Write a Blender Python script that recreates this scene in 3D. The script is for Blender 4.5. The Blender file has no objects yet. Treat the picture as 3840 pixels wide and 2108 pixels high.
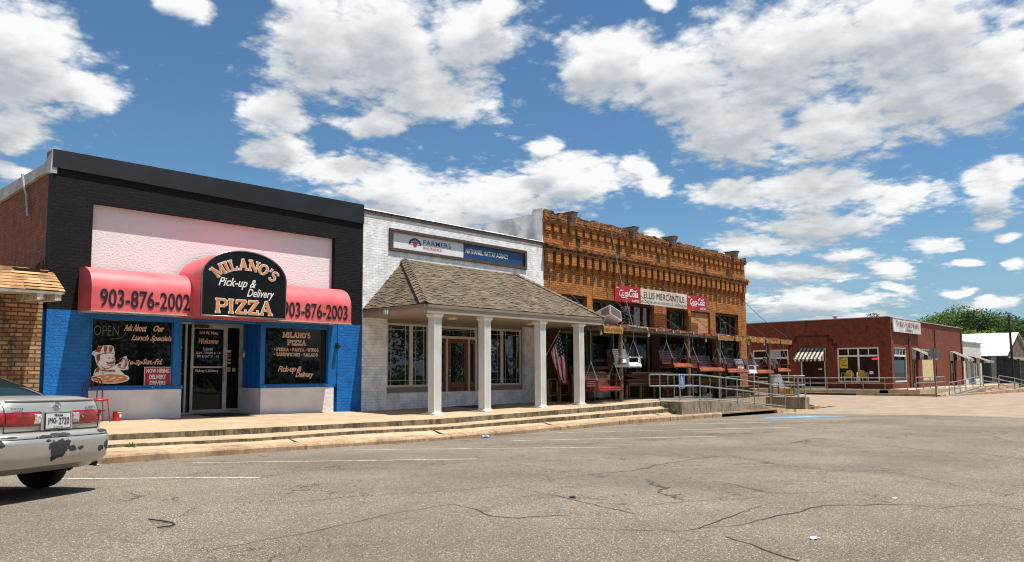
import bpy, bmesh, math, random
from mathutils import Vector, Matrix
random.seed(11)
S = bpy.context.scene
COL = S.collection
R = math.radians
# ------------------------------------------------------------------ camera
EYE = Vector((0, 0, 1.45))
YAW, PITCH, ROLL = R(46.9106), R(4.8610), R(-0.2665)
fw = Vector((math.sin(YAW)*math.cos(PITCH), math.cos(YAW)*math.cos(PITCH), math.sin(PITCH)))
rt = Vector((math.cos(YAW), -math.sin(YAW), 0)); up = rt.cross(fw)
rt2 = rt*math.cos(ROLL)+up*math.sin(ROLL); up2 = up*math.cos(ROLL)-rt*math.sin(ROLL)
cam = bpy.data.cameras.new('camera'); cam.sensor_width = 36
cam.lens = 2868.86/3840*36; cam.shift_y = 102/3840
cam.clip_start = 0.05; cam.clip_end = 3000
co = bpy.data.objects.new('camera', cam); COL.objects.link(co)
m3 = Matrix((rt2, up2, -fw)).transposed()
co.matrix_world = Matrix.Translation(EYE) @ m3.to_4x4()
S.camera = co
# ------------------------------------------------------------------ exposure
S.view_settings.view_transform = 'Standard'; S.view_settings.look = 'None'
S.view_settings.exposure = 0.55; S.view_settings.gamma = 1
S.cycles.use_denoising = True; S.cycles.filter_width = 1.1
# ------------------------------------------------------------------ sun
TOSUN = Vector((.135, -.265, 1)).normalized()
sl = bpy.data.lights.new('sun', 'SUN'); sl.energy = 5.0; sl.angle = R(.5); sl.color = (1, .95, .86)
so = bpy.data.objects.new('sun', sl); COL.objects.link(so)
so.rotation_euler = TOSUN.to_track_quat('Z', 'Y').to_euler(); so.location = (0, 0, 60)
# ------------------------------------------------------------------ world: sky and cumulus clouds
W = bpy.data.worlds.new('World'); S.world = W; W.use_nodes = True
nt = W.node_tree; nt.nodes.clear()
def N(t, tree=None, **k):
    n = (tree or nt).nodes.new('ShaderNode'+t)
    for a, b in k.items(): setattr(n, a, b)
    return n
def LK(tree, a, b): tree.links.new(a, b)
def mth(tree, op, a, b=None, c=None, clamp=False):
    n = tree.nodes.new('ShaderNodeMath'); n.operation = op; n.use_clamp = clamp
    for i, v in enumerate((a, b, c)):
        if v is None: continue
        if isinstance(v, (int, float)): n.inputs[i].default_value = v
        else: tree.links.new(v, n.inputs[i])
    return n.outputs[0]
def vmt(tree, op, a, b=None):
    n = tree.nodes.new('ShaderNodeVectorMath'); n.operation = op
    for i, v in enumerate((a, b)):
        if v is None: continue
        if isinstance(v, (tuple, list)): n.inputs[i].default_value = v
        else: tree.links.new(v, n.inputs[i])
    return n
def ramp(tree, v, a, b, x=0., y=1., smooth=True):
    n = tree.nodes.new('ShaderNodeMapRange'); n.interpolation_type = 'SMOOTHSTEP' if smooth else 'LINEAR'
    n.inputs['From Min'].default_value = a; n.inputs['From Max'].default_value = b
    n.inputs['To Min'].default_value = x; n.inputs['To Max'].default_value = y
    tree.links.new(v, n.inputs['Value']); return n.outputs[0]
def mixc(tree, f, a, b, mode='MIX'):
    n = tree.nodes.new('ShaderNodeMix'); n.data_type = 'RGBA'; n.blend_type = mode
    for s, v in ((n.inputs[0], f), (n.inputs[6], a), (n.inputs[7], b)):
        if isinstance(v, (int, float)): s.default_value = v
        elif isinstance(v, (tuple, list)): s.default_value = tuple(v)+((1,) if len(v) == 3 else ())
        else: tree.links.new(v, s)
    return n.outputs[2]
# cumulus masses: azimuth, elevation, half width, half height (degrees)
CLOUDS = [(70.5,8.1,2.4,.55),(64,7.0,2.8,.7),(60.5,4.3,2.6,.5),(73.5,5.4,2.3,.45),(78,7.2,1.1,.35),(59,7.5,2.5,.7),(62.5,5.6,2.6,.6),(58,5.2,1.8,.5),(71,3.4,4,.5),(76,3.2,2.5,.5),(35,10.5,5,.9),(47.5,10.6,5,1.2),(41,11.6,4,1.2),(79.5,9.6,1.4,.5),(25,9,3,.7),(13.6,19.1,4.6,4.6),(17.0,18.2,3.1,1.7),(12.7,15.6,2.6,1.9),(23.4,24.6,2.4,1.0),(13.3,12.7,1.3,1.0),
(32.3,23.3,5.0,4.6),(37.6,23.7,6.7,4.6),(43.7,24.4,4.6,3.2),(40.6,20.3,5.5,2.7),(29.3,18.3,3.1,1.9),(37.1,18.2,4.2,1.3),(29.4,15.8,3.1,1.4),(33.0,14.7,4.7,1.4),(45.5,26.0,2.5,1.5),
(38.3,13.5,6.6,2.3),(44.9,13.0,7.8,2.6),(51.9,14.7,4.8,2.0),(56.5,14.8,1.3,1.3),(49.8,16.7,1.8,0.9),
(55.3,23.4,3.9,1.8),(53.5,21.4,3.6,2.1),(59.4,21.0,6.2,3.7),(66.8,22.1,7.7,4.3),(75.5,21.7,7.2,4.2),(63.6,17.1,5.4,3.0),(70.3,16.4,5.6,2.9),(76.0,17.4,4.5,2.9),(80.0,18.6,3.5,3.9),(58.1,25.9,2.1,0.8),
(63.5,12.7,3.5,1.4),(68.9,12.5,5.0,1.9),(74.6,11.4,3.2,1.4),(68.8,10.1,5.5,1.2),(65.3,8.9,4.0,1.1),(79.6,11.4,1.8,2.0),(80.5,12.5,1.2,1.0),
(67.3,6.6,4.1,1.0),(73.4,7.0,1.9,1.1),(76.3,8.4,1.6,0.6),(68.6,4.6,6.4,1.0),(77.1,5.2,1.1,0.4),(79.2,4.4,2.5,0.6),(80.3,8.5,0.8,0.4),(80.6,6.8,0.8,0.6),(57.4,10.3,1.0,0.6),(57.8,13.6,1.7,0.9)]
g = bpy.data.node_groups.new('cloud_field', 'ShaderNodeTree')
g.interface.new_socket('Dir', in_out='INPUT', socket_type='NodeSocketVector')
g.interface.new_socket('Field', in_out='OUTPUT', socket_type='NodeSocketFloat'); g.interface.new_socket('Soft', in_out='OUTPUT', socket_type='NodeSocketFloat')
gi = g.nodes.new('NodeGroupInput'); go = g.nodes.new('NodeGroupOutput')
sx = g.nodes.new('ShaderNodeSeparateXYZ'); LK(g, gi.outputs[0], sx.inputs[0])
az = mth(g, 'MULTIPLY', mth(g, 'ARCTAN2', sx.outputs[0], sx.outputs[1]), 57.2958)
el = mth(g, 'MULTIPLY', mth(g, 'ARCSINE', sx.outputs[2]), 57.2958)
cb = g.nodes.new('ShaderNodeCombineXYZ'); LK(g, az, cb.inputs[0]); LK(g, el, cb.inputs[1])
# domain warp
nz = g.nodes.new('ShaderNodeTexNoise'); nz.inputs['Scale'].default_value = .22; nz.inputs['Detail'].default_value = 3
LK(g, cb.outputs[0], nz.inputs['Vector'])
wv = vmt(g, 'MULTIPLY', vmt(g, 'SUBTRACT', nz.outputs['Color'], (.5, .5, .5)).outputs[0], (3.6, 2.4, 0)).outputs[0]
pt = vmt(g, 'ADD', cb.outputs[0], wv).outputs[0]
d = None
for a, e, rx, ry in CLOUDS:
    q = vmt(g, 'MULTIPLY', vmt(g, 'SUBTRACT', pt, (a, e, 0)).outputs[0], (1/(rx*1.05), 1/(ry*1.05), 0)).outputs[0]
    L = vmt(g, 'LENGTH', q).outputs['Value']
    if d is None: d = L
    else:
        n = g.nodes.new('ShaderNodeMath'); n.operation = 'SMOOTH_MIN'; n.inputs[2].default_value = .35
        LK(g, d, n.inputs[0]); LK(g, L, n.inputs[1]); d = n.outputs[0]
# elsewhere in the sky scattered clouds come from noise alone
far = mth(g, 'MAXIMUM', ramp(g, az, 88, 100), mth(g, 'MAXIMUM', ramp(g, az, 8, -2), ramp(g, el, 29, 36)))
n2 = g.nodes.new('ShaderNodeTexNoise'); n2.inputs['Scale'].default_value = 3.2; n2.inputs['Detail'].default_value = 2
LK(g, gi.outputs[0], n2.inputs['Vector'])
dfar = ramp(g, n2.outputs[0], .35, .65, 1.7, .4)
base = mth(g, 'ADD', mth(g, 'MULTIPLY', d, mth(g, 'SUBTRACT', 1, far)), mth(g, 'MULTIPLY', dfar, far))
base = mth(g, 'MINIMUM', base, 2.2)
# billows, finer towards the horizon
sc = mth(g, 'DIVIDE', 1, mth(g, 'ADD', mth(g, 'MAXIMUM', sx.outputs[2], 0), .17))
pc = g.nodes.new('ShaderNodeVectorMath'); pc.operation = 'SCALE'; LK(g, gi.outputs[0], pc.inputs[0]); LK(g, sc, pc.inputs['Scale'])
n3 = g.nodes.new('ShaderNodeTexNoise'); n3.inputs['Scale'].default_value = 5.5; n3.inputs['Detail'].default_value = 9
n3.inputs['Roughness'].default_value = .56
LK(g, pc.outputs[0], n3.inputs['Vector'])
n6 = g.nodes.new('ShaderNodeTexNoise'); n6.inputs['Scale'].default_value = 24; n6.inputs['Detail'].default_value = 7; n6.inputs['Roughness'].default_value = .6
LK(g, pc.outputs[0], n6.inputs['Vector'])
vb = g.nodes.new('ShaderNodeTexVoronoi'); vb.feature = 'F1'; vb.inputs['Scale'].default_value = 15; vb.inputs['Detail'].default_value = 3; vb.inputs['Roughness'].default_value = .55
LK(g, vmt(g, 'ADD', pc.outputs[0], vmt(g, 'MULTIPLY', n3.outputs['Color'], (.05, .05, .05)).outputs[0]).outputs[0], vb.inputs['Vector'])
s1_ = mth(g, 'SUBTRACT', 1.0, base); s1_ = mth(g, 'ADD', s1_, mth(g, 'MULTIPLY', mth(g, 'MAXIMUM', s1_, 0), 1.1))
f = mth(g, 'ADD', s1_, mth(g, 'MULTIPLY', mth(g, 'SUBTRACT', n3.outputs[0], .5), 2.2))
f = mth(g, 'ADD', f, mth(g, 'MULTIPLY', mth(g, 'SUBTRACT', .74, vb.outputs['Distance']), .80))
f = mth(g, 'ADD', f, mth(g, 'MULTIPLY', mth(g, 'SUBTRACT', n6.outputs[0], .5), 1.0))
LK(g, f, go.inputs[0])
n7 = g.nodes.new('ShaderNodeTexNoise'); n7.inputs['Scale'].default_value = 5.5; n7.inputs['Detail'].default_value = 2.5; n7.inputs['Roughness'].default_value = .5
LK(g, pc.outputs[0], n7.inputs['Vector'])
LK(g, mth(g, 'ADD', mth(g, 'SUBTRACT', 1.0, base), mth(g, 'MULTIPLY', mth(g, 'SUBTRACT', n7.outputs[0], .5), 1.15)), go.inputs[1])
tc = N('TexCoord')
ndir = vmt(nt, 'NORMALIZE', tc.outputs['Generated']).outputs[0]
def field(off):
    q = vmt(nt, 'NORMALIZE', vmt(nt, 'ADD', ndir, off).outputs[0]).outputs[0] if off else ndir
    gn = nt.nodes.new('ShaderNodeGroup'); gn.node_tree = g; LK(nt, q, gn.inputs[0]); return gn.outputs
F0, S0 = field(None); F1, S1 = field((.006, -.004, .014)); _, S2 = field((.010, -.006, .050))
mask = ramp(nt, F0, -.22, .85)
# light comes from above: little cloud overhead means a bright top, much means a grey base
deep = mth(nt, 'ADD', mth(nt, 'MULTIPLY', ramp(nt, S2, -.12, .72), .80), mth(nt, 'MULTIPLY', ramp(nt, S0, .35, 1.0), .14))
lit = mth(nt, 'MULTIPLY', mth(nt, 'SUBTRACT', F0, F1), .30)
br = mth(nt, 'ADD', mth(nt, 'SUBTRACT', 1.0, deep), lit, clamp=True)
ccol = mixc(nt, br, (.48, .51, .54), (.93, .935, .93))
sky = N('TexSky'); sky.sky_type = 'NISHITA'; sky.sun_disc = False
sky.sun_elevation = math.asin(TOSUN.z); sky.sun_rotation = math.atan2(TOSUN.x, TOSUN.y)
sky.altitude = 100; sky.air_density = 1.0; sky.dust_density = .6; sky.ozone_density = 2.5
SKYK = .075
skc = mixc(nt, 1.0, sky.outputs[0], (.64, .90, 1.0), 'MULTIPLY')
cl = vmt(nt, 'SCALE', ccol); cl.inputs['Scale'].default_value = .72/SKYK
sep = N('SeparateXYZ'); LK(nt, ndir, sep.inputs[0])
skc = mixc(nt, ramp(nt, sep.outputs[2], .22, .0, 0, .8), skc, (.215/SKYK, .33/SKYK, .43/SKYK))
mk = mth(nt, 'MULTIPLY', mask, ramp(nt, sep.outputs[2], .01, .09, .35, .97))
mixd = mixc(nt, mk, skc, cl.outputs[0])
bg = N('Background'); bg.inputs['Strength'].default_value = SKYK; LK(nt, mixd, bg.inputs[0])
ow = N('OutputWorld'); LK(nt, bg.outputs[0], ow.inputs[0])
W.cycles.sampling_method = 'MANUAL'; W.cycles.sample_map_resolution = 512

# ------------------------------------------------------------------ helpers
def wpos(o):
    v = Vector((0, 0, 0))
    while o: v = v+o.location; o = o.parent
    return v
class MB:
    def __init__(s): s.v = []; s.f = []; s.m = []; s.sm = []
    def add(s, vs, fs, m=0, smooth=False):
        b = len(s.v); s.v += [tuple(p) for p in vs]
        for f_ in fs: s.f.append([b+i for i in f_]); s.m.append(m); s.sm.append(smooth)
        return s
    def quad(s, a, b, c, d, m=0): return s.add([a, b, c, d], [(0, 1, 2, 3)], m)
    def box(s, x0, x1, y0, y1, z0, z1, m=0):
        v = [(x, y, z) for z in (z0, z1) for y in (y0, y1) for x in (x0, x1)]
        return s.add(v, [(0, 2, 3, 1), (4, 5, 7, 6), (0, 1, 5, 4), (2, 6, 7, 3), (0, 4, 6, 2), (1, 3, 7, 5)], m)
    def hexa(s, b4, t4, m=0):
        return s.add(list(b4)+list(t4), [(3, 2, 1, 0), (4, 5, 6, 7), (0, 1, 5, 4), (1, 2, 6, 5), (2, 3, 7, 6), (3, 0, 4, 7)], m)
    def tube(s, pts, r, n=8, m=0, cap=True, smooth=True, r2=None):
        pts = [Vector(p) for p in pts]; rings = []; k = len(pts)
        ref = None
        for i, p in enumerate(pts):
            t = (pts[min(i+1, k-1)]-pts[max(i-1, 0)]).normalized()
            if ref is None: ref = Vector((0, 0, 1)) if abs(t.z) < .9 else Vector((1, 0, 0))
            a = t.cross(ref).normalized(); b = a.cross(t).normalized(); ref = b
            rr = r if r2 is None else r+(r2-r)*i/max(1, k-1)
            rings.append([p+(a*math.cos(6.28319*j/n)+b*math.sin(6.28319*j/n))*rr for j in range(n)])
        vs = [q for rg in rings for q in rg]; fs = []
        for i in range(k-1):
            for j in range(n):
                fs.append((i*n+j, i*n+(j+1) % n, (i+1)*n+(j+1) % n, (i+1)*n+j))
        s.add(vs, fs, m, smooth)
        if cap:
            s.add(rings[0], [tuple(range(n))[::-1]], m); s.add(rings[-1], [tuple(range(n))], m)
        return s
    def lathe(s, prof, c=(0, 0, 0), n=20, m=0, smooth=True):
        vs = []; fs = []
        for r, z in prof:
            for j in range(n): vs.append((c[0]+r*math.cos(6.28319*j/n), c[1]+r*math.sin(6.28319*j/n), c[2]+z))
        for i in range(len(prof)-1):
            for j in range(n): fs.append((i*n+j, i*n+(j+1) % n, (i+1)*n+(j+1) % n, (i+1)*n+j))
        return s.add(vs, fs, m, smooth)
    def prism(s, poly, fn, a, b, m=0):
        """poly: 2D outline, fn(u, v, w): 3D point, extruded from w=a to w=b"""
        n = len(poly)
        vs = [fn(u, v, a) for u, v in poly]+[fn(u, v, b) for u, v in poly]
        fs = [tuple(range(n)), tuple(range(2*n-1, n-1, -1))]+[(i, n+i, n+(i+1) % n, (i+1) % n) for i in range(n)]
        return s.add(vs, fs, m)
    def build(s, name, mats, parent=None, world=True, kind=None):
        me = bpy.data.meshes.new(name)
        off = wpos(parent) if (parent is not None and world) else Vector((0, 0, 0))
        me.from_pydata([(v[0]-off.x, v[1]-off.y, v[2]-off.z) for v in s.v], [], s.f)
        if not isinstance(mats, (list, tuple)): mats = [mats]
        for mm in mats: me.materials.append(mm)
        me.polygons.foreach_set('material_index', s.m); me.polygons.foreach_set('use_smooth', s.sm)
        me.update()
        bm_ = bmesh.new(); bm_.from_mesh(me); bmesh.ops.recalc_face_normals(bm_, faces=bm_.faces); bm_.to_mesh(me); bm_.free()
        o = bpy.data.objects.new(name, me); COL.objects.link(o)
        if parent is not None: o.parent = parent
        if kind: o['kind'] = kind
        return o
def tag(o, label=None, cat=None, group=None):
    if label: o['label'] = label
    if cat: o['category'] = cat
    if group: o['group'] = group
    return o
def thing(name, label, cat, loc=(0, 0, 0), rz=0, group=None):
    o = bpy.data.objects.new(name, None); COL.objects.link(o); o.empty_display_size = .2
    o.location = loc; o.rotation_euler = (0, 0, rz)
    return tag(o, label, cat, group)
def copy_tree(o, parent=None):
    c = o.copy(); COL.objects.link(c); c.parent = parent
    for ch in list(o.children): copy_tree(ch, c)
    return c
def wall(mb, fn, u0, u1, v0, v1, d0, d1, holes, m=0):
    """wall with openings: fn(u, v, depth); front at d0, back at d1"""
    us = sorted({u0, u1, *[h for H in holes for h in H[:2] if u0 < h < u1]})
    vs = sorted({v0, v1, *[h for H in holes for h in H[2:] if v0 < h < v1]})
    def solid(i, j):
        if i < 0 or j < 0 or i >= len(us)-1 or j >= len(vs)-1: return False
        cu, cv = (us[i]+us[i+1])/2, (vs[j]+vs[j+1])/2
        return not any(h[0] < cu < h[1] and h[2] < cv < h[3] for h in holes)
    for i in range(len(us)-1):
        for j in range(len(vs)-1):
            if not solid(i, j): continue
            a, b, c, e = us[i], us[i+1], vs[j], vs[j+1]
            mb.quad(fn(a, c, d0), fn(b, c, d0), fn(b, e, d0), fn(a, e, d0), m)
            mb.quad(fn(b, c, d1), fn(a, c, d1), fn(a, e, d1), fn(b, e, d1), m)
            for k, (di, dj) in enumerate(((-1, 0), (1, 0), (0, -1), (0, 1))):
                if solid(i+di, j+dj): continue
                if k == 0: mb.quad(fn(a, c, d1), fn(a, c, d0), fn(a, e, d0), fn(a, e, d1), m)
                if k == 1: mb.quad(fn(b, c, d0), fn(b, c, d1), fn(b, e, d1), fn(b, e, d0), m)
                if k == 2: mb.quad(fn(a, c, d1), fn(b, c, d1), fn(b, c, d0), fn(a, c, d0), m)
                if k == 3: mb.quad(fn(a, e, d0), fn(b, e, d0), fn(b, e, d1), fn(a, e, d1), m)
FY = lambda u, v, w: (u, w, v)          # walls that face the street (-Y)
def FX(u, v, w): return (w, u, v)       # walls that face -X
def frame(mb, fn, u0, u1, v0, v1, t, d0, d1, m=0, bars=(), hbars=(), bt=None):
    """rectangular frame of bars of width t with optional mullions"""
    bt = bt or t
    H = [u0+t]+[x for b in bars for x in (b-bt/2, b+bt/2)]+[u1-t]
    V = [v0+t]+[x for b in hbars for x in (b-bt/2, b+bt/2)]+[v1-t]
    holes = [(H[i], H[i+1], V[j], V[j+1]) for i in range(0, len(H), 2) for j in range(0, len(V), 2)]
    wall(mb, fn, u0, u1, v0, v1, d0, d1, holes, m)

# ------------------------------------------------------------------ materials
MATS = {}
def bsdf(name):
    m = bpy.data.materials.new(name); m.use_nodes = True
    return m, m.node_tree, m.node_tree.nodes['Principled BSDF']
def mat(name, col, rough=.6, var=.12, scale=6., bump=0., bscale=40., metal=0., spec=.5, coat=0., col2=None, obj=False, emit=0):
    if name in MATS: return MATS[name]
    m, t, b = bsdf(name)
    b.inputs['Roughness'].default_value = rough; b.inputs['Metallic'].default_value = metal
    b.inputs['Specular IOR Level'].default_value = spec; b.inputs['Coat Weight'].default_value = coat
    tc_ = t.nodes.new('ShaderNodeTexCoord' if obj else 'ShaderNodeNewGeometry')
    P = tc_.outputs['Object' if obj else 'Position']
    n = t.nodes.new('ShaderNodeTexNoise'); n.inputs['Scale'].default_value = scale; n.inputs['Detail'].default_value = 5
    LK(t, P, n.inputs['Vector'])
    c2 = col2 or tuple(c*(1-2*var) for c in col)
    c1 = col if col2 else tuple(min(1, c*(1+var*.6)) for c in col)
    LK(t, mixc(t, ramp(t, n.outputs[0], .3, .7), c2, c1), b.inputs['Base Color'])
    if bump:
        n2 = t.nodes.new('ShaderNodeTexNoise'); n2.inputs['Scale'].default_value = bscale; n2.inputs['Detail'].default_value = 6
        LK(t, P, n2.inputs['Vector'])
        bp = t.nodes.new('ShaderNodeBump'); bp.inputs['Distance'].default_value = .02; bp.inputs['Strength'].default_value = bump
        LK(t, n2.outputs[0], bp.inputs['Height']); LK(t, bp.outputs[0], b.inputs['Normal'])
    if emit:
        b.inputs['Emission Color'].default_value = (*col, 1); b.inputs['Emission Strength'].default_value = emit
    MATS[name] = m; return m
def wall_uv(t):
    ge = t.nodes.new('ShaderNodeNewGeometry')
    a = t.nodes.new('ShaderNodeSeparateXYZ'); LK(t, ge.outputs['Position'], a.inputs[0])
    nn = t.nodes.new('ShaderNodeSeparateXYZ'); LK(t, ge.outputs['True Normal'], nn.inputs[0])
    s_ = mth(t, 'GREATER_THAN', mth(t, 'ABSOLUTE', nn.outputs[0]), .6)
    u = mth(t, 'ADD', mth(t, 'MULTIPLY', a.outputs[1], s_), mth(t, 'MULTIPLY', a.outputs[0], mth(t, 'SUBTRACT', 1, s_)))
    c = t.nodes.new('ShaderNodeCombineXYZ'); LK(t, u, c.inputs[0]); LK(t, a.outputs[2], c.inputs[1])
    # soft wobble so that courses are not ruler straight
    n = t.nodes.new('ShaderNodeTexNoise'); n.inputs['Scale'].default_value = 1.7; LK(t, ge.outputs['Position'], n.inputs['Vector'])
    w = vmt(t, 'MULTIPLY', vmt(t, 'SUBTRACT', n.outputs['Color'], (.5, .5, .5)).outputs[0], (.03, .03, 0)).outputs[0]
    return vmt(t, 'ADD', c.outputs[0], w).outputs[0], ge, a
def brick(name, c1, c2, mortar, bw=.21, bh=.076, ms=.01, rough=.8, bump=.6, stain=0., stain_col=(.03, .025, .02), noise=.35, nscale=30., smooth=.1, ztop=None):
    if name in MATS: return MATS[name]
    m, t, b = bsdf(name); b.inputs['Roughness'].default_value = rough; b.inputs['Specular IOR Level'].default_value = .22 if 'black' in name else .4
    uv, ge, sp = wall_uv(t)
    br_ = t.nodes.new('ShaderNodeTexBrick'); LK(t, uv, br_.inputs['Vector'])
    br_.inputs['Scale'].default_value = 1; br_.inputs['Brick Width'].default_value = bw; br_.inputs['Row Height'].default_value = bh
    br_.inputs['Mortar Size'].default_value = ms; br_.inputs['Mortar Smooth'].default_value = smooth
    br_.inputs['Color1'].default_value = (*c1, 1); br_.inputs['Color2'].default_value = (*c2, 1); br_.inputs['Mortar'].default_value = (*mortar, 1)
    n = t.nodes.new('ShaderNodeTexNoise'); n.inputs['Scale'].default_value = 3; n.inputs['Detail'].default_value = 8; n.inputs['Roughness'].default_value = .65
    LK(t, ge.outputs['Position'], n.inputs['Vector'])
    col = mixc(t, ramp(t, n.outputs[0], .3, .7), (.72, .72, .72), (1.12, 1.12, 1.12))
    col = mixc(t, 1.0, br_.outputs['Color'], col, 'MULTIPLY')
    if stain:
        n4 = t.nodes.new('ShaderNodeTexNoise'); n4.inputs['Scale'].default_value = 1.5; n4.inputs['Detail'].default_value = 10; n4.inputs['Roughness'].default_value = .7
        sv = vmt(t, 'MULTIPLY', ge.outputs['Position'], (1.6, 1.6, .55)).outputs[0]; LK(t, sv, n4.inputs['Vector'])
        k = ramp(t, n4.outputs[0], .62-stain*.18, .68)
        if ztop:
            bands = None
            for (zc, hw) in ztop:
                q = ramp(t, mth(t, 'ABSOLUTE', mth(t, 'SUBTRACT', sp.outputs[2], zc)), hw, hw*.3)
                bands = q if bands is None else mth(t, 'MAXIMUM', bands, q)
            n5 = t.nodes.new('ShaderNodeTexNoise'); n5.inputs['Scale'].default_value = 5; n5.inputs['Detail'].default_value = 9; n5.inputs['Roughness'].default_value = .8
            LK(t, ge.outputs['Position'], n5.inputs['Vector'])
            k = mth(t, 'MULTIPLY', bands, ramp(t, n5.outputs[0], .45, .55))
        col = mixc(t, k, col, stain_col)
    LK(t, col, b.inputs['Base Color'])
    n2 = t.nodes.new('ShaderNodeTexNoise'); n2.inputs['Scale'].default_value = nscale; n2.inputs['Detail'].default_value = 5
    LK(t, ge.outputs['Position'], n2.inputs['Vector'])
    h = mth(t, 'ADD', mth(t, 'MULTIPLY', br_.outputs['Fac'], -1), mth(t, 'MULTIPLY', n2.outputs[0], noise))
    bp = t.nodes.new('ShaderNodeBump'); bp.inputs['Distance'].default_value = .012; bp.inputs['Strength'].default_value = bump
    LK(t, h, bp.inputs['Height']); LK(t, bp.outputs[0], b.inputs['Normal'])
    MATS[name] = m; return m
def glass(name, tint=(.008, .01, .012), rough=.015, spec=.75):
    if name in MATS: return MATS[name]
    m, t, b = bsdf(name)
    b.inputs['Base Color'].default_value = (*tint, 1); b.inputs['Roughness'].default_value = rough; b.inputs['Specular IOR Level'].default_value = spec
    tc_ = t.nodes.new('ShaderNodeNewGeometry'); n = t.nodes.new('ShaderNodeTexNoise'); n.inputs['Scale'].default_value = 1.1; n.inputs['Detail'].default_value = 2
    LK(t, tc_.outputs['Position'], n.inputs['Vector'])
    bp = t.nodes.new('ShaderNodeBump'); bp.inputs['Distance'].default_value = .01; bp.inputs['Strength'].default_value = .12
    LK(t, n.outputs[0], bp.inputs['Height']); LK(t, bp.outputs[0], b.inputs['Normal'])
    MATS[name] = m; return m
def make_asphalt():
    m, t, b = bsdf('asphalt'); b.inputs['Roughness'].default_value = .9; b.inputs['Specular IOR Level'].default_value = .3
    ge = t.nodes.new('ShaderNodeNewGeometry'); P = ge.outputs['Position']
    def noise(sc_, det=4, ro=.6, src=P):
        n = t.nodes.new('ShaderNodeTexNoise'); n.inputs['Scale'].default_value = sc_; n.inputs['Detail'].default_value = det; n.inputs['Roughness'].default_value = ro
        LK(t, src, n.inputs['Vector']); return n
    vo = t.nodes.new('ShaderNodeTexVoronoi'); vo.inputs['Scale'].default_value = 95; LK(t, P, vo.inputs['Vector'])
    sv = t.nodes.new('ShaderNodeSeparateColor'); LK(t, vo.outputs['Color'], sv.inputs[0])
    stone = mixc(t, sv.outputs[0], (.225, .188, .142), (.48, .412, .318))
    stone = mixc(t, ramp(t, vo.outputs['Distance'], .25, .65), stone, (.14, .12, .097))
    stone = mixc(t, ramp(t, sv.outputs[1], .93, .97), stone, (.52, .48, .41))
    c = mixc(t, ramp(t, noise(38, 6, .75).outputs[0], .38, .66), mixc(t, 1., stone, (.72, .71, .7), 'MULTIPLY'), stone)
    c = mixc(t, ramp(t, noise(.35, 7, .62).outputs[0], .3, .7), mixc(t, 1., c, (.74, .73, .72), 'MULTIPLY'), mixc(t, 1., c, (1.14, 1.12, 1.09), 'MULTIPLY'))
    # cracks: meandering cell edges, broken up by a mask
    wv = vmt(t, 'MULTIPLY', vmt(t, 'SUBTRACT', noise(.9, 6, .65).outputs['Color'], (.5, .5, .5)).outputs[0], (2.2, 2.2, 0)).outputs[0]
    q = vmt(t, 'MULTIPLY', vmt(t, 'ADD', P, wv).outputs[0], (1, 1, 0)).outputs[0]
    def cracks(scale, w, a, b_, off, seed):
        ve = t.nodes.new('ShaderNodeTexVoronoi'); ve.feature = 'DISTANCE_TO_EDGE'; ve.inputs['Scale'].default_value = scale
        LK(t, vmt(t, 'ADD', q, seed).outputs[0], ve.inputs['Vector'])
        wn = noise(3.5, 4)
        ww = mth(t, 'MULTIPLY', ramp(t, wn.outputs[0], .3, .75, .25, 1.6, False), w*scale)
        k = mth(t, 'LESS_THAN', ve.outputs['Distance'], ww)
        msk = ramp(t, noise(off, 3).outputs[0], a, b_)
        return mth(t, 'MULTIPLY', k, msk)
    k1 = cracks(.30, .008, .48, .56, .23, (3, 1, 0)); k2 = cracks(1.15, .008, .52, .60, .17, (9, 4, 0)); k3 = cracks(.62, .009, .46, .54, .31, (5.3, 2.2, 0))
    k = mth(t, 'MAXIMUM', mth(t, 'MAXIMUM', k1, k2), k3)
    c = mixc(t, mth(t, 'MULTIPLY', k, .75), c, (.03, .026, .022))
    st = mth(t, 'MULTIPLY', ramp(t, noise(1.3, 5, .7).outputs[0], .62, .76), .45)
    c = mixc(t, st, c, (.07, .062, .055))
    LK(t, c, b.inputs['Base Color'])
    h = mth(t, 'SUBTRACT', mth(t, 'ADD', mth(t, 'MULTIPLY', vo.outputs['Distance'], -.8), noise(110, 4).outputs[0]), mth(t, 'MULTIPLY', k, 2.))
    bp = t.nodes.new('ShaderNodeBump'); bp.inputs['Distance'].default_value = .008; bp.inputs['Strength'].default_value = .8
    LK(t, h, bp.inputs['Height']); LK(t, bp.outputs[0], b.inputs['Normal'])
    return m
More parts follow.
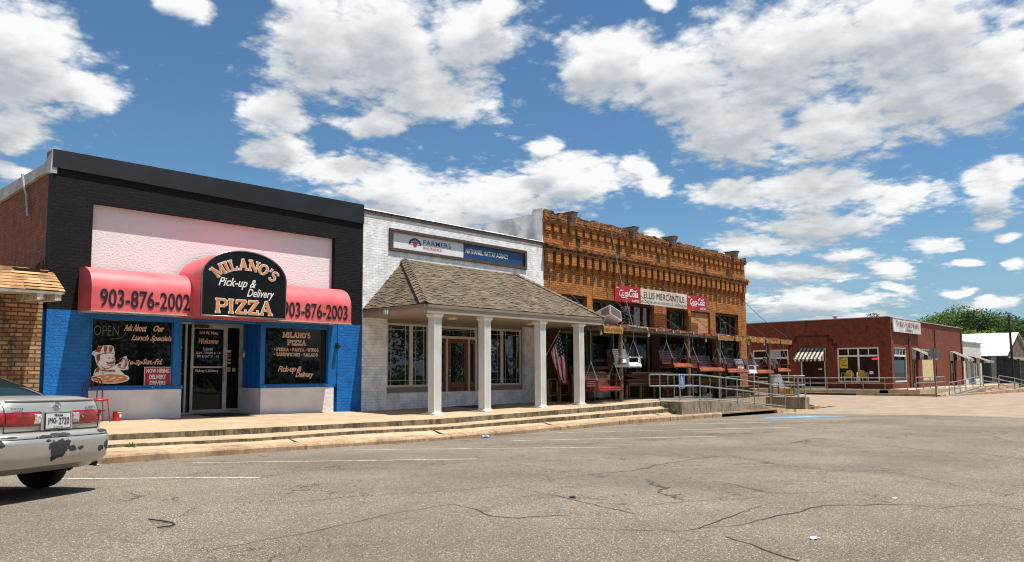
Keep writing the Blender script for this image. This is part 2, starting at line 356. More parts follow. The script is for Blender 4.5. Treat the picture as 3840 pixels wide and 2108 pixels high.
def make_concrete(name, ca, cb_, stain, streak=0., cs=(.05, .04, .03), bump=.4):
    m, t, b = bsdf(name); b.inputs['Roughness'].default_value = .88
    ge = t.nodes.new('ShaderNodeNewGeometry'); P = ge.outputs['Position']
    def noise(sc_, det=5, ro=.6, src=P):
        n = t.nodes.new('ShaderNodeTexNoise'); n.inputs['Scale'].default_value = sc_; n.inputs['Detail'].default_value = det; n.inputs['Roughness'].default_value = ro
        LK(t, src, n.inputs['Vector']); return n.outputs[0]
    c = mixc(t, ramp(t, noise(1.2, 8), .3, .7), ca, cb_)
    c = mixc(t, ramp(t, noise(60, 4, .7), .35, .7), mixc(t, 1., c, (.82, .81, .8), 'MULTIPLY'), c)
    if stain: c = mixc(t, mth(t, 'MULTIPLY', ramp(t, noise(2.6, 9, .72), .5, .66), stain), c, cs)
    if streak:
        sv = vmt(t, 'MULTIPLY', P, (3.2, 3.2, .8)).outputs[0]
        sv2 = vmt(t, 'MULTIPLY', P, (.6, .6, .6)).outputs[0]
        k = mth(t, 'MULTIPLY', ramp(t, noise(2.1, 9, .8, sv), .40, .60), ramp(t, noise(1.4, 5, .7, sv2), .30, .50))
        c = mixc(t, mth(t, 'MULTIPLY', k, streak), c, cs)
    LK(t, c, b.inputs['Base Color'])
    bp = t.nodes.new('ShaderNodeBump'); bp.inputs['Distance'].default_value = .006; bp.inputs['Strength'].default_value = bump
    LK(t, noise(90, 6, .7), bp.inputs['Height']); LK(t, bp.outputs[0], b.inputs['Normal'])
    MATS[name] = m; return m
M_ASPH = make_asphalt()
M_WALK = make_concrete('walk_concrete', (.40, .295, .185), (.52, .395, .26), .45, cs=(.25, .18, .11))
M_RISER = make_concrete('stained_riser', (.25, .19, .115), (.34, .26, .165), .8, .95, cs=(.05, .038, .025), bump=.7)
M_KERB = make_concrete('kerb_concrete', (.42, .27, .15), (.55, .39, .24), .55, .5, cs=(.10, .065, .038), bump=.9)
M_RAMP = make_concrete('ramp_concrete', (.33, .27, .19), (.42, .35, .26), .4, .78, cs=(.085, .065, .043), bump=.5)
M_TAN = make_concrete('cross_street_concrete', (.27, .205, .148), (.345, .27, .195), .3, cs=(.18, .135, .095))
M_PAINTW = mat('road_paint', (.66, .62, .54), .8, .3, 17, col2=(.30, .27, .23))
M_PAINTB = mat('blue_road_paint', (.10, .36, .60), .8, .3, 14)
M_GRASS = mat('grass_ground', (.09, .12, .03), .95, .35, 1.5, .5, 30, col2=(.045, .07, .018))
# ------------------------------------------------------------------ ground, roads, pavement
def lerp(tab, x):
    if x <= tab[0][0]: return tab[0][1]
    for (a, p), (b, q) in zip(tab, tab[1:]):
        if x <= b: return p+(q-p)*(x-a)/(b-a)
    return tab[-1][1]
BASE = [(-40, .06), (4.4, .004), (9.4, -.06), (12.3, -.115), (20, -.12), (25.7, -.17), (30.4, -.22), (34, -.2), (42, -.06), (49, 0), (60, -.12), (76, -.28), (120, -.35), (1000, -.4)]
def gz(x, y):
    w = lerp([(26, 1), (33, .35), (48, 0)], x)
    return lerp(BASE, x)+.035*min(max(13.55-y, 0), 6)*w
def sheet(name, xs, ys, dz, m, clip=None):
    mb = MB(); nx, ny = len(xs), len(ys)
    vs = [(x, y, gz(x, y)+dz) for y in ys for x in xs]
    fs = [(j*nx+i, j*nx+i+1, (j+1)*nx+i+1, (j+1)*nx+i) for j in range(ny-1) for i in range(nx-1)]
    mb.add(vs, fs, 0, True); return mb.build(name, m, kind='structure')
def rng(a, b, n): return [a+(b-a)*i/n for i in range(n+1)]
sheet('ground', [-900, -300, -100, -45]+rng(-38, 110, 60)+[150, 250, 450, 1200], [-900, -300, -80, -30, -13, 0]+rng(2, 14, 12)+[20, 40, 70, 120, 250, 1200], -.02, M_GRASS)
sheet('asphalt_road', rng(-38, 30, 40), [-13, -8, -4, 0, 3, 5]+rng(6, 13.6, 12), 0, M_ASPH)
sheet('cross_street', rng(30, 49.2, 12), [-60, -20, -13, -8, -4, 0, 3, 5]+rng(6, 13.6, 8)+[20, 30, 60, 150], .002, M_TAN)
sheet('far_road', rng(49.2, 230, 40), [-6, -3, 0, 3, 5]+rng(6, 12.4, 6), .0, M_TAN)
sheet('side_ground', rng(33.8, 49.2, 8)[:1]+[36.9], [13.6, 16, 20, 30, 60], .03, M_TAN)
def stripe(x0, y0, x1, y1, w=.085, m=M_PAINTW, dz=.004, name='parking_stripe'):
    mb = MB(); a, b = Vector((x0, y0, 0)), Vector((x1, y1, 0)); d_ = (b-a).normalized(); n_ = Vector((-d_.y, d_.x, 0))*w/2
    k = max(6, int((b-a).length*6)); vs = []; fs = []
    for i in range(k+1):
        p = a+(b-a)*i/k; j1, j2 = random.uniform(.75, 1.15), random.uniform(.75, 1.15)
        for q in (p+n_*j1, p-n_*j2): vs.append((q.x, q.y, gz(q.x, q.y)+dz))
        if i: fs.append((2*i-2, 2*i-1, 2*i+1, 2*i))
    mb.add(vs, fs); return mb.build(name, m, kind='structure')
for q in [(4.95, 8.98, 3.1, 11.9), (8.4, 8.62, 5.6, 12.3), (11.8, 8.35, 8.7, 12.6), (15.2, 8.2, 12.0, 12.7), (18.8, 8.1, 15.4, 12.8), (22.6, 8.3, 19.0, 12.9), (25.9, 9.3, 22.4, 12.9), (28.9, 9.6, 25.6, 12.9), (29.9, 10.6, 28.6, 12.9)]:
    stripe(*q)
for q in [(29.3, 3.5, 29.6, 12.6), (31.2, 5.5, 31.6, 11.6), (36.5, 9.0, 37.2, 13.0)]: stripe(*q, w=.12, dz=.008, name='street_marking')
# handicapped bay: blue lozenge with a pale symbol
mb = MB(); bp_ = [(24.2, 11.0), (25.2, 11.9), (27.3, 10.9), (26.6, 9.4), (25.3, 10.0)]
mb.add([(x, y, gz(x, y)+.005) for x, y in bp_], [(0, 1, 2, 3, 4)]); mb.build('blue_bay_marking', M_PAINTB, kind='structure')
stripe(24.9, 10.75, 26.9, 10.1, .22, dz=.010, name='bay_symbol_marking'); stripe(25.6, 11.2, 26.1, 10.4, .12, dz=.013, name='bay_symbol_marking')

# long meandering cracks in the old asphalt
CRACKS = [[(5.66,6.16),(6.25,6.01),(6.39,6.04),(6.2,5.38),(6.13,4.91),(6.01,4.54),(5.93,4.25),(5.83,3.94)],[(6.37,6.06),(6.95,6.03),(7.58,5.99),(8.13,5.92),(8.69,5.82),(9.2,5.94),(9.96,6.05),(10.67,6.09),(11.59,6.01)],[(8.62,5.78),(8.5,5.17),(8.44,4.82),(8.31,4.46),(8.1,4.07),(7.91,3.73),(7.98,3.52),(8.3,3.31),(8.37,3.08),(8.54,2.8)],[(11.52,5.97),(10.96,5.15),(10.69,4.76),(10.68,4.5),(10.57,4.03),(10.69,3.64),(10.89,3.29)],[(12.79,8.25),(12.71,7.25),(12.54,6.5),(12.28,5.39),(12.6,4.62),(12.71,3.83)],[(15.79,6.63),(15.55,5.69),(15.04,4.52),(14.48,3.65),(14.56,3.02),(14.03,2.4)],[(19.21,8.4),(17.89,6.78),(18.29,5.48),(17.49,4.2),(18.02,3.41)],[(6.08,4.57),(6.26,4.15),(6.67,4.06),(7.11,3.82),(7.57,3.57)],[(5.05,5.51),(5.01,5.16),(4.84,4.79),(4.93,4.54),(5.33,4.37)],[(5.32,3.44),(5.36,3.27),(5.61,3.21),(6.26,3.26),(6.54,3.3),(7.03,3.32)],[(5.48,2.9),(5.34,2.6),(5.16,2.37),(5.09,2.17)],[(8.86,5.9),(9.51,5.26),(10.55,4.7)],[(8.13,2.39),(8.09,2.07),(8.69,1.83),(8.5,1.48)],[(10.89,3.29),(10.57,2.93),(10.1,2.5),(9.48,1.64)],[(8.09,7.43),(7.91,6.66),(8.03,6.2)],[(4.86,3.98),(5.07,3.7),(5.28,3.42)],[(5.61,3.21),(5.95,3.0),(6.71,2.96),(7.48,2.86),(8.12,2.36)],[(3.69,6.79),(4.32,6.65),(5.01,6.48),(5.66,6.16)],[(2.56,5.33),(3.27,5.32),(4.25,5.49),(5.05,5.51)],[(5.76,9.42),(6.65,8.86),(6.88,7.5),(8.09,7.43)]]
mb = MB(); rr = random.Random(12)
for ln in CRACKS:
    P2 = [Vector((x, y)) for x, y in ln]; Q = []
    for a, b in zip(P2, P2[1:]):
        k = max(2, int((b-a).length/.12))
        for i in range(k): Q.append(a.lerp(b, i/k)+Vector((rr.uniform(-.022, .022), rr.uniform(-.022, .022))))
    Q.append(P2[-1]); vs = []; w_ = .008; dr_ = Vector((0, 0))
    for i, p in enumerate(Q):
        d_ = (Q[min(i+1, len(Q)-1)]-Q[max(i-1, 0)]).normalized(); w_ = min(.019, max(.007, w_+rr.uniform(-.003, .003))); n_ = Vector((-d_.y, d_.x))*w_/2
        dr_ = dr_*.95+Vector((rr.uniform(-.012, .012), rr.uniform(-.012, .012))); p = p+dr_
        for q in (p+n_, p-n_): vs.append((q.x, q.y, gz(q.x, q.y)+.004))
    mb.add(vs, [(2*i, 2*i+1, 2*i+3, 2*i+2) for i in range(len(Q)-1)])
o = mb.build('asphalt_cracks', mat('crack_tar', (.035, .031, .027), .9, .3, 9), kind='structure')

# pavement with two steps and a kerb: stations along the street
XS = [-16, 5.2, 7.7, 10, 12.8, 16.5, 20, 23.07]
def col_(v): return list(zip(XS, v))
T1 = col_([.50, .425, .388, .365, .342, .372, .42, .465]); B1 = col_([.37, .298, .25, .239, .186, .218, .25, .283])
T2 = col_([.35, .272, .213, .219, .167, .203, .222, .24]); B2 = col_([.27, .198, .13, .128, .076, .068, .075, .085])
CT = [(-16, .22), (5.2, .142), (7.4, .096), (9.4, .049), (12.3, .001), (16.4, .012), (20, .043), (23.4, .014), (25.6, -.005), (30.4, -.03), (31.5, -.05)]
ZW = [(-16, .52), (6, .47), (9.9, .46), (13, .41), (21, .42), (25, .44), (28, .44), (30, .40), (34, .37)]
def zwalk(x, y=18): return lerp(T1, x)+(lerp(ZW, x)-lerp(T1, x))*min(1, max(0, (y-14.55)/3.45))
def strip(name, xs, prof, mats, mi, kind='structure', jit=0):
    """prof(x) -> list of (y, z); mi = material of each strip between profile points"""
    mb = MB(); rows = []
    for x in xs: rows.append([(x, y+random.uniform(-jit, jit), z+random.uniform(-jit, jit)) for y, z in prof(x)])
    for a, b in zip(rows, rows[1:]):
        for k in range(len(a)-1): mb.quad(a[k], b[k], b[k+1], a[k+1], mi[k])
    for r, s_ in ((rows[0], 1), (rows[-1], -1)):
        lo = min(p[2] for p in r)-.3
        mb.add(r+[(r[0][0], r[-1][1], lo), (r[0][0], r[0][1], lo)], [tuple(range(len(r)+2))[::s_]], 1)
    return mb.build(name, mats, kind=kind)
xs = rng(-16, 23.07, 160)
strip('pavement', xs, lambda x: [(14.55, lerp(B1, x)-.05), (14.55, lerp(T1, x)-.022), (14.572, lerp(T1, x)), (16.2, zwalk(x, 16.2)), (18.4, zwalk(x, 18)), (21.5, zwalk(x)+.02)], [M_WALK, M_RISER], [1, 0, 0, 0, 0], jit=.0025)
strip('pavement_step', xs, lambda x: [(14.2, lerp(B2, x)-.05), (14.2, lerp(T2, x)-.022), (14.222, lerp(T2, x)), (14.56, lerp(B1, x))], [M_WALK, M_RISER], [1, 0, 0], jit=.003)
xk = rng(-16, 25.6, 190)
strip('kerb', xk, lambda x: [(13.55, gz(x, 13.55)-.1), (13.552, lerp(CT, x)-.045), (13.575, lerp(CT, x)-.012), (13.62, lerp(CT, x)), (14.0, lerp(CT, x)+.012), (14.22, lerp(B2, x)+.002)], [M_WALK, M_KERB], [1, 1, 1, 1, 0], jit=.004)
mb = MB()
for x_ in (4.2, 8.45, 12.35, 16.4, 19.2, 22.1, 24.9):
    mb.hexa([(x_, 13.545, gz(x_, 13.55)-.05), (x_+.014, 13.545, gz(x_, 13.55)-.05), (x_+.018, 13.60, gz(x_, 13.55)-.05), (x_, 13.60, gz(x_, 13.55)-.05)], [(x_, 13.547, lerp(CT, x_)-.035), (x_+.014, 13.547, lerp(CT, x_)-.035), (x_+.022, 14.2, lerp(B2, x_)+.006), (x_, 14.2, lerp(B2, x_)+.006)])
mb.build('kerb_joints', mat('joint_dirt', (.07, .05, .03), .9), kind='structure')
# kerb over the storm drain, then tapering into the corner
mb = MB()
for a, b in zip(rng(25.6, 30.2, 8), rng(25.6, 30.2, 8)[1:]):
    za, zb = lerp(CT, a), lerp(CT, b)
    mb.hexa([(a, 13.55, za-.055), (b, 13.55, zb-.055), (b, 13.72, zb-.055), (a, 13.72, za-.055)], [(a, 13.55, za), (b, 13.55, zb), (b, 13.72, zb), (a, 13.72, za)])
mb.hexa([(30.2, 13.5, -.3), (30.6, 13.5, -.3), (30.6, 13.72, -.3), (30.2, 13.72, -.3)], [(30.2, 13.55, -.03), (30.6, 13.55, -.04), (30.6, 13.72, -.04), (30.2, 13.72, -.03)])
pts = [(30.6, 13.55, -.04), (31.4, 13.45, -.09), (32.4, 13.3, -.14), (33.2, 13.2, -.17)]
for (xa, ya, za), (xb, yb, zb) in zip(pts, pts[1:]):
    mb.hexa([(xa, ya-.12, -.32), (xb, yb-.12, -.32), (xb, 13.74, -.32), (xa, 13.74, -.32)], [(xa, ya, za), (xb, yb, zb), (xb, 13.74, zb), (xa, 13.74, za)])
cp = [(33.75, 13.62), (34.6, 13.72), (35.3, 14.05), (35.9, 14.7), (36.4, 15.6), (36.8, 17.0), (37.0, 19), (37.0, 26)]
for (xa, ya), (xb, yb) in zip(cp, cp[1:]):
    d_ = Vector((xb-xa, yb-ya, 0)).normalized(); n_ = Vector((d_.y, -d_.x, 0))*.2
    mb.hexa([(xa+n_.x, ya+n_.y, -.35), (xb+n_.x, yb+n_.y, -.35), (xb, yb, -.35), (xa, ya, -.35)], [(xa+n_.x, ya+n_.y, -.06), (xb+n_.x, yb+n_.y, -.05), (xb, yb, -.05), (xa, ya, -.06)])
mb.build('corner_kerb', M_KERB, kind='structure')
mb = MB(); mb.quad((25.6, 13.70, -.4), (30.2, 13.70, -.4), (30.2, 13.70, -.02), (25.6, 13.70, 0)); mb.quad((25.6, 13.56, -.215), (30.2, 13.56, -.265), (30.2, 13.70, -.265), (25.6, 13.70, -.215))
mb.build('storm_drain_opening', mat('drain_black', (.006, .006, .006), 1), kind='structure')
# ramp beside the kerb, and the raised pavement behind it
mb = MB(); RX = [(23.07, .455), (24.7, .447), (27.2, .29), (30.4, .03), (31.4, -.05)]
for (a, za), (b, zb) in zip(RX, RX[1:]):
    mb.hexa([(a, 13.70, -.3), (b, 13.70, -.3), (b, 15.42, -.3), (a, 15.42, -.3)], [(a, 13.70, za), (b, 13.70, zb), (b, 15.42, zb), (a, 15.42, za)])
mb.build('ramp', M_RAMP, kind='structure')
mb = MB()
def zr(x): return lerp([(23, .462), (27, .44), (29.4, .345), (33.3, .34), (37, .36)], x)
rx = rng(23.07, 36.8, 24)
for a, b in zip(rx, rx[1:]):
    mb.hexa([(a, 15.42, -.3), (b, 15.42, -.3), (b, 21, -.3), (a, 21, -.3)], [(a, 15.42, zr(a)), (b, 15.42, zr(b)), (b, 21, zr(b)+.03), (a, 21, zr(a)+.03)])
mb.build('raised_pavement', M_WALK, kind='structure')
mb = MB(); mb.box(33.3, 33.77, 13.64, 15.415, -.3, .345); mb.hexa([(33.78, 14.2, -.3), (34.6, 14.2, -.3), (36.7, 15.41, -.3), (33.78, 15.41, -.3)], [(33.78, 14.2, .335), (34.6, 14.2, .335), (36.7, 15.41, .335), (33.78, 15.41, .335)])
mb.build('retaining_wall', M_RAMP, kind='structure')

# ------------------------------------------------------------------ lettering
_dg = None
def text(name, s_, m, parent, x, y, z, w, h, rgt=(1, 0, 0), upv=(0, 0, 1), bold=0., shear=0., depth=.0025, lift=.006, spacing=1., arc=None):
    """flat letters: bottom-left corner at (x, y, z), fitted to w x h"""
    c = bpy.data.curves.new(name, 'FONT'); c.body = s_; c.offset = bold; c.shear = shear; c.extrude = .02; c.space_character = spacing
    c.resolution_u = 3
    o = bpy.data.objects.new(name, c); COL.objects.link(o)
    bpy.context.view_layer.update(); dg = bpy.context.evaluated_depsgraph_get()
    me = bpy.data.meshes.new_from_object(o.evaluated_get(dg)); bpy.data.objects.remove(o); bpy.data.curves.remove(c)
    vs = [v.co.copy() for v in me.vertices]; fs = [tuple(p.vertices) for p in me.polygons]; bpy.data.meshes.remove(me)
    x0, x1 = min(v.x for v in vs), max(v.x for v in vs); y0, y1 = min(v.y for v in vs), max(v.y for v in vs)
    if w is None: w = h*(x1-x0)/(y1-y0)
    rgt, upv = Vector(rgt), Vector(upv); nrm = rgt.cross(upv)
    mb = MB(); out = []
    for v in vs:
        u, t_ = (v.x-x0)/(x1-x0), (v.y-y0)/(y1-y0)
        uu, vv = u*w, t_*h
        if arc: uu, vv = arc(uu, vv)
        out.append(Vector((x, y, z))+rgt*uu+upv*vv+nrm*(lift+(depth if v.z > 0 else 0)))
    mb.add(out, fs); return mb.build(name, m, parent)
# slab-serif letters built from strokes (thick uprights, thin bars, serifs)
SG = {
'M': (1.15, [((.12, 0), (.16, 1), .17), ((.16, 1), (.57, .12), .15), ((.57, .12), (.98, 1), .10), ((.98, 1), (1.02, 0), .17)], [(.12, 0), (1.02, 0), (.12, 1), (1.02, 1)]),
'I': (.45, [((.22, 0), (.22, 1), .19)], [(.22, 0), (.22, 1)]),
'L': (.8, [((.2, 0), (.2, 1), .18), ((.2, .05), (.74, .05), .10), ((.72, 0), (.72, .28), .08)], [(.2, 0), (.2, 1)]),
'A': (1.0, [((.14, 0), (.5, 1), .09), ((.5, 1), (.86, 0), .18), ((.24, .32), (.78, .32), .09)], [(.14, 0), (.86, 0)]),
'N': (1.0, [((.16, 0), (.16, 1), .10), ((.16, 1), (.84, .02), .18), ((.84, 0), (.84, 1), .10)], [(.16, 0), (.16, 1), (.84, 1)]),
'O': (.98, 'O', []), 'C': (.9, 'C', []), 'S': (.78, 'S', []), "'": (.25, [((.12, .7), (.14, 1), .12)], []),
'P': (.84, [((.18, 0), (.18, 1), .18), ((.18, .95), (.58, .95), .1), ((.58, .95), (.76, .84), .13), ((.76, .84), (.76, .62), .16), ((.76, .62), (.58, .48), .13), ((.58, .48), (.18, .48), .09)], [(.18, 0), (.18, 1)]),
'R': (.94, [((.18, 0), (.18, 1), .18), ((.18, .95), (.58, .95), .1), ((.58, .95), (.74, .84), .13), ((.74, .84), (.74, .65), .16), ((.74, .65), (.56, .52), .13), ((.56, .52), (.18, .52), .09), ((.5, .5), (.84, 0), .16)], [(.18, 0), (.18, 1), (.84, 0)]),
'B': (.86, [((.18, 0), (.18, 1), .18), ((.18, .95), (.56, .95), .1), ((.58, .95), (.7, .76), .15), ((.7, .76), (.5, .53), .12), ((.18, .52), (.55, .52), .09), ((.55, .52), (.76, .28), .16), ((.76, .28), (.56, .05), .14), ((.56, .05), (.18, .05), .1)], [(.18, 0), (.18, 1)]),
'Z': (.84, [((.1, .94), (.76, .94), .12), ((.74, .95), (.12, .05), .19), ((.1, .05), (.78, .05), .12), ((.12, .74), (.12, .96), .08), ((.76, .03), (.76, .28), .08)], []),
'E': (.82, [((.18, 0), (.18, 1), .18), ((.18, .95), (.74, .95), .1), ((.18, .5), (.6, .5), .09), ((.18, .05), (.76, .05), .1), ((.74, .74), (.74, 1), .07), ((.76, 0), (.76, .27), .07)], [(.18, 0), (.18, 1)]),
'T': (.86, [((.43, 0), (.43, .95), .18), ((.06, .94), (.8, .94), .1), ((.07, .72), (.07, .98), .07), ((.79, .72), (.79, .98), .07)], [(.43, 0)]),
'D': (.96, [((.18, 0), (.18, 1), .18), ((.18, .95), (.5, .95), .1), ((.5, .95), (.8, .7), .14), ((.8, .7), (.8, .3), .18), ((.8, .3), (.5, .05), .14), ((.5, .05), (.18, .05), .1)], [(.18, 0), (.18, 1)]),
'H': (1.02, [((.18, 0), (.18, 1), .18), ((.84, 0), (.84, 1), .18), ((.18, .5), (.84, .5), .09)], [(.18, 0), (.18, 1), (.84, 0), (.84, 1)]),
'K': (.96, [((.18, 0), (.18, 1), .18), ((.8, 1), (.25, .42), .09), ((.42, .55), (.84, 0), .18)], [(.18, 0), (.18, 1), (.8, 1), (.84, 0)]),
'U': (.98, [((.2, 1), (.2, .25), .18), ((.2, .25), (.48, .04), .14), ((.48, .04), (.8, .25), .1), ((.8, .25), (.8, 1), .1)], [(.2, 1), (.8, 1)]),
'W': (1.3, [((.1, 1), (.38, 0), .17), ((.38, 0), (.65, .9), .09), ((.65, .9), (.92, 0), .17), ((.92, 0), (1.18, 1), .09)], [(.1, 1), (1.18, 1), (.65, 1)]),
'G': (.98, 'C', [(.8, .4)])}
def slab(name, s_, m, parent, x, y, z, w, h, fat=0., lift=.006, rgt=(1, 0, 0), serif=.085, warp=None, gap=.06, ser_w=.15, small=None, thin=1.):
    rgt = Vector(rgt); upv = Vector((0, 0, 1)); nrm = rgt.cross(upv); glyphs = []; cur = 0
    for i, ch in enumerate(s_):
        k = small[i] if small else 1
        if ch == ' ': cur += .45; continue
        gw, st, se = SG[ch]
        glyphs.append((cur, k, gw, st, se)); cur += gw*k+gap
    tot = cur-gap; mb = MB(); cnt = 0
    def seg(ax, ay, bx, by, t_):
        nonlocal cnt
        t_ = t_*thin+2*fat
        d_ = Vector((bx-ax, by-ay)); L = d_.length or 1; d_ /= L; n_ = Vector((-d_.y, d_.x))*t_/2; e = d_*fat
        q = [Vector((ax, ay))-e+n_, Vector((ax, ay))-e-n_, Vector((bx, by))+e-n_, Vector((bx, by))+e+n_]
        P_ = []
        for p in q:
            u, v = p.x/tot*w, p.y*h
            if warp: u, v = warp(u, v)
            P_.append(Vector((x, y, z))+rgt*u+upv*v+nrm*(lift+cnt*.00006))
        cnt += 1; mb.add(P_, [(0, 1, 2, 3)])
    for cx, k, gw, st, se in glyphs:
        if isinstance(st, str):
            n = 22; pp = []
            if st == 'S':
                for i in range(n+1):
                    a = i/n
                    ang = R(35+235*min(1, a*2)) if a <= .5 else R(90-235*(a-.5)*2)
                    c_ = (.40, .74) if a <= .5 else (.38, .27)
                    rr = (.25, .22) if a <= .5 else (.28, .24)
                    pp.append((c_[0]+rr[0]*math.cos(ang), c_[1]+rr[1]*math.sin(ang)))
            else:
                a0, a1 = (0, 360) if st == 'O' else (42, 318)
                for i in range(n+1):
                    ang = R(a0+(a1-a0)*i/n); pp.append((.48+.37*math.cos(ang), .5+.46*math.sin(ang)))
            for (ax, ay), (bx, by) in zip(pp, pp[1:]):
                th = .09+.10*abs(by-ay)/(math.hypot(bx-ax, by-ay)+1e-6)
                if st == 'S': th = .09+.09*(abs(ax-bx) > abs(ay-by))*0+.05
                seg(cx+ax*k, ay*k, cx+bx*k, by*k, th)
        else:
            for (ax, ay), (bx, by), t_ in st: seg(cx+ax*k, ay*k, cx+bx*k, by*k, t_)
        for sx_, sy_ in se:
            yy = .04 if sy_ < .5 else .96
            if 0.2 < sy_ < .9: yy = sy_
            seg(cx+(sx_-ser_w)*k, yy*k, cx+(sx_+ser_w)*k, yy*k, serif)
    return mb.build(name, m, parent)
def strokes(name, lines, m, parent, x, y, z, w, h, t_, rgt=(1, 0, 0), lift=.006):
    """hand-drawn line art: polylines in the unit square"""
    rgt = Vector(rgt); upv = Vector((0, 0, 1)); nrm = rgt.cross(upv); mb = MB(); cnt = 0
    for ln in lines:
        tt = t_
        if isinstance(ln[0], (int, float)): tt = ln[0]; ln = ln[1:]
        P2 = [Vector((a*w, b*h)) for a, b in ln]
        if len(P2) > 2:        # smooth by Catmull-Rom
            Q = []
            for i in range(len(P2)-1):
                p0, p1, p2, p3 = P2[max(i-1, 0)], P2[i], P2[i+1], P2[min(i+2, len(P2)-1)]
                for k in range(5):
                    s_ = k/5; Q.append(.5*((2*p1)+(p2-p0)*s_+(2*p0-5*p1+4*p2-p3)*s_**2+(3*p1-p0-3*p2+p3)*s_**3))
            P2 = Q+[P2[-1]]
        vs = []
        for i, p in enumerate(P2):
            d_ = (P2[min(i+1, len(P2)-1)]-P2[max(i-1, 0)]); d_ = d_.normalized() if d_.length > 1e-9 else Vector((1, 0))
            n_ = Vector((-d_.y, d_.x))*tt/2
            for q in (p+n_, p-n_): vs.append(Vector((x, y, z))+rgt*q.x+upv*q.y+nrm*(lift+cnt*.0001))
        mb.add(vs, [(2*i, 2*i+1, 2*i+3, 2*i+2) for i in range(len(P2)-1)]); cnt += 1
    return mb.build(name, m, parent)
def flatpoly(name, poly, m, parent, x, y, z, w, h, rgt=(1, 0, 0), lift=.005, th=.002):
    rgt = Vector(rgt); upv = Vector((0, 0, 1)); nrm = rgt.cross(upv)
    mb = MB(); mb.prism(poly, lambda u, v, d_: Vector((x, y, z))+rgt*(u*w)+upv*(v*h)+nrm*d_, lift-th, lift)
    return mb.build(name, m, parent)

L_WHITE = mat('lettering_white', (.80, .79, .76), .5, .05); L_ORANGE = mat('lettering_orange', (.78, .24, .06), .5, .08)
L_BLACK = mat('lettering_black', (.012, .012, .012), .5, .1); L_RED = mat('lettering_red', (.55, .03, .035), .5, .08)
L_NAVY = mat('lettering_navy', (.012, .055, .17), .4, .05); L_GREY = mat('neon_tube_unlit', (.10, .10, .095), .4, .1)
M_DGLASS = glass('dark_glass', (.006, .007, .008), .02, .28); M_FGLASS = glass('reflective_glass', (.01, .013, .012), .01, 1.)

# ------------------------------------------------------------------ pizza shop
BLK = brick('black_painted_brick', (.007, .007, .009), (.010, .010, .012), (.005, .005, .006), ms=.008, rough=.7, bump=.75, noise=.8, nscale=22)
BLU = brick('blue_painted_brick', (.004, .15, .50), (.005, .165, .54), (.004, .135, .46), ms=.008, rough=.5, bump=.9, noise=1.5, nscale=24)
M_BLUE = mat('blue_paint', (.005, .135, .46), .4, .08, 3); M_STUCCO = mat('white_stucco', (.78, .735, .73), .85, .05, .5, .55, 26, col2=(.80, .765, .755))
M_WSTUC = mat('white_wall_paint', (.74, .73, .72), .8, .06, 2, .7, 14); M_FLASH = mat('black_metal_flashing', (.008, .008, .010), .45, .3, 1.4, .25, 3, spec=.6)
SIDEB = brick('old_red_brick', (.27, .085, .038), (.19, .058, .03), (.12, .065, .042), ms=.012, bump=1., stain=.6, noise=.9, nscale=14)
M_GALV = mat('grey_flashing', (.42, .45, .45), .55, .15, 2, .3, 5); M_ALU = mat('aluminium_frame', (.52, .50, .46), .4, .08, 4, metal=.2)
pz = thing('pizza_shop', 'pizza shop with black brick top, white panel and bright blue corner pillars', 'building', (9, 18, .45))
mb = MB()
wall(mb, FY, 5.0, 12.96, 2.84, 5.90, 18.0, 18.3, [(5.81, 12.04, 3.5, 5.22), (5.81, 12.19, 2.8, 3.49999)])
mb.build('black_brick_wall', BLK, pz)
for a, b in ((5.0, 5.84), (12.17, 12.98)): mb = MB(); mb.box(a, b, 18.0, 18.3, .3, 2.838); mb.build('brick_pillar', BLU, pz)
mb = MB(); mb.quad((5.81, 18.15, 2.8), (12.19, 18.15, 2.8), (12.19, 18.15, 5.23), (5.81, 18.15, 5.23)); mb.build('stucco_panel', M_STUCCO, pz)
mb = MB(); mb.hexa([(4.97, 17.955, 5.86), (12.98, 17.955, 5.76), (12.98, 18.4, 5.76), (4.97, 18.4, 5.86)], [(4.97, 17.965, 6.25), (12.98, 17.965, 6.32), (12.98, 18.4, 6.32), (4.97, 18.4, 6.25)])
mb.build('parapet_flashing', M_FLASH, pz)
mb = MB(); mb.quad((5.0, 18.3, .3), (5.0, 40, .3), (5.0, 40, 5.98), (5.0, 18.3, 5.98)); mb.quad((12.99, 18.3, .3), (12.99, 40, .3), (12.99, 40, 6.1), (12.99, 18.3, 6.1)); mb.quad((5, 40, .3), (12.99, 40, .3), (12.99, 40, 6), (5, 40, 6))
mb.build('side_brick_wall', SIDEB, pz)
mb = MB(); mb.box(5.02, 12.97, 18.3, 39.9, 5.4, 5.5); mb.build('roof', mat('tar_roof', (.05, .05, .05), .9), pz)
mb = MB()
for a, b, za, zb, ta, tb in [(17.97, 18.48, 5.73, 5.79, 6.24, 6.03), (18.48, 22.2, 5.79, 5.71, 6.03, 6.05), (22.2, 40, 5.71, 5.69, 6.05, 6.05)]:
    mb.hexa([(4.93, a, za), (4.93, b, zb), (5.06, b, zb), (5.06, a, za)], [(4.955, a, ta), (4.955, b, tb), (5.06, b, tb), (5.06, a, ta)])
mb.build('side_parapet_flashing', M_GALV, pz)
mb = MB(); mb.tube([(4.88, 19.81, 6.02), (4.9, 19.78, 5.8), (4.95, 19.7, 5.55), (4.96, 19.55, 5.03)], .028, 6); mb.build('conduit', M_GALV, pz)
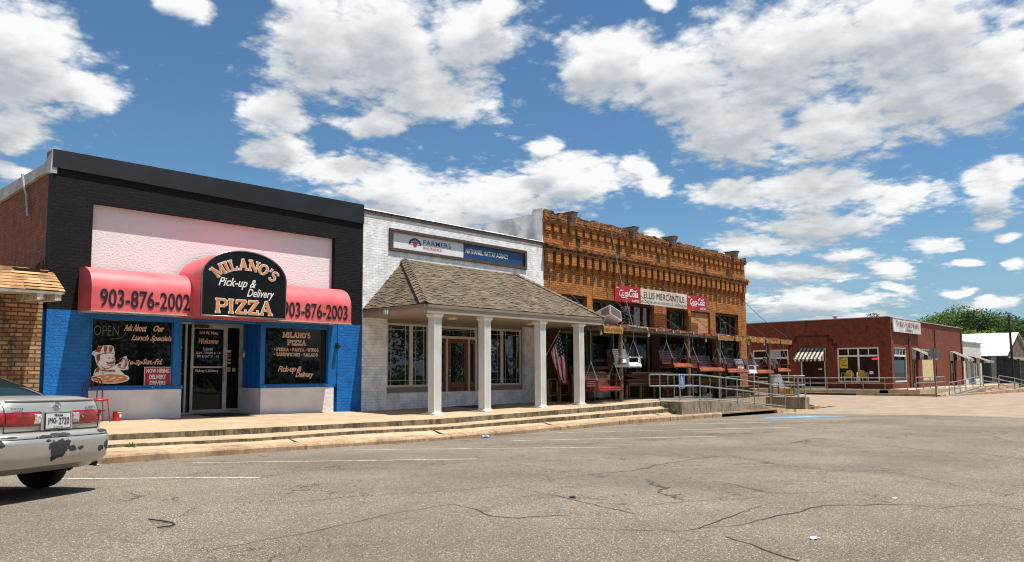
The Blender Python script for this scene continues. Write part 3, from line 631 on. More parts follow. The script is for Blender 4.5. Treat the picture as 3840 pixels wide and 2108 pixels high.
# blue shopfront frames, knee walls, recess
mb = MB()
mb.box(5.84, 12.17, 18.02, 18.2, 2.73, 2.80); mb.box(5.84, 5.90, 18.02, 18.14, 1.15, 2.73); mb.box(7.66, 7.86, 18.02, 18.14, 1.15, 2.73)
mb.box(5.84, 7.90, 17.985, 18.16, 1.12, 1.20); mb.box(9.87, 12.10, 17.985, 18.16, 1.10, 1.18); mb.box(9.87, 10.0, 18.02, 18.14, 1.18, 2.73); mb.box(11.88, 12.17, 18.02, 18.14, 1.18, 2.73)
mb.box(10.0, 11.88, 18.03, 18.14, 2.68, 2.73); mb.box(5.90, 7.66, 18.03, 18.14, 2.69, 2.73)
# recess side walls, ceiling
mb.quad((7.86, 18.14, 2.78), (7.86, 19.15, 2.78), (7.86, 19.15, 1.13), (7.86, 18.14, 1.13)); mb.quad((9.96, 18.14, .4), (9.96, 19.15, .4), (9.96, 19.15, 2.78), (9.96, 18.14, 2.78))
for y in (18.35, 18.55, 18.75, 18.95): mb.box(9.925, 9.96, y-.03, y+.03, .45, 2.75)
mb.quad((7.8, 18.1, 2.77), (10, 18.1, 2.77), (10, 19.2, 2.77), (7.8, 19.2, 2.77))
mb.build('shopfront_frame', M_BLUE, pz)
mb = MB(); mb.box(9.89, 12.06, 17.995, 18.2, .3, 1.10); mb.build('knee_wall', M_WSTUC, pz)
mb = MB(); mb.box(5.86, 7.87, 17.995, 18.2, .3, 1.118); mb.quad((7.865, 18.2, .3), (7.865, 19.1, .3), (7.865, 19.1, 1.118), (7.865, 18.2, 1.118)); mb.quad((9.9, 18.2, .3), (9.9, 19.1, .3), (9.9, 19.1, 1.1), (9.9, 18.2, 1.1))
mb.quad((9.9, 18.2, 1.1), (10, 18.2, 1.1), (10, 19.1, 1.1), (9.9, 19.1, 1.1))
mb.build('knee_wall', M_WSTUC, pz)
def window(parent, fn, u0, u1, v0, v1, d0, mglass=M_DGLASS, name='window', fm=None, fl=.05, bars=(), hbars=(), th=.06, bt=None):
    f_ = MB(); frame(f_, fn, u0, u1, v0, v1, fl, d0, d0+th, 0, bars, hbars, bt); fo = f_.build(name, fm, parent)
    p_ = MB(); p_.quad(fn(u0, v0, d0+th*.6), fn(u1, v0, d0+th*.6), fn(u1, v1, d0+th*.6), fn(u0, v1, d0+th*.6)); po = p_.build('pane', mglass, fo)
    return fo
wl = window(pz, FY, 5.90, 7.66, 1.20, 2.69, 18.06, fm=M_BLUE, fl=.02); wr = window(pz, FY, 10.0, 11.88, 1.18, 2.68, 18.06, fm=M_BLUE, fl=.02)
# inside of the shop seen through nothing: closed back wall of the recess
mb = MB(); frame(mb, FY, 7.86, 9.96, .46, 2.77, .05, 19.10, 19.16, 0, bars=(8.44,)); mb.build('entrance_frame', M_ALU, pz)
mb = MB(); mb.quad((7.87, 19.155, .4), (9.96, 19.155, .4), (9.96, 19.155, 2.77), (7.87, 19.155, 2.77)); mb.build('sidelight_pane', M_DGLASS, pz)
dr = MB(); frame(dr, FY, 8.56, 9.47, .50, 2.70, .065, 19.075, 19.12, hbars=(1.64,), bt=.04); dr.box(8.56, 9.47, 19.07, 19.12, 2.62, 2.735); dr = dr.build('door', M_ALU, pz)
mb = MB(); mb.quad((8.6, 19.10, .55), (9.45, 19.10, .55), (9.45, 19.10, 2.63), (8.6, 19.10, 2.63)); mb.build('pane', M_DGLASS, dr)
mb = MB(); mb.tube([(9.42, 19.07, 1.28), (9.42, 19.0, 1.30), (9.42, 19.0, 1.62), (9.42, 19.07, 1.64)], .014, 6); mb.box(9.40, 9.445, 19.05, 19.075, 1.2, 1.75); mb.build('handle', M_ALU, dr)
mb = MB(); mb.box(8.62, 8.98, 19.0, 19.07, 2.64, 2.71); mb.build('door_closer', mat('dark_bronze', (.03, .022, .016), .5), dr)
mb = MB(); frame(mb, FY, 9.47, 9.90, .52, 2.72, .05, 19.085, 19.11); mb.build('sidelight_frame', M_ALU, pz)
WY = 18.094
text('door_number', '115', L_BLACK, pz, 9.0, 19.07, 2.655, None, .05, bold=.02)
def double(name, s_, parent, x, y, z, w, h, sh=0, b1=.03, b2=.012, serif=False, **k):
    if serif:
        slab(name, s_, L_WHITE, parent, x, y, z, w, h, fat=.07, lift=.004, **k); slab(name, s_, L_ORANGE, parent, x, y, z, w, h, lift=.012, **k)
    else:
        text(name, s_, L_WHITE, parent, x, y, z, w, h, bold=b1, shear=sh, lift=.003, **k); text(name, s_, L_ORANGE, parent, x+.01, y, z+.008, w*.985, h*.95, bold=b2-.012, shear=sh, lift=.009, **k)
double('window_lettering', 'Ask About', wl, 6.57, WY, 2.44, .50, .15, .45); double('window_lettering', 'Our', wl, 7.22, WY, 2.45, .25, .14, .45)
double('window_lettering', 'Lunch Specials', wl, 6.74, WY, 2.20, .92, .16, .45)
double('window_lettering', '11a-2p', wl, 6.60, WY, 1.66, .40, .13, .35); double('window_lettering', 'Sun.-Fri.', wl, 7.0, WY, 1.69, .44, .13, .45)
text('neon_lettering', 'OPEN', L_GREY, wl, 5.95, WY, 2.32, .52, .22, bold=-.005)
strokes('neon_ring', [[(.35, .95), (.85, .92), (1, .5), (.85, .1), (.45, .02)]], L_GREY, wl, 6.0, WY, 2.24, .62, .44, .012)
# generic moustached cook with a pizza, in white with rust lines
fig = [(.02, .76), (.10, .70), (.13, .58), (.16, .50), (.20, .44), (.12, .35), (.08, .22), (.30, .20), (.90, .22), (.82, .30), (.76, .36), (.86, .34), (.99, .37), (.97, .62), (.93, .72), (.85, .70), (.80, .60), (.72, .52), (.66, .50), (.62, .44), (.64, .60), (.60, .70), (.62, .76), (.58, .96), (.50, 1.0), (.34, .99), (.18, .97), (.14, .86), (.05, .84)]
flatpoly('cook_decal', fig, L_WHITE, wl, 5.91, WY, 1.27, .80, .84, lift=.004)
pl_ = [(.5+.5*math.cos(a), .5+.5*math.sin(a)) for a in [R(10*i) for i in range(36)]]
flatpoly('pizza_decal', pl_, L_WHITE, wl, 5.93, WY, 1.26, .80, .24, lift=.008); flatpoly('pizza_decal', pl_, L_ORANGE, wl, 5.97, WY, 1.285, .72, .185, lift=.011)
random.seed(5)
for i in range(11):
    a = i*2.4; r_ = .38*math.sqrt((i+.5)/11)
    flatpoly('pizza_decal', [(.5+.5*math.cos(R(45*k))*random.uniform(.5, 1.1), .5+.5*math.sin(R(45*k))*random.uniform(.5, 1.1)) for k in range(8)], L_WHITE, wl, 6.27+.72*r_*math.cos(a), WY, 1.36+.17*r_*math.sin(a), .10, .03, lift=.014)
strokes('cook_decal', [[(.16, .74), (.30, .77), (.45, .80), (.60, .78)], [(.20, .72), (.20, .60), (.16, .50), (.22, .42)], [(.60, .74), (.63, .62), (.58, .58), (.60, .50), (.52, .42), (.40, .38), (.28, .44)],
 [.028, (.40, .56), (.47, .53), (.52, .55), (.57, .53), (.62, .56)], [.02, (.44, .66), (.50, .67)], [.02, (.55, .66), (.60, .66)], [(.42, .49), (.50, .47), (.56, .49)],
 [(.20, .95), (.24, .86), (.20, .80)], [(.34, .97), (.34, .86), (.38, .80)], [(.48, .97), (.46, .88), (.50, .82)], [(.10, .82), (.16, .84)],
 [.02, (.24, .36), (.40, .32), (.55, .34), (.64, .30)], [.018, (.16, .34), (.12, .26)], [.018, (.30, .30), (.34, .25)],
 [(.72, .58), (.78, .66), (.84, .66), (.82, .58), (.76, .56)], [(.84, .68), (.90, .60), (.90, .48), (.84, .44)], [(.94, .68), (.94, .50), (.88, .42)], [(.70, .44), (.80, .40), (.92, .40)], [.03, (.22, .68), (.21, .62)]],
 mat('rust_line', (.30, .06, .02), .6), wl, 5.91, WY, 1.27, .80, .84, .019, lift=.007)
M_RUSTL = MATS['rust_line']
for pl3 in ([(.16, .95), (.30, .98), (.26, .90), (.20, .80), (.13, .84)], [(.36, .97), (.42, .97), (.40, .84), (.34, .80)], [(.50, .97), (.56, .95), (.54, .84), (.48, .82)], [(.14, .74), (.24, .76), (.24, .62), (.20, .56), (.15, .62)], [(.40, .57), (.48, .54), (.56, .57), (.62, .55), (.56, .51), (.48, .50), (.42, .52)], [(.18, .44), (.24, .40), (.22, .30), (.12, .28)], [(.30, .38), (.44, .34), (.60, .36), (.66, .32), (.52, .30), (.34, .33)], [(.72, .52), (.80, .50), (.78, .44), (.70, .46)]):
    flatpoly('cook_decal', pl3, M_RUSTL, wl, 5.91, WY, 1.27, .80, .84, lift=.0085)
for s_, x0, x1, z0, z1, srf in [("MILANO'S", 10.54, 11.36, 2.42, 2.55, 1), ('PIZZA', 10.68, 11.23, 2.22, 2.35, 1), ('PIZZA', 10.36, 10.72, 2.06, 2.14, 1), ('PASTA', 10.82, 11.18, 2.06, 2.14, 1), ('WINGS', 11.28, 11.62, 2.06, 2.14, 1), ('SANDWICHES', 10.36, 11.06, 1.93, 2.01, 1), ('SALADS', 11.16, 11.60, 1.93, 2.01, 1)]:
    sz = z1-z0
    slab('window_lettering', s_, L_WHITE, wr, x0, WY, z0, x1-x0, sz, fat=.06, lift=.004); slab('window_lettering', s_, L_ORANGE, wr, x0, WY, z0, x1-x0, sz, lift=.012, thin=.9)
for x_, z_ in ((10.31, 2.10), (10.77, 2.10), (11.23, 2.10), (10.31, 1.97), (11.11, 1.97)): flatpoly('bullet', pl_, L_ORANGE, wr, x_-.02, WY, z_-.02, .04, .04)
double('window_lettering', 'Pick-up &', wr, 10.41, WY, 1.47, .70, .2, .4); double('window_lettering', 'Delivery', wr, 10.93, WY, 1.33, .55, .19, .4)
double('door_lettering', '114 W. Main', dr, 8.77, 19.09, 2.48, .48, .075); double('door_lettering', 'Welcome', dr, 8.75, 19.09, 2.24, .52, .14, .35)
for s_, x0, x1, z_ in (('HOURS', 8.88, 9.13, 2.08), ('SUN - THURS 11 - 9', 8.69, 9.33, 1.975), ('FRI & SAT 11 - 10', 8.72, 9.29, 1.89)): text('door_lettering', s_, L_WHITE, dr, x0, 19.09, z_, x1-x0, .06, bold=.008)
flatpoly('underline', [(0, 0), (1, 0), (1, 1), (0, 1)], L_WHITE, dr, 8.88, 19.09, 2.055, .25, .008)
double('door_lettering', 'Pick-up & Delivery', dr, 8.69, 19.09, 1.50, .60, .08)
for z0, h_, c_ in ((2.02, .07, (.6, .6, .62)), (1.91, .08, (.45, .05, .03)), (1.80, .08, (.03, .08, .3)), (1.73, .04, (.7, .5, .5)), (1.52, .12, (.35, .33, .25))):
    st_ = flatpoly('sticker', [(0, 0), (1, 0), (1, 1), (0, 1)], mat('sticker_%d' % int(z0*100), c_, .5), pz, 9.53, 19.15, z0, .12, h_)
text('sticker_lettering', 'VISA', L_WHITE, pz, 9.54, 19.135, 1.82, .10, .035, bold=.03)
flatpoly('sticker', [(0, 0), (1, 0), (1, 1), (0, 1)], mat('sticker_y', (.6, .5, .2), .5), pz, 9.70, 19.15, 1.53, .08, .09)
flatpoly('sticker_mark', pl_, mat('sticker_orange', (.7, .2, .02), .5), pz, 9.55, 19.14, 1.925, .045, .05, lift=.007); flatpoly('sticker_mark', pl_, mat('sticker_red', (.5, .02, .02), .5), pz, 9.585, 19.14, 1.925, .045, .05, lift=.009)
mb = MB(); mb.lathe([(.0, 0), (.05, .01), (.055, .04), (.05, .06), (0, .07)], (0, 0, 0), 16)
mb.v = [(9.93+v[0], 19.0-v[2], 1.97+v[1]*1.7) for v in mb.v]; mb.build('alarm_bell', M_ALU, pz)
mb = MB(); mb.box(12.09, 12.17, 17.93, 18.0, 2.16, 2.30); mb.lathe([(.01, 0), (.05, .05), (.06, .10)], (12.13, 17.9, 2.14), 10); mb.build('wall_lamp', mat('black_lamp', (.02, .02, .02), .4), pz)
# small red poster
nh = MB(); nh.box(7.045, 7.645, 18.07, 18.078, 1.19, 1.63); nh = nh.build('poster', mat('poster_red', (.42, .012, .02), .4)); tag(nh, 'red NOW HIRING DELIVERY DRIVERS poster in lower corner of pizza shop window', 'poster')
mb = MB(); frame(mb, FY, 7.04, 7.65, 1.185, 1.635, .012, 18.062, 18.068); mb.build('border', L_WHITE, nh)
for s_, z_, w_ in (('NOW HIRING', 1.495, .52), ('DELIVERY', 1.355, .38), ('DRIVERS', 1.215, .36)): text('poster_lettering', s_, L_WHITE, nh, 7.345-w_/2, 18.07, z_, w_, .10, bold=.03)

# curved red awning with domed centre sign
M_AWN = mat('red_awning_vinyl', (.78, .155, .165), .45, .10, 1.7, .15, 3, spec=.35, col2=(.64, .105, .12))
aw = thing('storefront_awning', 'curved red vinyl awning over the pizza shopfront with phone numbers and domed black sign', 'awning', (9, 18, 2.8))
def awning(x0, x1, yf=17.18):
    mb = MB(); prof = [(18.0, 3.77), (17.72, 3.76), (17.52, 3.71), (17.35, 3.62), (17.24, 3.48), (17.185, 3.32), (yf, 3.15), (yf, 2.80)]
    fine = []
    for i in range(len(prof)-2):
        p0, p1, p2, p3 = [Vector(prof[max(0, min(len(prof)-2, j))]) for j in (i-1, i, i+1, i+2)]
        for q_ in range(6):
            t_ = q_/6; v_ = .5*((2*p1)+(p2-p0)*t_+(2*p0-5*p1+4*p2-p3)*t_**2+(3*p1-p0-3*p2+p3)*t_**3); fine.append((v_.x, v_.y))
    prof = fine+prof[-2:]
    k = 4
    for i in range(k):
        a, b = x0+(x1-x0)*i/k, x0+(x1-x0)*(i+1)/k
        for (ya, za), (yb, zb) in zip(prof, prof[1:]): mb.add([(a, ya, za), (b, ya, za), (b, yb, zb), (a, yb, zb)], [(0, 1, 2, 3)], 0, True)
    for x_ in (x0, x1): mb.add([(x_, y, z) for y, z in prof]+[(x_, 18, 2.8)], [tuple(range(len(prof)+1))])
    mb.add([(x0, yf, 2.80), (x1, yf, 2.80), (x1, 18, 2.80), (x0, 18, 2.80)], [(0, 1, 2, 3)], 1)
    return mb.build('canopy_cover', [M_AWN, mat('awning_underside', (.45, .40, .34), .8)], aw)
a1 = awning(5.58, 7.85); a2 = awning(9.7, 12.03)
mb = MB()
for x0, x1 in ((5.58, 7.70), (9.9, 12.03)): mb.box(x0-.004, x1+.004, 17.165, 17.195, 2.775, 2.80)
mb.build('bottom_rail', mat('awning_rail', (.5, .42, .34), .5), aw)
text('phone_number', '903-876-2002', L_BLACK, a1, 5.745, 17.175, 2.885, 1.90, .385, bold=.014); text('phone_number', '903-876-2003', L_BLACK, a2, 9.99, 17.175, 2.885, 1.92, .385, bold=.014)
DY = 16.8; CX, CZ, DW, DR_ = 8.76, 3.685, 1.03, .645
dome = [(7.71, 2.78), (9.81, 2.79), (9.81, 3.69)]+[(CX+1.05*math.cos(R(a)), 3.69+DR_*math.sin(R(a))) for a in range(2, 179, 2)]+[(7.71, 3.69)]
mb = MB()
for i in range(2, len(dome)):
    (a, za), (b, zb) = dome[i-1] if i > 2 else dome[2], dome[i]
    if i > 2: mb.add([(a, DY, za), (b, DY, zb), (b, 18, zb), (a, 18, za)], [(0, 1, 2, 3)], 0, True)
mb.quad((7.71, DY, 2.78), (7.71, 18, 2.78), (7.71, 18, 3.69), (7.71, DY, 3.69)); mb.quad((9.81, DY, 2.79), (9.81, 18, 2.79), (9.81, 18, 3.69), (9.81, DY, 3.69))
mb.quad((7.71, DY+.02, 2.785), (9.81, DY+.02, 2.785), (9.81, 18, 2.785), (7.71, 18, 2.785))
mb.build('dome_cover', M_AWN, aw)
mb = MB(); mb.prism(dome, FY, DY-.06, DY+.002); sf = mb.build('sign_face', mat('gloss_black_sign', (.010, .010, .011), .12, .2, 2, .05, 3, spec=.5), aw)
mb = MB(); mb.tube([(x, DY-.06, z) for x, z in dome]+[(7.71, DY-.06, 2.78)], .016, 5); mb.build('sign_trim', mat('chrome_trim', (.35, .33, .31), .25, metal=.8), sf)
def arcw(u, v, w=1.66, rad=.98):
    a = (u/w-.5)*1.55; return (w/2+(rad+v)*math.sin(a)*1.0, (rad+v)*math.cos(a)*.86-rad*.86+.0)
slab('sign_lettering', "MILANO'S", L_WHITE, sf, 7.93, DY-.06, 3.90, 1.66, .28, fat=.06, lift=.005, warp=arcw); slab('sign_lettering', "MILANO'S", L_ORANGE, sf, 7.93, DY-.06, 3.90, 1.66, .28, lift=.014, warp=arcw)
slab('sign_lettering', 'PIZZA', L_WHITE, sf, 8.03, DY-.06, 2.86, 1.42, .32, fat=.05, lift=.005); slab('sign_lettering', 'PIZZA', L_ORANGE, sf, 8.03, DY-.06, 2.86, 1.42, .32, lift=.014)
text('sign_lettering', 'Pick-up &', L_WHITE, sf, 8.09, DY-.06, 3.42, .93, .26, shear=.4, bold=.012); text('sign_lettering', 'Delivery', L_WHITE, sf, 8.79, DY-.06, 3.21, .70, .25, shear=.4, bold=.012)
# fairy lights round the windows
sg = thing('string_lights', 'string of tiny coloured fairy lights sagging along the pizza shop windows', 'string lights', (9, 17.9, 2.7))
M_WIRE = mat('dark_wire', (.02, .03, .02), .6)
wires = []
def wav(p, q, n, sag=.02): return [tuple(p[k]+(q[k]-p[k])*i/n+(random.uniform(-sag, sag) if k == 2 else 0) for k in range(3)) for i in range(n+1)]
paths = [wav((5.6, 17.25, 2.76), (9.8, 16.9, 2.74), 60, .025), wav((9.8, 17.2, 2.76), (12.0, 17.2, 2.77), 34, .025), wav((5.88, 17.975, 1.17), (7.86, 17.975, 1.165), 30, .004), wav((7.85, 17.98, 1.17), (7.83, 17.98, 2.7), 20, .004), wav((5.88, 17.98, 1.17), (5.87, 17.98, 2.7), 20, .004),
 wav((10, 17.975, 1.14), (11.9, 17.975, 1.14), 30, .004), wav((11.93, 17.98, 1.15), (11.93, 17.98, 2.7), 22, .004), wav((10, 17.98, 2.70), (11.9, 17.98, 2.71), 26, .01)]
mb = MB()
for p in paths: mb.tube(p, .004, 4)
mb.build('wire', M_WIRE, sg)
LC = [mat('fairy_green', (.02, .6, .2), .3, emit=.8), mat('fairy_red', (.6, .03, .03), .3, emit=.4), mat('fairy_blue', (.05, .1, .7), .3, emit=.5)]
k = 0
for p in paths:
    for q in p[::4]:
        if k > 70: break
        mb = MB(); mb.lathe([(0, -.012), (.009, 0), (0, .012)], (q[0], q[1]-.008, q[2]), 5); mb.build('bulb', LC[k % 3], sg); k += 1
# things on the pavement
ch = thing('red_cafe_chair', 'red bent-wire cafe chair with round seat beside the white knee wall', 'chair', (5.9, 17.55, .465))
M_RED = mat('red_enamel', (.45, .012, .02), .35, .1); M_DRED = mat('dark_red_enamel', (.13, .006, .012), .35, .1)
def world_tube(pl, r, n=6): 
    mb = MB()
    for p in pl: mb.tube(p, r, n)
    return mb
mb = MB(); mb.lathe([(0, 0), (.19, 0), (.205, .02), (.20, .045), (0, .06)], (5.9, 17.5, .905), 20); mb.build('seat', M_RED, ch)
bk = []
hoop = [(5.68, 17.68, .92), (5.655, 17.71, 1.15), (5.68, 17.73, 1.30), (5.78, 17.74, 1.385), (5.9, 17.74, 1.40), (6.0, 17.74, 1.37), (6.05, 17.72, 1.25), (6.04, 17.69, 1.05), (6.03, 17.66, .92)]
mb = world_tube([hoop, [(5.76, 17.68, .92), (5.75, 17.70, 1.08), (5.70, 17.72, 1.22), (5.74, 17.73, 1.32), (5.82, 17.73, 1.32), (5.87, 17.73, 1.22), (5.84, 17.73, 1.14)], [(5.93, 17.68, .92), (5.94, 17.7, 1.1), (5.99, 17.72, 1.24), (5.95, 17.73, 1.33), (5.88, 17.73, 1.32), (5.84, 17.73, 1.22)]], .011)
mb.build('backrest', M_DRED, ch)
for x_, y_ in ((6.1, 17.36), (5.72, 17.34), (6.08, 17.7), (5.7, 17.72)):
    mb = MB(); mb.tube([(5.9+(x_-5.9)*.75, 17.5+(y_-17.5)*.75, .915), (x_, y_, zwalk(x_, y_))], .011, 6); mb.build('leg', M_RED, ch)
mb = MB(); mb.tube([(5.9+.15*math.cos(R(a)), 17.52+.15*math.sin(R(a)), .70) for a in range(0, 361, 24)], .007, 5); mb.build('brace_ring', M_RED, ch)
cn = MB(); cn.lathe([(0, 0), (.078, 0), (.08, .006), (.078, .01), (.078, .195), (.082, .2), (.078, .205), (.07, .2), (.07, .02), (0, .02)], (6.36, 17.72, zwalk(6.36, 17.7)), 24)
cn = cn.build('coffee_can', mat('coffee_can_red', (.55, .012, .015), .3)); tag(cn, 'red coffee can on the pavement by the white knee wall', 'can')
flatpoly('can_label', pl_, mat('label_pale', (.7, .68, .55), .5), cn, 6.385, 17.65, .53, .055, .08, rgt=(.95, .3, 0)); text('can_lettering', 'Coffee', L_WHITE, cn, 6.35, 17.645, .625, .07, .03, rgt=(.97, .2, 0), bold=.03)
for (x0, x1, y0, y1, lab) in ((8.5, 9.45, 17.75, 18.75, 'black rubber doormat in front of the pizza shop door'), (16.4, 17.4, 17.0, 17.85, 'thin dark doormat in front of the wooden office door')):
    mb = MB(); z_ = zwalk(x0, y0); mb.hexa([(x0, y0, z_), (x1, y0, z_), (x1, y1, z_+.01), (x0, y1, z_+.01)], [(x0, y0, z_+.018), (x1, y0, z_+.018), (x1, y1, z_+.03), (x0, y1, z_+.03)])
    tag(mb.build('doormat', mat('rubber', (.015, .014, .013), .9, bump=.6)), lab, 'doormat', 'doormats')

# ------------------------------------------------------------------ neighbour on the left
nb = thing('shingled_shop', 'buff brick shop with tan shingled pent roof and white rafter tails, at the left edge', 'building', (0, 18, .47))
OLDB = brick('buff_antique_brick', (.52, .34, .19), (.26, .115, .045), (.11, .07, .035), bw=.235, bh=.086, ms=.014, bump=1.2, stain=.55, noise=1.2, nscale=14, smooth=.25)
mb = MB(); mb.box(-14, 4.92, 18.0, 18.3, .3, 3.55); mb.box(-14, 4.92, 18.3, 34, .3, 3.5); mb.build('brick_wall', OLDB, nb)
mb = MB(); mb.box(4.921, 4.998, 18.12, 18.2, .3, 2.85); mb.build('blue_corner_strip', M_BLUE, nb)
def shingles(name, cols, parent, fnp, nrow, ncol, rnd, th=.012, skew=0, zig=0, over=1.12, clipf=None):
    """rows of overlapping tabs over a sloping surface; fnp(s, t, h): s along, t up the slope, h above it"""
    mb = MB(); rr = random.Random(rnd); w = 1/ncol
    for r_ in range(nrow):
        t0 = r_/nrow; t1 = min(1., (r_+over)/nrow); sh = rr.random()*w
        x = -sh
        while x < 1:
            ww = w*rr.uniform(.75, 1.3); a, b = max(0, x), min(1, x+ww); x += ww
            if b-a < .001: continue
            m_ = rr.randrange(len(cols)); hh = th*rr.choice((1, 1, 1.9)); dz_ = (zig/nrow)*rr.choice((0, 1)) if zig else 0
            ta = max(0, t0-dz_)
            if clipf:
                a0, b0 = clipf(ta, a, b)
                if a0 is None: continue
                a1, b1 = clipf(t1, a, b)
                if a1 is None: a1 = b1 = (a0+b0)/2
            else: a0, b0, a1, b1 = a, b, a, b
            p = [fnp(a0, ta, hh), fnp(b0, ta, hh), fnp(b1, t1, .001), fnp(a1, t1, .001)]
            q = [fnp(a0, ta, 0), fnp(b0, ta, 0)]
            mb.quad(*p, m_); mb.quad(q[0], q[1], p[1], p[0], len(cols))
    return mb.build(name, list(cols)+[mat('shingle_edge', (.05, .035, .022), .95)], parent)
def shmat(n_, c): return mat(n_, c, .95, .18, 3, .6, 70)
TAN = [shmat('tan_shingle_%d' % i, c) for i, c in enumerate([(.50, .27, .12), (.42, .215, .095), (.56, .32, .15), (.35, .18, .085)])]
segs = [((16.6, 3.08), (17.35, 3.51)), ((17.35, 3.51), (17.95, 3.66))]
for (ya, za), (yb, zb) in segs:
    mb = MB(); mb.hexa([(-14, ya, za-.05), (4.9, ya, za-.05), (4.9, yb, zb-.05), (-14, yb, zb-.05)], [(-14, ya, za), (4.9, ya, za), (4.9, yb, zb), (-14, yb, zb)]); mb.build('roof_deck', TAN[1], nb)
    L = math.hypot(yb-ya, zb-za); nx_, nz_ = -(zb-za)/L, (yb-ya)/L
    shingles('roof_shingles', TAN, nb, lambda s_, t, h, ya=ya, yb=yb, za=za, zb=zb, nx_=nx_, nz_=nz_: (-6+10.92*s_, ya+(yb-ya)*t+nx_*h, za+(zb-za)*t+nz_*h), 6 if ya < 17 else 4, 42, 3)
mb = MB(); mb.box(-14, 4.86, 16.58, 16.60, 3.02, 3.07); mb.build('fascia', mat('grey_fascia', (.35, .33, .30), .7), nb)
mb = MB(); mb.add([(-14, 16.62, 3.02), (4.86, 16.62, 3.02), (4.86, 17.99, 3.10), (-14, 17.99, 3.10)], [(0, 1, 2, 3)]); mb.build('soffit', mat('cream_soffit', (.50, .40, .27), .8), nb)
M_RAFT = mat('peeling_white_wood', (.62, .56, .47), .9, .3, 9, .8, 30)
for x_ in (4.43, 4.74, 2.6, .8):
    mb = MB(); mb.hexa([(x_, 16.6, 2.90), (x_+.11, 16.6, 2.90), (x_+.11, 18, 2.96), (x_, 18, 2.96)], [(x_, 16.6, 3.03), (x_+.11, 16.6, 3.03), (x_+.11, 18, 3.09), (x_, 18, 3.09)]); mb.build('rafter', M_RAFT, nb)
tf = MB(); rr = random.Random(4)
for i in range(70):
    x_, y_ = 4.86+rr.uniform(-.12, .1), 18.0+rr.uniform(-.12, .0); z_ = 3.66
    a = rr.uniform(0, 6.28); L = rr.uniform(.06, .28); c_ = (x_+.3*L*math.cos(a), y_-abs(.3*L*math.sin(a)), z_+L)
    tf.add([(x_-.006, y_, z_), (x_+.006, y_, z_), c_], [(0, 1, 2)])
tag(tf.build('dead_weeds', mat('dry_weed', (.02, .015, .01), .9)), 'dark dead weed tuft growing where the tan roof meets the black wall', 'plant')
# ------------------------------------------------------------------ insurance office
WHB = brick('white_painted_brick', (.92, .92, .91), (.88, .88, .875), (.72, .71, .70), bw=.215, bh=.079, ms=.007, rough=.6, bump=.6, noise=.9, nscale=16, smooth=.3)
BRT = brick('brown_trim_brick', (.10, .072, .062), (.13, .095, .08), (.045, .032, .027), bw=.085, bh=.30, ms=.010, rough=.8, bump=1.3, noise=1.2, nscale=30)
M_TAUPE = mat('taupe_paint', (.245, .195, .145), .6, .06, 3); M_CREAM = mat('cream_window_frame', (.60, .56, .49), .5, .05, 3)
M_SOFF = mat('taupe_soffit', (.33, .26, .19), .7, .05, 2); M_FASC = mat('taupe_fascia', (.36, .30, .235), .5, .06, 2)
fb = thing('insurance_office', 'white painted brick office with brown shingled hip porch roof on fluted columns', 'building', (17, 18, .42))
mb = MB(); wall(mb, FY, 12.99, 20.93, .3, 6.09, 18.0, 18.35, [(13.88, 19.89, .3, 3.11), (13.93, 19.975, 5.13, 5.735)])
mb.quad((12.985, 18.0, .3), (12.985, 18.3, .3), (12.985, 18.3, 6.2), (12.985, 18.0, 6.2))
mb.box(13.88, 19.89, 18.08, 18.35, .3, .885, 0)
mb.quad((13.9, 18.10, 5.1), (20, 18.10, 5.1), (20, 18.10, 5.75), (13.9, 18.10, 5.75)); mb.build('brick_wall', WHB, fb)
mb = MB(); mb.box(13.0, 20.93, 18.4, 40, .3, 5.7); mb.build('building_block', M_WSTUC, fb)
mb = MB(); mb.box(12.99, 20.92, 17.97, 18.36, 6.085, 6.20); mb.build('parapet_trim', BRT, fb)
mb = MB()
k = 60
for i in range(k):
    a, b = 12.99+7.93*i/k, 12.99+7.93*(i+1)/k; h_ = 6.225+random.uniform(-.012, .012)
    mb.hexa([(a, 17.955, 6.20), (b, 17.955, 6.20), (b, 18.4, 6.20), (a, 18.4, 6.20)], [(a, 17.98, h_), (b, 17.98, h_), (b, 18.4, h_+.02), (a, 18.4, h_+.02)])
mb.build('parapet_cap', mat('white_coating', (.72, .72, .70), .7, .1, 4, .5, 9), fb)
mb = MB(); frame(mb, FY, 13.905, 20.0, 5.095, 5.775, .10, 17.955, 18.1, 0); mb.build('sign_surround_trim', BRT, fb)
# recessed shopfront: taupe surround, windows, doors
mb = MB(); wall(mb, FY, 13.88, 19.89, .886, 3.11, 18.12, 18.2, [(13.94, 15.55, 1.06, 2.95), (15.86, 17.66, .4, 2.95), (18.0, 19.79, 1.06, 2.95)]); mb.build('taupe_surround', M_TAUPE, fb)
PR = []
def pane_bars(f_, u0, u1, v0, v1):
    mb = MB()
    for u in (u0+.13, u1-.13): mb.box(u-.006, u+.006, 18.128, 18.136, v0, v1)
    for v in (v0+.13, v1-.13): mb.box(u0, u1, 18.129, 18.135, v-.006, v+.006)
    mb.build('muntin', M_CREAM, f_)
for (u0, u1, br_) in ((13.93, 15.56, 14.87), (17.99, 19.80, 18.84)):
    w_ = window(fb, FY, u0, u1, 1.05, 2.96, 18.10, M_FGLASS, fm=M_CREAM, fl=.065, bars=(br_,), bt=.13)
    pane_bars(w_, u0+.06, br_-.07, 1.12, 2.9); pane_bars(w_, br_+.07, u1-.06, 1.12, 2.9)
    if u0 > 16: wfr = w_
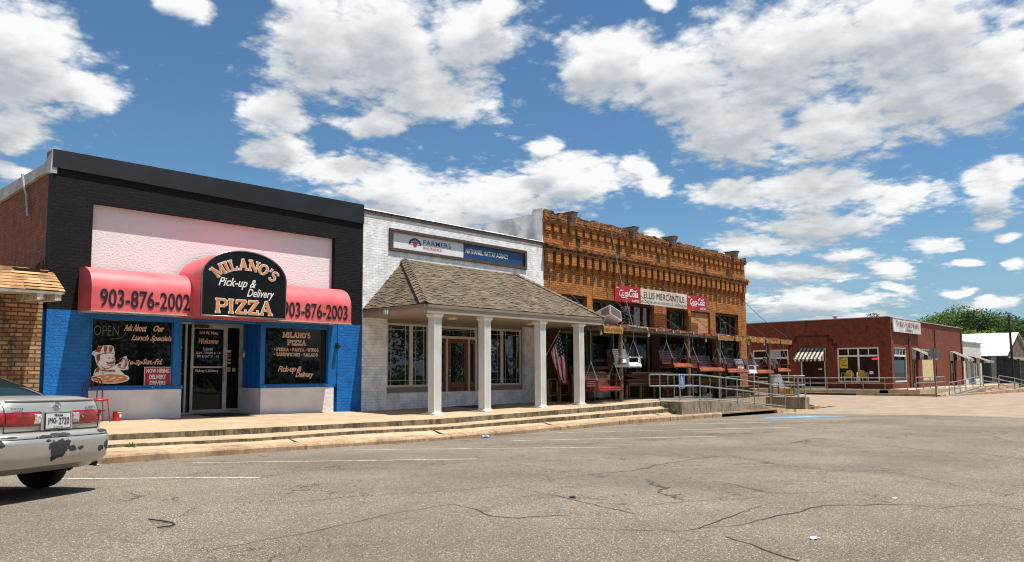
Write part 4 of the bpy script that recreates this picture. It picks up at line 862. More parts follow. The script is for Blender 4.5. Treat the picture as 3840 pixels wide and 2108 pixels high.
for s_, x_, z_, w2, h_ in (('FARMERS', 18.13, 2.26, .44, .085), ('INSURANCE', 18.19, 2.205, .30, .03), ('NATHANIEL', 18.13, 2.08, .25, .042), ('MATTAY', 18.13, 2.02, .2, .042), ('AGENCY', 18.13, 1.96, .2, .042), ('Life Home', 18.13, 1.84, .15, .03), ('Auto', 18.13, 1.78, .08, .03), ('Business', 18.13, 1.70, .13, .03)):
    text('window_lettering', s_, L_WHITE, wfr, x_, 18.135, z_, w2, h_, bold=.015)
flatpoly('window_notice', [(0, 0), (1, 0), (1, 1), (0, 1)], L_WHITE, wfr, 18.09, 18.135, 1.49, .21, .15)
strokes('window_emblem', [[(.0, .1), (.12, .4), (.3, .75), (.5, .95), (.7, .75), (.88, .4), (1, .1)], [(.5, .1), (.5, .8)], [(.4, .1), (.22, .6)], [(.6, .1), (.78, .6)]], L_WHITE, wfr, 18.27, 18.135, 2.35, .16, .09, .012)
M_OAK = mat('oak_door', (.17, .060, .018), .55, .35, 7, .25, 40, col2=(.10, .032, .010))
mb = MB(); mb.box(15.88, 15.96, 18.1, 18.2, .44, 2.96); mb.box(17.58, 17.66, 18.1, 18.2, .44, 2.96); mb.box(15.96, 17.58, 18.1, 18.2, 2.88, 2.95); mb.box(15.96, 17.58, 18.1, 18.2, 2.56, 2.64)
mb.box(16.30, 16.355, 18.1, 18.2, .44, 2.56); mb.box(17.26, 17.315, 18.1, 18.2, .44, 2.56); mb.build('door_surround', M_CREAM, fb)
mb = MB(); mb.quad((15.96, 18.17, 2.64), (17.58, 18.17, 2.64), (17.58, 18.17, 2.88), (15.96, 18.17, 2.88)); tw = mb.build('transom_pane', M_FGLASS, fb)
mb = MB(); mb.box(15.96, 17.58, 18.155, 18.165, 2.83, 2.84); mb.box(16.1, 16.11, 18.155, 18.165, 2.64, 2.88); mb.box(17.4, 17.41, 18.155, 18.165, 2.64, 2.88); mb.build('muntin', M_CREAM, fb)
M_LEAD = mat('leaded_came', (.05, .05, .05), .4, metal=.6)
def oak(name, u0, u1, gl):
    d_ = MB(); wall(d_, FY, u0, u1, .45, 2.56, 18.12, 18.17, [(u0+gl, u1-gl, 1.18, 2.42)]+([(u0+gl*.9, (u0+u1)/2-.05, .62, 1.0), ((u0+u1)/2+.05, u1-gl*.9, .62, 1.0)] if u1-u0 > .5 else [(u0+gl*.9, u1-gl*.9, .62, 1.0)]))
    d_ = d_.build(name, M_OAK, fb)
    mb = MB(); mb.quad((u0, 18.155, .5), (u1, 18.155, .5), (u1, 18.155, 1.1), (u0, 18.155, 1.1))
    for a, b in (((u0+gl*.9, (u0+u1)/2-.05), ((u0+u1)/2+.05, u1-gl*.9)) if u1-u0 > .5 else ((u0+gl*.9, u1-gl*.9),)):
        if b-a > .08: mb.box(a+.035, b-.035, 18.135, 18.154, .655, .965)
    mb.build('raised_panel', M_OAK, d_)
    mb = MB(); mb.quad((u0+.03, 18.15, 1.1), (u1-.03, 18.15, 1.1), (u1-.03, 18.15, 2.5), (u0+.03, 18.15, 2.5)); mb.build('pane', M_FGLASS, d_)
    mb = MB(); n_ = 4 if u1-u0 > .5 else 2
    for i in range(1, n_): x_ = u0+gl+(u1-u0-2*gl)*i/n_; mb.box(x_-.006, x_+.006, 18.14, 18.148, 1.18, 2.42)
    for z_ in (1.28, 2.32): mb.box(u0+gl, u1-gl, 18.141, 18.147, z_-.006, z_+.006)
    if u1-u0 > .5:
        for r_ in (.13, .19): mb.tube([((u0+u1)/2+r_*math.cos(R(a)), 18.142, 1.80+r_*1.05*math.sin(R(a))) for a in range(0, 361, 15)], .007, 4)
        text('monogram', 'A', M_LEAD, d_, 16.72, 18.145, 1.72, .16, .17)
    mb.build('came', M_LEAD, d_); return d_
d0 = oak('door', 16.36, 17.255, .15); oak('sidelight_panel', 15.965, 16.295, .09); oak('sidelight_panel', 17.32, 17.575, .07)
mb = MB()
for z_ in (1.38, 1.56): mb.lathe([(0, 0), (.03, .01), (.033, .04), (.02, .06), (0, .065)], (0, 0, 0), 12); mb.v[-60:] = [(16.425+v[0], 18.12-v[2], z_+v[1]) for v in mb.v[-60:]]
mb.build('handle', M_ALU, d0)
# sign
fs_ = MB(); fs_.box(14.105, 16.965, 18.03, 18.07, 5.205, 5.68); fs_ = fs_.build('office_sign', mat('sign_white', (.78, .78, .79), .4, .03)); tag(fs_, 'long white and navy FARMERS INSURANCE sign inside a brown brick border on white wall', 'sign')
mb = MB(); mb.box(16.967, 19.80, 18.028, 18.07, 5.203, 5.67); mb.build('navy_panel', mat('sign_navy', (.008, .055, .19), .4, .04), fs_)
text('sign_lettering', 'FARMERS', L_NAVY, fs_, 15.26, 18.03, 5.435, 1.15, .15, spacing=1.15, bold=.004); text('sign_lettering', 'INSURANCE', L_RED, fs_, 15.26, 18.03, 5.30, .76, .085, spacing=1.1)
text('sign_lettering', 'NATHANIEL MATTAY AGENCY', L_WHITE, fs_, 17.06, 18.028, 5.375, 2.03, .16, bold=.016)
arc_ = lambda r_, n=14: [(.5+r_*math.cos(R(180*i/n)), r_*1.55*math.sin(R(180*i/n))) for i in range(n+1)]
flatpoly('emblem', arc_(.5), L_NAVY, fs_, 14.68, 18.03, 5.385, .50, .27, lift=.004)
ray_ = []
for i in range(15):
    a = R(180-180*i/14); r_ = .40 if i % 2 else .27
    ray_.append((.5+r_*math.cos(a), r_*1.55*math.sin(a)))
flatpoly('emblem', ray_, mat('emblem_pale', (.62, .66, .78), .5), fs_, 14.68, 18.03, 5.385, .50, .27, lift=.007)
flatpoly('emblem', [(.30, .35), (.5, .42), (.70, .35), (.69, .08), (.60, -.15), (.5, -.24), (.40, -.15), (.31, .08)], L_RED, fs_, 14.68, 18.03, 5.385, .50, .27, lift=.010)
# hip porch roof: eave z 3.28 at Y 15.33, ridge z 4.89 at the wall
EX0, EX1, EY, EZ, RX0, RX1, RZ = 13.0, 20.93, 15.30, 3.285, 14.5, 19.37, 4.89
BR_ = [shmat('brown_shingle_%d' % i, c) for i, c in enumerate([(.165, .125, .082), (.15, .113, .075), (.182, .138, .09), (.138, .104, .07)])]
pr = MB()
pr.add([(EX0, EY, EZ), (EX1, EY, EZ), (RX1, 18, RZ), (RX0, 18, RZ)], [(0, 1, 2, 3)]); pr.add([(EX0, 18, EZ), (EX0, EY, EZ), (RX0, 18, RZ)], [(0, 1, 2)]); pr.add([(EX1, EY, EZ), (EX1, 18, EZ), (RX1, 18, RZ)], [(0, 1, 2)])
pr = pr.build('porch_roof', BR_[1], fb)
def frontp(s_, t, h):
    x = EX0+(EX1-EX0)*s_; return (x, EY+(18-EY)*t-h*.5, EZ+(RZ-EZ)*t+h*.86)
tl, tr_ = (RX0-EX0)/(EX1-EX0), (EX1-RX1)/(EX1-EX0)
def clipq(t, a, b):
    a, b = max(a, tl*t), min(b, 1-tr_*t); return (a, b) if b-a > .0005 else (None, None)
shingles('shingles', BR_, pr, frontp, 32, 52, 8, th=.011, zig=.45, clipf=clipq, over=1.25)
def leftp(s_, t, h): return (EX0+(RX0-EX0)*t-h*.75, 18-(18-EY)*s_, EZ+(RZ-EZ)*t+h*.66)
def rightp(s_, t, h): return (EX1-(EX1-RX1)*t+h*.75, EY+(18-EY)*s_, EZ+(RZ-EZ)*t+h*.66)
shingles('shingles', BR_, pr, leftp, 32, 18, 9, th=.011, zig=.45, clipf=lambda t, a, b: (a, min(b, 1-t)) if min(b, 1-t)-a > .0005 else (None, None), over=1.25)
shingles('shingles', BR_, pr, rightp, 32, 18, 10, th=.011, zig=.45, clipf=lambda t, a, b: (max(a, t), b) if b-max(a, t) > .0005 else (None, None), over=1.25)
def hipcap(p, q, n):
    mb = MB(); p, q = Vector(p), Vector(q); d_ = (q-p)/n; rr = random.Random(3)
    sd = d_.normalized().cross(Vector((0, 0, 1))).normalized()*.13
    for i in range(n):
        a = p+d_*i; b = a+d_*1.2; u_ = Vector((0, 0, .05)); e_ = Vector((0, 0, -.045))
        m_ = rr.randrange(4)
        mb.add([a-sd+e_+u_*.5, a+u_, a+sd+e_+u_*.5, b-sd+e_, b+u_*.3, b+sd+e_], [(0, 1, 4, 3), (1, 2, 5, 4)], m_); mb.add([a-sd+e_, a-sd+e_+u_*.5, a+u_, a], [(0, 1, 2, 3)], 4)
    return mb.build('hip_cap', BR_+[mat('shingle_edge')] if False else BR_+[MATS['shingle_edge']], pr)
hipcap((EX0, EY-.01, EZ+.03), (RX0, 18, RZ+.03), 17); hipcap((EX1, EY-.01, EZ+.03), (RX1, 18, RZ+.03), 17)
mb = MB()
for (a, b, c, d_) in ((EX0+.02, EX1-.02, EY+.02, EY+.06),): mb.box(a, b, c, d_, 3.05, 3.262)
mb.box(EX0+.02, EX0+.06, EY+.06, 17.99, 3.05, 3.262); mb.box(EX1-.06, EX1-.02, EY+.06, 17.99, 3.05, 3.262)
mb.build('porch_fascia', M_FASC, fb)
mb = MB(); mb.box(EX0-.01, EX1+.01, EY-.005, EY+.018, 3.20, 3.275); mb.box(EX0-.01, EX0+.018, EY+.018, 17.99, 3.20, 3.275); mb.box(EX1-.018, EX1+.01, EY+.018, 17.99, 3.20, 3.275); mb.build('drip_edge', M_TAUPE, fb)
mb = MB(); mb.box(EX0+.06, EX1-.06, EY+.06, 17.99, 3.06, 3.09); mb.build('porch_soffit', M_SOFF, fb)
for x_ in (15.0, 18.4): 
    mb = MB(); mb.lathe([(.15, 0), (.14, -.035), (.09, -.05), (0, -.052)], (x_, 16.4, 3.06), 18); mb.build('ceiling_light', M_CREAM, fb)
mb = MB(); mb.box(12.93, 13.015, 16.8, 16.95, 3.08, 3.19); mb.box(12.9, 12.93, 16.83, 16.92, 3.1, 3.17); mb.build('security_camera', M_CREAM, fb)
M_COLM = mat('white_column_paint', (.78, .77, .74), .45, .04, 2)
for x_ in (13.56, 15.44, 17.86, 19.78):
    y_ = 15.52; z0 = zwalk(x_, y_)-.01; mb = MB(); hw = .125
    def ringp(h): 
        out = []
        for (sx_, sy_) in ((-1, -1), (1, -1), (1, 1), (-1, 1)): out.append((x_+sx_*h, y_+sy_*h))
        return out
    # fluted shaft: each side a run of shallow grooves
    pro = []
    n = 7; corners = ringp(hw)
    for i in range(4):
        a, b = Vector(corners[i]), Vector(corners[(i+1) % 4]); d_ = (b-a); nn = Vector((-d_.y, d_.x)).normalized()
        pro.append(a)
        for k in range(n):
            t0 = .10+.80*k/n; w_ = .8/n
            for tt, dp in ((t0+w_*.12, 0), (t0+w_*.25, .011), (t0+w_*.75, .011), (t0+w_*.88, 0)): pro.append(a+d_*tt+nn*dp)
    poly = [(p.x, p.y) for p in pro]
    mb.prism(poly, lambda u, v, w: (u, v, w), z0+.07, 3.0)
    cpt = mb.build('column', M_COLM, fb)
    mb = MB(); mb.box(x_-.17, x_+.17, y_-.17, y_+.17, z0, z0+.045); mb.hexa([(x_-.16, y_-.16, z0+.045), (x_+.16, y_-.16, z0+.045), (x_+.16, y_+.16, z0+.045), (x_-.16, y_+.16, z0+.045)], [(x_-.128, y_-.128, z0+.085), (x_+.128, y_-.128, z0+.085), (x_+.128, y_+.128, z0+.085), (x_-.128, y_+.128, z0+.085)]); mb.build('base', M_COLM, cpt)
    mb = MB(); mb.hexa([(x_-.128, y_-.128, 2.95), (x_+.128, y_-.128, 2.95), (x_+.128, y_+.128, 2.95), (x_-.128, y_+.128, 2.95)], [(x_-.17, y_-.17, 3.0), (x_+.17, y_-.17, 3.0), (x_+.17, y_+.17, 3.0), (x_-.17, y_+.17, 3.0)]); mb.box(x_-.17, x_+.17, y_-.17, y_+.17, 3.0, 3.055); mb.build('capital', M_COLM, cpt)

# ------------------------------------------------------------------ mercantile (orange brick)
ORB = brick('orange_brick', (.52, .205, .036), (.36, .125, .025), (.17, .075, .03), bw=.225, bh=.082, ms=.010, bump=1., stain=1., stain_col=(.018, .012, .008), noise=.9, nscale=18, ztop=[(7.36, .22), (6.07, .16), (7.1, .10)])
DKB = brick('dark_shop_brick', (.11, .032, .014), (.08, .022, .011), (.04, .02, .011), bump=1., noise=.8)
M_BWOOD = mat('weathered_dark_wood', (.075, .045, .028), .85, .3, 8, .6, 30); M_GREEN = mat('sage_green_frame', (.16, .175, .075), .6, .15, 5)
M_GWOOD = mat('grey_weathered_wood', (.32, .27, .21), .9, .35, 9, .8, 30, col2=(.13, .105, .08))
el_ = thing('mercantile', 'old orange brick mercantile with corbelled cornice, rough parapet and boarded upper window', 'building', (28.8, 18, .43))
UP = [(21.64, 23.49, 3.2, 4.40), (23.85, 28.22, 3.2, 4.34), (29.21, 31.09, 3.2, 4.32), (31.32, 33.10, 3.2, 4.30), (33.61, 35.97, 3.2, 4.33)]
LO = [(21.72, 27.95, .3, 3.1), (28.62, 33.2, .3, 3.1), (33.6, 36.0, .3, 3.1)]
mb = MB(); wall(mb, FY, 20.95, 36.83, .3, 6.05, 18.0, 18.4, UP+[(21.64, 35.97, .3, 3.2001)]); wall(mb, FY, 20.95, 36.83, 6.051, 7.07, 18.0, 18.4, [])
# corbel table
P_ = .4655; n = 34
for i in range(n):
    xc = 20.99+P_*i; w_ = .27
    if i == 0: xc -= .0
    mb.box(xc, xc+w_, 17.83, 17.999, 5.47, 5.90); mb.box(xc+.02, xc+w_-.02, 17.88, 17.999, 5.38, 5.469); mb.box(xc+.06, xc+w_-.06, 17.93, 17.999, 5.28, 5.379)
    xd = xc; mb.box(xd, xd+.28, 17.925, 17.999, 6.68, 6.95); mb.box(xd+.06, xd+.22, 17.95, 17.999, 6.60, 6.679)
mb.box(20.92, 36.86, 17.83, 17.999, 5.90, 6.05); mb.box(20.90, 36.88, 17.76, 17.999, 6.05, 6.12); mb.box(20.92, 36.86, 17.80, 17.999, 6.12, 6.18)
mb.box(20.92, 36.85, 17.925, 17.999, 6.95, 7.04); mb.box(20.92, 36.86, 17.87, 17.999, 7.04, 7.10)
rr = random.Random(21); x = 20.95
while x < 36.83:       # ragged parapet courses
    x2 = min(36.83, x+rr.uniform(.18, .5)); zt = lerp([(20.9, 7.42), (26.8, 7.36), (36.8, 7.28)], x)+rr.choice((0, 0, .03, -.04, -.075, .0))
    mb.box(x+.001, x2, 17.90+rr.uniform(-.01, .015), 18.38, 7.101, zt); x = x2
    mb.box(x-.2, x-.02, 17.885, 17.91, 7.16, 7.23)
mb.build('brick_front', ORB, el_)
mb = MB(); mb.box(20.96, 36.8, 19.7, 40, .3, 6.4); mb.quad((36.82, 18.4, .3), (36.82, 40, .3), (36.82, 40, 7), (36.82, 18.4, 7)); mb.build('rear_walls', ORB, el_)
mb = MB()   # rendered side parapet above the office roof
mb.prism([(18.02, 5.9), (18.02, 7.47), (18.44, 7.48), (18.50, 7.42), (18.53, 7.30), (20.9, 7.29), (21.05, 7.22), (21.4, 7.10), (24, 7.06), (40, 7.0), (40, 5.9)], lambda u, v, w: (w, u, v), 20.90, 21.25); mb.build('rendered_side_parapet', mat('grey_render', (.58, .58, .57), .9, .25, 1.2, 1.2, 8), el_)
for i, xc in enumerate((22.4, 26.5, 29.6, 35.45)):      # timber boxes set in the parapet
    mb = MB(); w_ = .31
    mb.hexa([(xc-.11, 17.84, 7.0), (xc+.12, 17.84, 7.0), (xc+.12, 18.2, 7.0), (xc-.11, 18.2, 7.0)], [(xc-w_*.48, 17.66, 7.47), (xc+w_*.48, 17.66, 7.47), (xc+w_*.48, 18.3, 7.49), (xc-w_*.48, 18.3, 7.49)])
    mb.box(xc-w_*.56, xc+w_*.56, 17.62, 18.35, 7.485, 7.51); mb.build('parapet_timber_box', M_GWOOD, el_)
for x_, z_ in ((22.97, 6.48), (25.63, 6.47), (28.65, 6.43), (32.67, 6.40), (34.94, 6.40)):
    mb = MB(); mb.box(x_-.13, x_+.13, 17.985, 18.01, z_-.17, z_+.17); mb.build('vent_plate', mat('rusty_dark_iron', (.035, .018, .012), .8, .3, 12), el_)
# upper windows
def upw(u0, u1, z1, bars, m_=M_FGLASS):
    f_ = MB(); frame(f_, FY, u0+.02, u1-.02, 3.2, z1-.02, .09, 18.12, 18.25, 0, bars, (), .06); f_ = f_.build('upper_window', M_BWOOD, el_)
    q = MB(); q.quad((u0, 18.2, 3.2), (u1, 18.2, 3.2), (u1, 18.2, z1), (u0, 18.2, z1)); q.build('pane', m_, f_)
upw(21.64, 23.49, 4.40, (22.5,)); upw(23.85, 28.22, 4.34, (24.6, 25.9, 26.85, 27.55)); upw(29.21, 31.09, 4.32, (29.7, 30.75)); upw(33.61, 35.97, 4.33, (34.35, 35.3))
mb = MB(); mb.box(31.40, 33.02, 18.08, 18.12, 3.2, 4.27)
mp, t, b = bsdf('peeling_plywood'); ge = t.nodes.new('ShaderNodeNewGeometry'); wv = t.nodes.new('ShaderNodeTexWave'); wv.wave_type = 'RINGS'; wv.inputs['Scale'].default_value = 3.2; wv.inputs['Distortion'].default_value = 9; wv.inputs['Detail'].default_value = 3
LK(t, vmt(t, 'MULTIPLY', ge.outputs['Position'], (.5, 1, 1.3)).outputs[0], wv.inputs['Vector'])
sp = t.nodes.new('ShaderNodeSeparateXYZ'); LK(t, ge.outputs['Position'], sp.inputs[0])
LK(t, mixc(t, wv.outputs['Fac'], (.34, .16, .05), (.46, .27, .13)), b.inputs['Base Color']); b.inputs['Roughness'].default_value = .8
mb.build('boarded_window', mp, el_)
mb = MB(); frame(mb, FY, 31.32, 33.1, 3.2, 4.30, .08, 18.06, 18.14); mb.build('board_frame', M_BWOOD, el_)
# ground floor: piers, green framed windows, doors, dim interior
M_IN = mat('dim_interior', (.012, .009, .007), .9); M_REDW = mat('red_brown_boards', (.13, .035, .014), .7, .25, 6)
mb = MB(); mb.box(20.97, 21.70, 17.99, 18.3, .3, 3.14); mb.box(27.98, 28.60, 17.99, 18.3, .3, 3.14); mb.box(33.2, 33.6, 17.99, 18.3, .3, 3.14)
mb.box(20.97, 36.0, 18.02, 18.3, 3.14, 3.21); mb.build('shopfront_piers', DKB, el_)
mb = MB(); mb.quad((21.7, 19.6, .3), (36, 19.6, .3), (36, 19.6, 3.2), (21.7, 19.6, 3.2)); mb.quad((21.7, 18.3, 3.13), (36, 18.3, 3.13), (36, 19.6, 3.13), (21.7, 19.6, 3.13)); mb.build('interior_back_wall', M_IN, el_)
for (u0, u1, v0, bars, hb) in ((21.72, 23.05, 1.0, (22.35,), ()), (26.1, 27.95, 1.05, (26.95,), ())):
    window(el_, FY, u0, u1, v0, 3.08, 18.1, M_DGLASS, fm=M_GREEN, fl=.14, bars=bars, bt=.04)
for a, b, c_ in ((21.72, 23.05, 1.0), (26.1, 27.95, 1.05), (28.62, 30.98, 1.0)): mb = MB(); mb.box(a, b, 18.1, 18.25, .3, c_); mb.build('shopfront_base', M_REDW, el_)
mb = MB(); frame(mb, FY, 23.05, 24.45, .42, 3.08, .13, 18.7, 18.8, 0, (23.9,), (2.35,), .12); mb.box(23.06, 23.16, 18.1, 18.7, .42, 3.08); gd = mb.build('green_doorway', M_GREEN, el_)
mb = MB(); frame(mb, FY, 24.45, 25.98, .42, 3.08, .14, 18.6, 18.7, 0, (), (1.95,), .10); mb.build('door', M_GREEN, el_)
mb = MB(); mb.quad((23.1, 18.77, .5), (25.9, 18.67, .5), (25.9, 18.67, 3), (23.1, 18.77, 3)); mb.build('door_pane', M_DGLASS, el_)
w2 = window(el_, FY, 28.62, 30.95, 1.0, 3.1, 18.08, M_DGLASS, fm=M_BWOOD, fl=.07, bars=()); window(el_, FY, 31.0, 33.18, .44, 3.1, 18.12, M_DGLASS, fm=M_BWOOD, fl=.07, bars=(32.1,)); window(el_, FY, 33.62, 35.98, .44, 3.1, 18.12, M_DGLASS, fm=M_BWOOD, fl=.08, bars=(34.5,))
L_GOLD = mat('faded_gold_lettering', (.22, .17, .09), .7, .3, 20)
text('window_lettering', 'CUSTOM', L_GOLD, w2, 29.36, 18.11, 2.57, .77, .15, bold=.02); text('window_lettering', 'WOODWORKING', L_GOLD, w2, 29.3, 18.11, 2.33, 1.32, .15, bold=.02)
w3 = [o for o in el_.children if o.name.startswith('window')][1]; text('window_lettering', 'CEDAR', L_GOLD, w3, 27.1, 18.13, 2.0, .42, .12, bold=.02)

# signs on the mercantile
def board(name, lab, x0, x1, z0, z1, m_, th=.06, y=17.70, grp=None):
    b_ = MB(); b_.box(x0, x1, y, y+th, z0, z1); b_ = b_.build(name, m_); tag(b_, lab, 'sign', grp); return b_
M_CR = mat('soda_sign_red', (.42, .006, .015), .35, .12, 2)
M_ELS = mat('weathered_sign_white', (.62, .60, .52), .7, .3, 2.2, col2=(.50, .42, .30))
sg1 = board('soda_sign', 'larger red soda sign at the left end of the ELLIS MERCANTILE board', 24.93, 26.75, 4.31, 4.95, M_CR, grp='red soda signs on the mercantile')
sg2 = board('soda_sign', 'smaller red soda sign at the right end of the ELLIS MERCANTILE board', 30.47, 32.22, 4.30, 4.94, M_CR, grp='red soda signs on the mercantile')
sg3 = board('store_sign', 'long weathered white board painted ELLIS MERCANTILE between two red soda signs', 26.755, 30.465, 4.30, 4.95, M_ELS, .05)
for sgn, x0, x1 in ((sg1, 25.2, 26.6), (sg2, 30.72, 32.1)):
    text('script_lettering', 'Coca', L_WHITE, sgn, x0, 17.70, 4.52, (x1-x0)*.46, .27, shear=.25, bold=.018); text('script_lettering', 'Cola', L_WHITE, sgn, x0+(x1-x0)*.50, 17.70, 4.52, (x1-x0)*.46, .30, shear=.25, bold=.018)
    strokes('script_swash', [[(.06, .30), (.14, .12), (.30, .16), (.42, .08)], [(.46, .42), (.52, .42)], [(.56, .86), (.66, .96), (.78, .78), (.92, .92)]], L_WHITE, sgn, x0, 17.70, 4.42, x1-x0, .45, .035)
    text('small_lettering', 'DRINK', L_WHITE, sgn, x0-.18, 17.70, 4.82, .22, .06, bold=.02); text('small_lettering', 'IN BOTTLES', L_WHITE, sgn, x1-.5, 17.70, 4.34, .52, .085, bold=.02)
text('store_lettering', 'ELLIS MERCANTILE', mat('painted_black_letters', (.035, .045, .05), .7, .5, 18), sg3, 26.98, 17.70, 4.56, 3.25, .27, bold=-.003)
mb = MB(); mb.box(26.8, 30.42, 17.694, 17.6985, 4.38, 4.47); mb.build('blue_band', mat('faded_blue_band', (.34, .44, .42), .7, .3, 6), sg3)

# timber canopy hung on chains
cy = thing('timber_canopy', 'sagging timber canopy with rusty red tin edge hung on chains over the mercantile pavement', 'canopy', (28.5, 15.6, .43))
M_RUST = mat('rusty_red_tin', (.30, .055, .028), .6, .35, 5, .3, 12, col2=(.13, .03, .018)); M_CHAIN = mat('rusted_chain', (.06, .028, .018), .8)
def zbm(x): return lerp([(20.95, 3.07), (23, 3.10), (26, 3.05), (29, 3.0), (36.2, 2.98)], x)
mb = MB()
k = 30
for i in range(k):
    a, b = 20.96+15.3*i/k, 20.96+15.3*(i+1)/k
    mb.hexa([(a, 15.48, zbm(a)-.16), (b, 15.48, zbm(b)-.16), (b, 15.58, zbm(b)-.16), (a, 15.58, zbm(a)-.16)], [(a, 15.48, zbm(a)-.02), (b, 15.48, zbm(b)-.02), (b, 15.58, zbm(b)-.02), (a, 15.58, zbm(a)-.02)])
mb.build('front_beam', M_GWOOD, cy)
mb = MB(); rr = random.Random(9); x = 20.96
while x < 36.2:
    x2 = min(36.25, x+rr.uniform(.35, .62)); z_ = zbm(x); j = rr.uniform(-.02, .03); yf = 15.40+rr.uniform(-.03, .05)
    mb.hexa([(x, yf, z_-.03+j), (x2, yf+.02, z_-.035+j), (x2, 17.98, 3.19), (x, 17.98, 3.19)], [(x+.01, yf, z_+.02+j), (x2, yf+.03, z_+.01+j), (x2, 17.98, 3.205), (x, 17.98, 3.205)], rr.choice((0, 0, 0, 1)))
    if rr.random() < .75: mb.hexa([(x, yf-.02, z_-.10+j), (x+.06, yf-.02, z_-.10+j), (x+.06, yf, z_+j), (x, yf, z_+j)], [(x, yf+.12, z_+.045+j), (x+.06, yf+.12, z_+.045+j), (x+.06, yf+.2, z_+.05+j), (x, yf+.2, z_+.05+j)], 1)
    if rr.random() < .6: mb.hexa([(x+.05, yf-.01, z_-.08+j), (x2-.03, yf-.01, z_-.09+j), (x2-.03, yf+.005, z_-.09+j), (x+.05, yf+.005, z_-.08+j)], [(x+.05, yf, z_+j), (x2-.03, yf, z_+j), (x2-.03, yf+.02, z_+j), (x+.05, yf+.02, z_+j)], 0)
    x = x2
mb.build('tin_roof', [M_RUST, mat('pale_tin', (.42, .33, .27), .5, .3, 9)], cy)
for x_ in rng(21.3, 36.0, 14):
    mb = MB(); mb.hexa([(x_, 15.58, 2.9), (x_+.06, 15.58, 2.9), (x_+.06, 17.98, 3.08), (x_, 17.98, 3.08)], [(x_, 15.58, zbm(x_)-.05), (x_+.06, 15.58, zbm(x_)-.05), (x_+.06, 17.98, 3.17), (x_, 17.98, 3.17)]); mb.build('rafter', M_GWOOD, cy)
M_POST = mat('round_cedar_post', (.25, .165, .075), .85, .3, 5, .7, 25, col2=(.14, .10, .055))
for x_, z0 in ((22.25, .44), (26.85, .44), (29.35, .36), (34.1, .34)):
    mb = MB(); mb.tube([(x_, 15.6, z0), (x_+.01, 15.6, 1.4), (x_-.01, 15.6, 2.2), (x_, 15.58, 2.92)], .075, 12); mb.build('post', M_POST, cy)
mb = MB(); mb.box(20.96, 36.2, 17.9, 17.99, 3.0, 3.12); mb.build('wall_plate', M_BWOOD, cy)
for (xa, za), xb in zip(((21.29, 5.19), (23.93, 5.18), (26.30, 5.17), (28.94, 5.16), (31.47, 5.14), (33.81, 5.15), (36.50, 5.12)), (21.3, 23.0, 25.1, 27.9, 30.4, 32.9, 36.0)):
    p, q = Vector((xa, 17.98, za)), Vector((xa-.1 if xa < 36 else 36.1, 15.55, 3.12)); n_ = 46; mb = MB()
    for i in range(n_):
        a = p.lerp(q, i/n_); b = p.lerp(q, (i+1.15)/n_); sag = lambda t: Vector((0, 0, -.12*math.sin(math.pi*t)))
        a += sag(i/n_); b += sag((i+1)/n_); o_ = Vector((.016, 0, 0)) if i % 2 else Vector((0, .010, .012))
        mb.tube([a+o_, b+o_], .008, 4); mb.tube([a-o_, b-o_], .008, 4)
    cho = mb.build('support_chain', M_CHAIN, cy)
    mb = MB(); mb.box(xa-.07, xa+.07, 17.95, 17.999, za-.08, za+.08); mb.tube([(xa, 17.95, za), (xa-.01, 17.9, za-.03)], .02, 6); mb.build('anchor_plate', M_GWOOD, cho)
M_FRING = mat('yellow_fringe', (.36, .19, .028), .85, .3, 9, .7, 30)
for a, b in ((28.9, 30.3), (30.45, 31.75), (31.9, 33.3), (33.45, 34.85), (35.0, 36.25)):
    mb = MB(); n_ = 22; rr = random.Random(int(a*10)); up_, lo_ = [], []
    for i in range(n_+1):
        x_ = a+(b-a)*i/n_; up_.append((x_, zbm(x_)-.03)); lo_.append((x_, zbm(x_)-.19-.025*abs(math.sin(i*.45))-rr.uniform(0, .02)))
    mb.prism(up_+lo_[::-1], FY, 15.385, 15.405)
    mb.build('fringe_valance', M_FRING, cy)
for x_ in (20.88, 23.8, 28.0, 31.8, 33.35):
    mb = MB(); mb.lathe([(.018, 0), (.02, -.06), (.042, -.10), (.044, -.14), (.03, -.17), (0, -.185)], (x_+.15, 15.53, zbm(x_)-.15), 12); mb.build('light_bulb', L_WHITE, cy)
yb = MB(); yb.prism([(20.96, 2.80), (20.97, 3.02), (22.06, 3.045), (22.09, 2.99), (22.07, 2.81), (21.7, 2.80), (21.3, 2.79)], FY, 15.36, 15.385); yb = yb.build('phone_board', mat('yellow_wood_board', (.48, .26, .05), .7, .2, 6)); tag(yb, 'yellow wooden board with a phone number nailed to the canopy edge', 'sign')
text('carved_number', '903-876-5656', mat('carved_brown', (.16, .09, .03), .8), yb, 21.05, 15.36, 2.85, .95, .13)
ac = thing('window_air_conditioner', 'tilted silver window air conditioner jutting from the mercantile upper window', 'air conditioner', (23.4, 17.1, 3.5), .25)
mb = MB(); mb.box(-.34, .34, -.52, .5, -.21, .21); b_ = mb.build('casing', mat('silver_metal', (.72, .71, .69), .4, .1, 3, metal=.6), ac, world=False)
mb = MB()
for i in range(9): mb.box(-.345, -.341, -.45, -.1, -.16+i*.035, -.145+i*.035)
mb.box(-.30, .30, -.526, -.521, -.17, .17); mb.build('grille', mat('ac_grille', (.10, .06, .045), .6), ac, world=False)
ac.rotation_euler = (R(-22), R(20), R(-4))
pl = MB(); pl.tube([(24.68, 17.66, 7.04), (25.28, 17.62, 5.0), (25.96, 17.55, 3.25)], .02, 6); tag(pl.build('metal_pole', mat('galvanised_pipe', (.42, .43, .44), .4, .1, 6, metal=.6)), 'thin leaning metal pole rising behind the left red soda sign', 'pole')
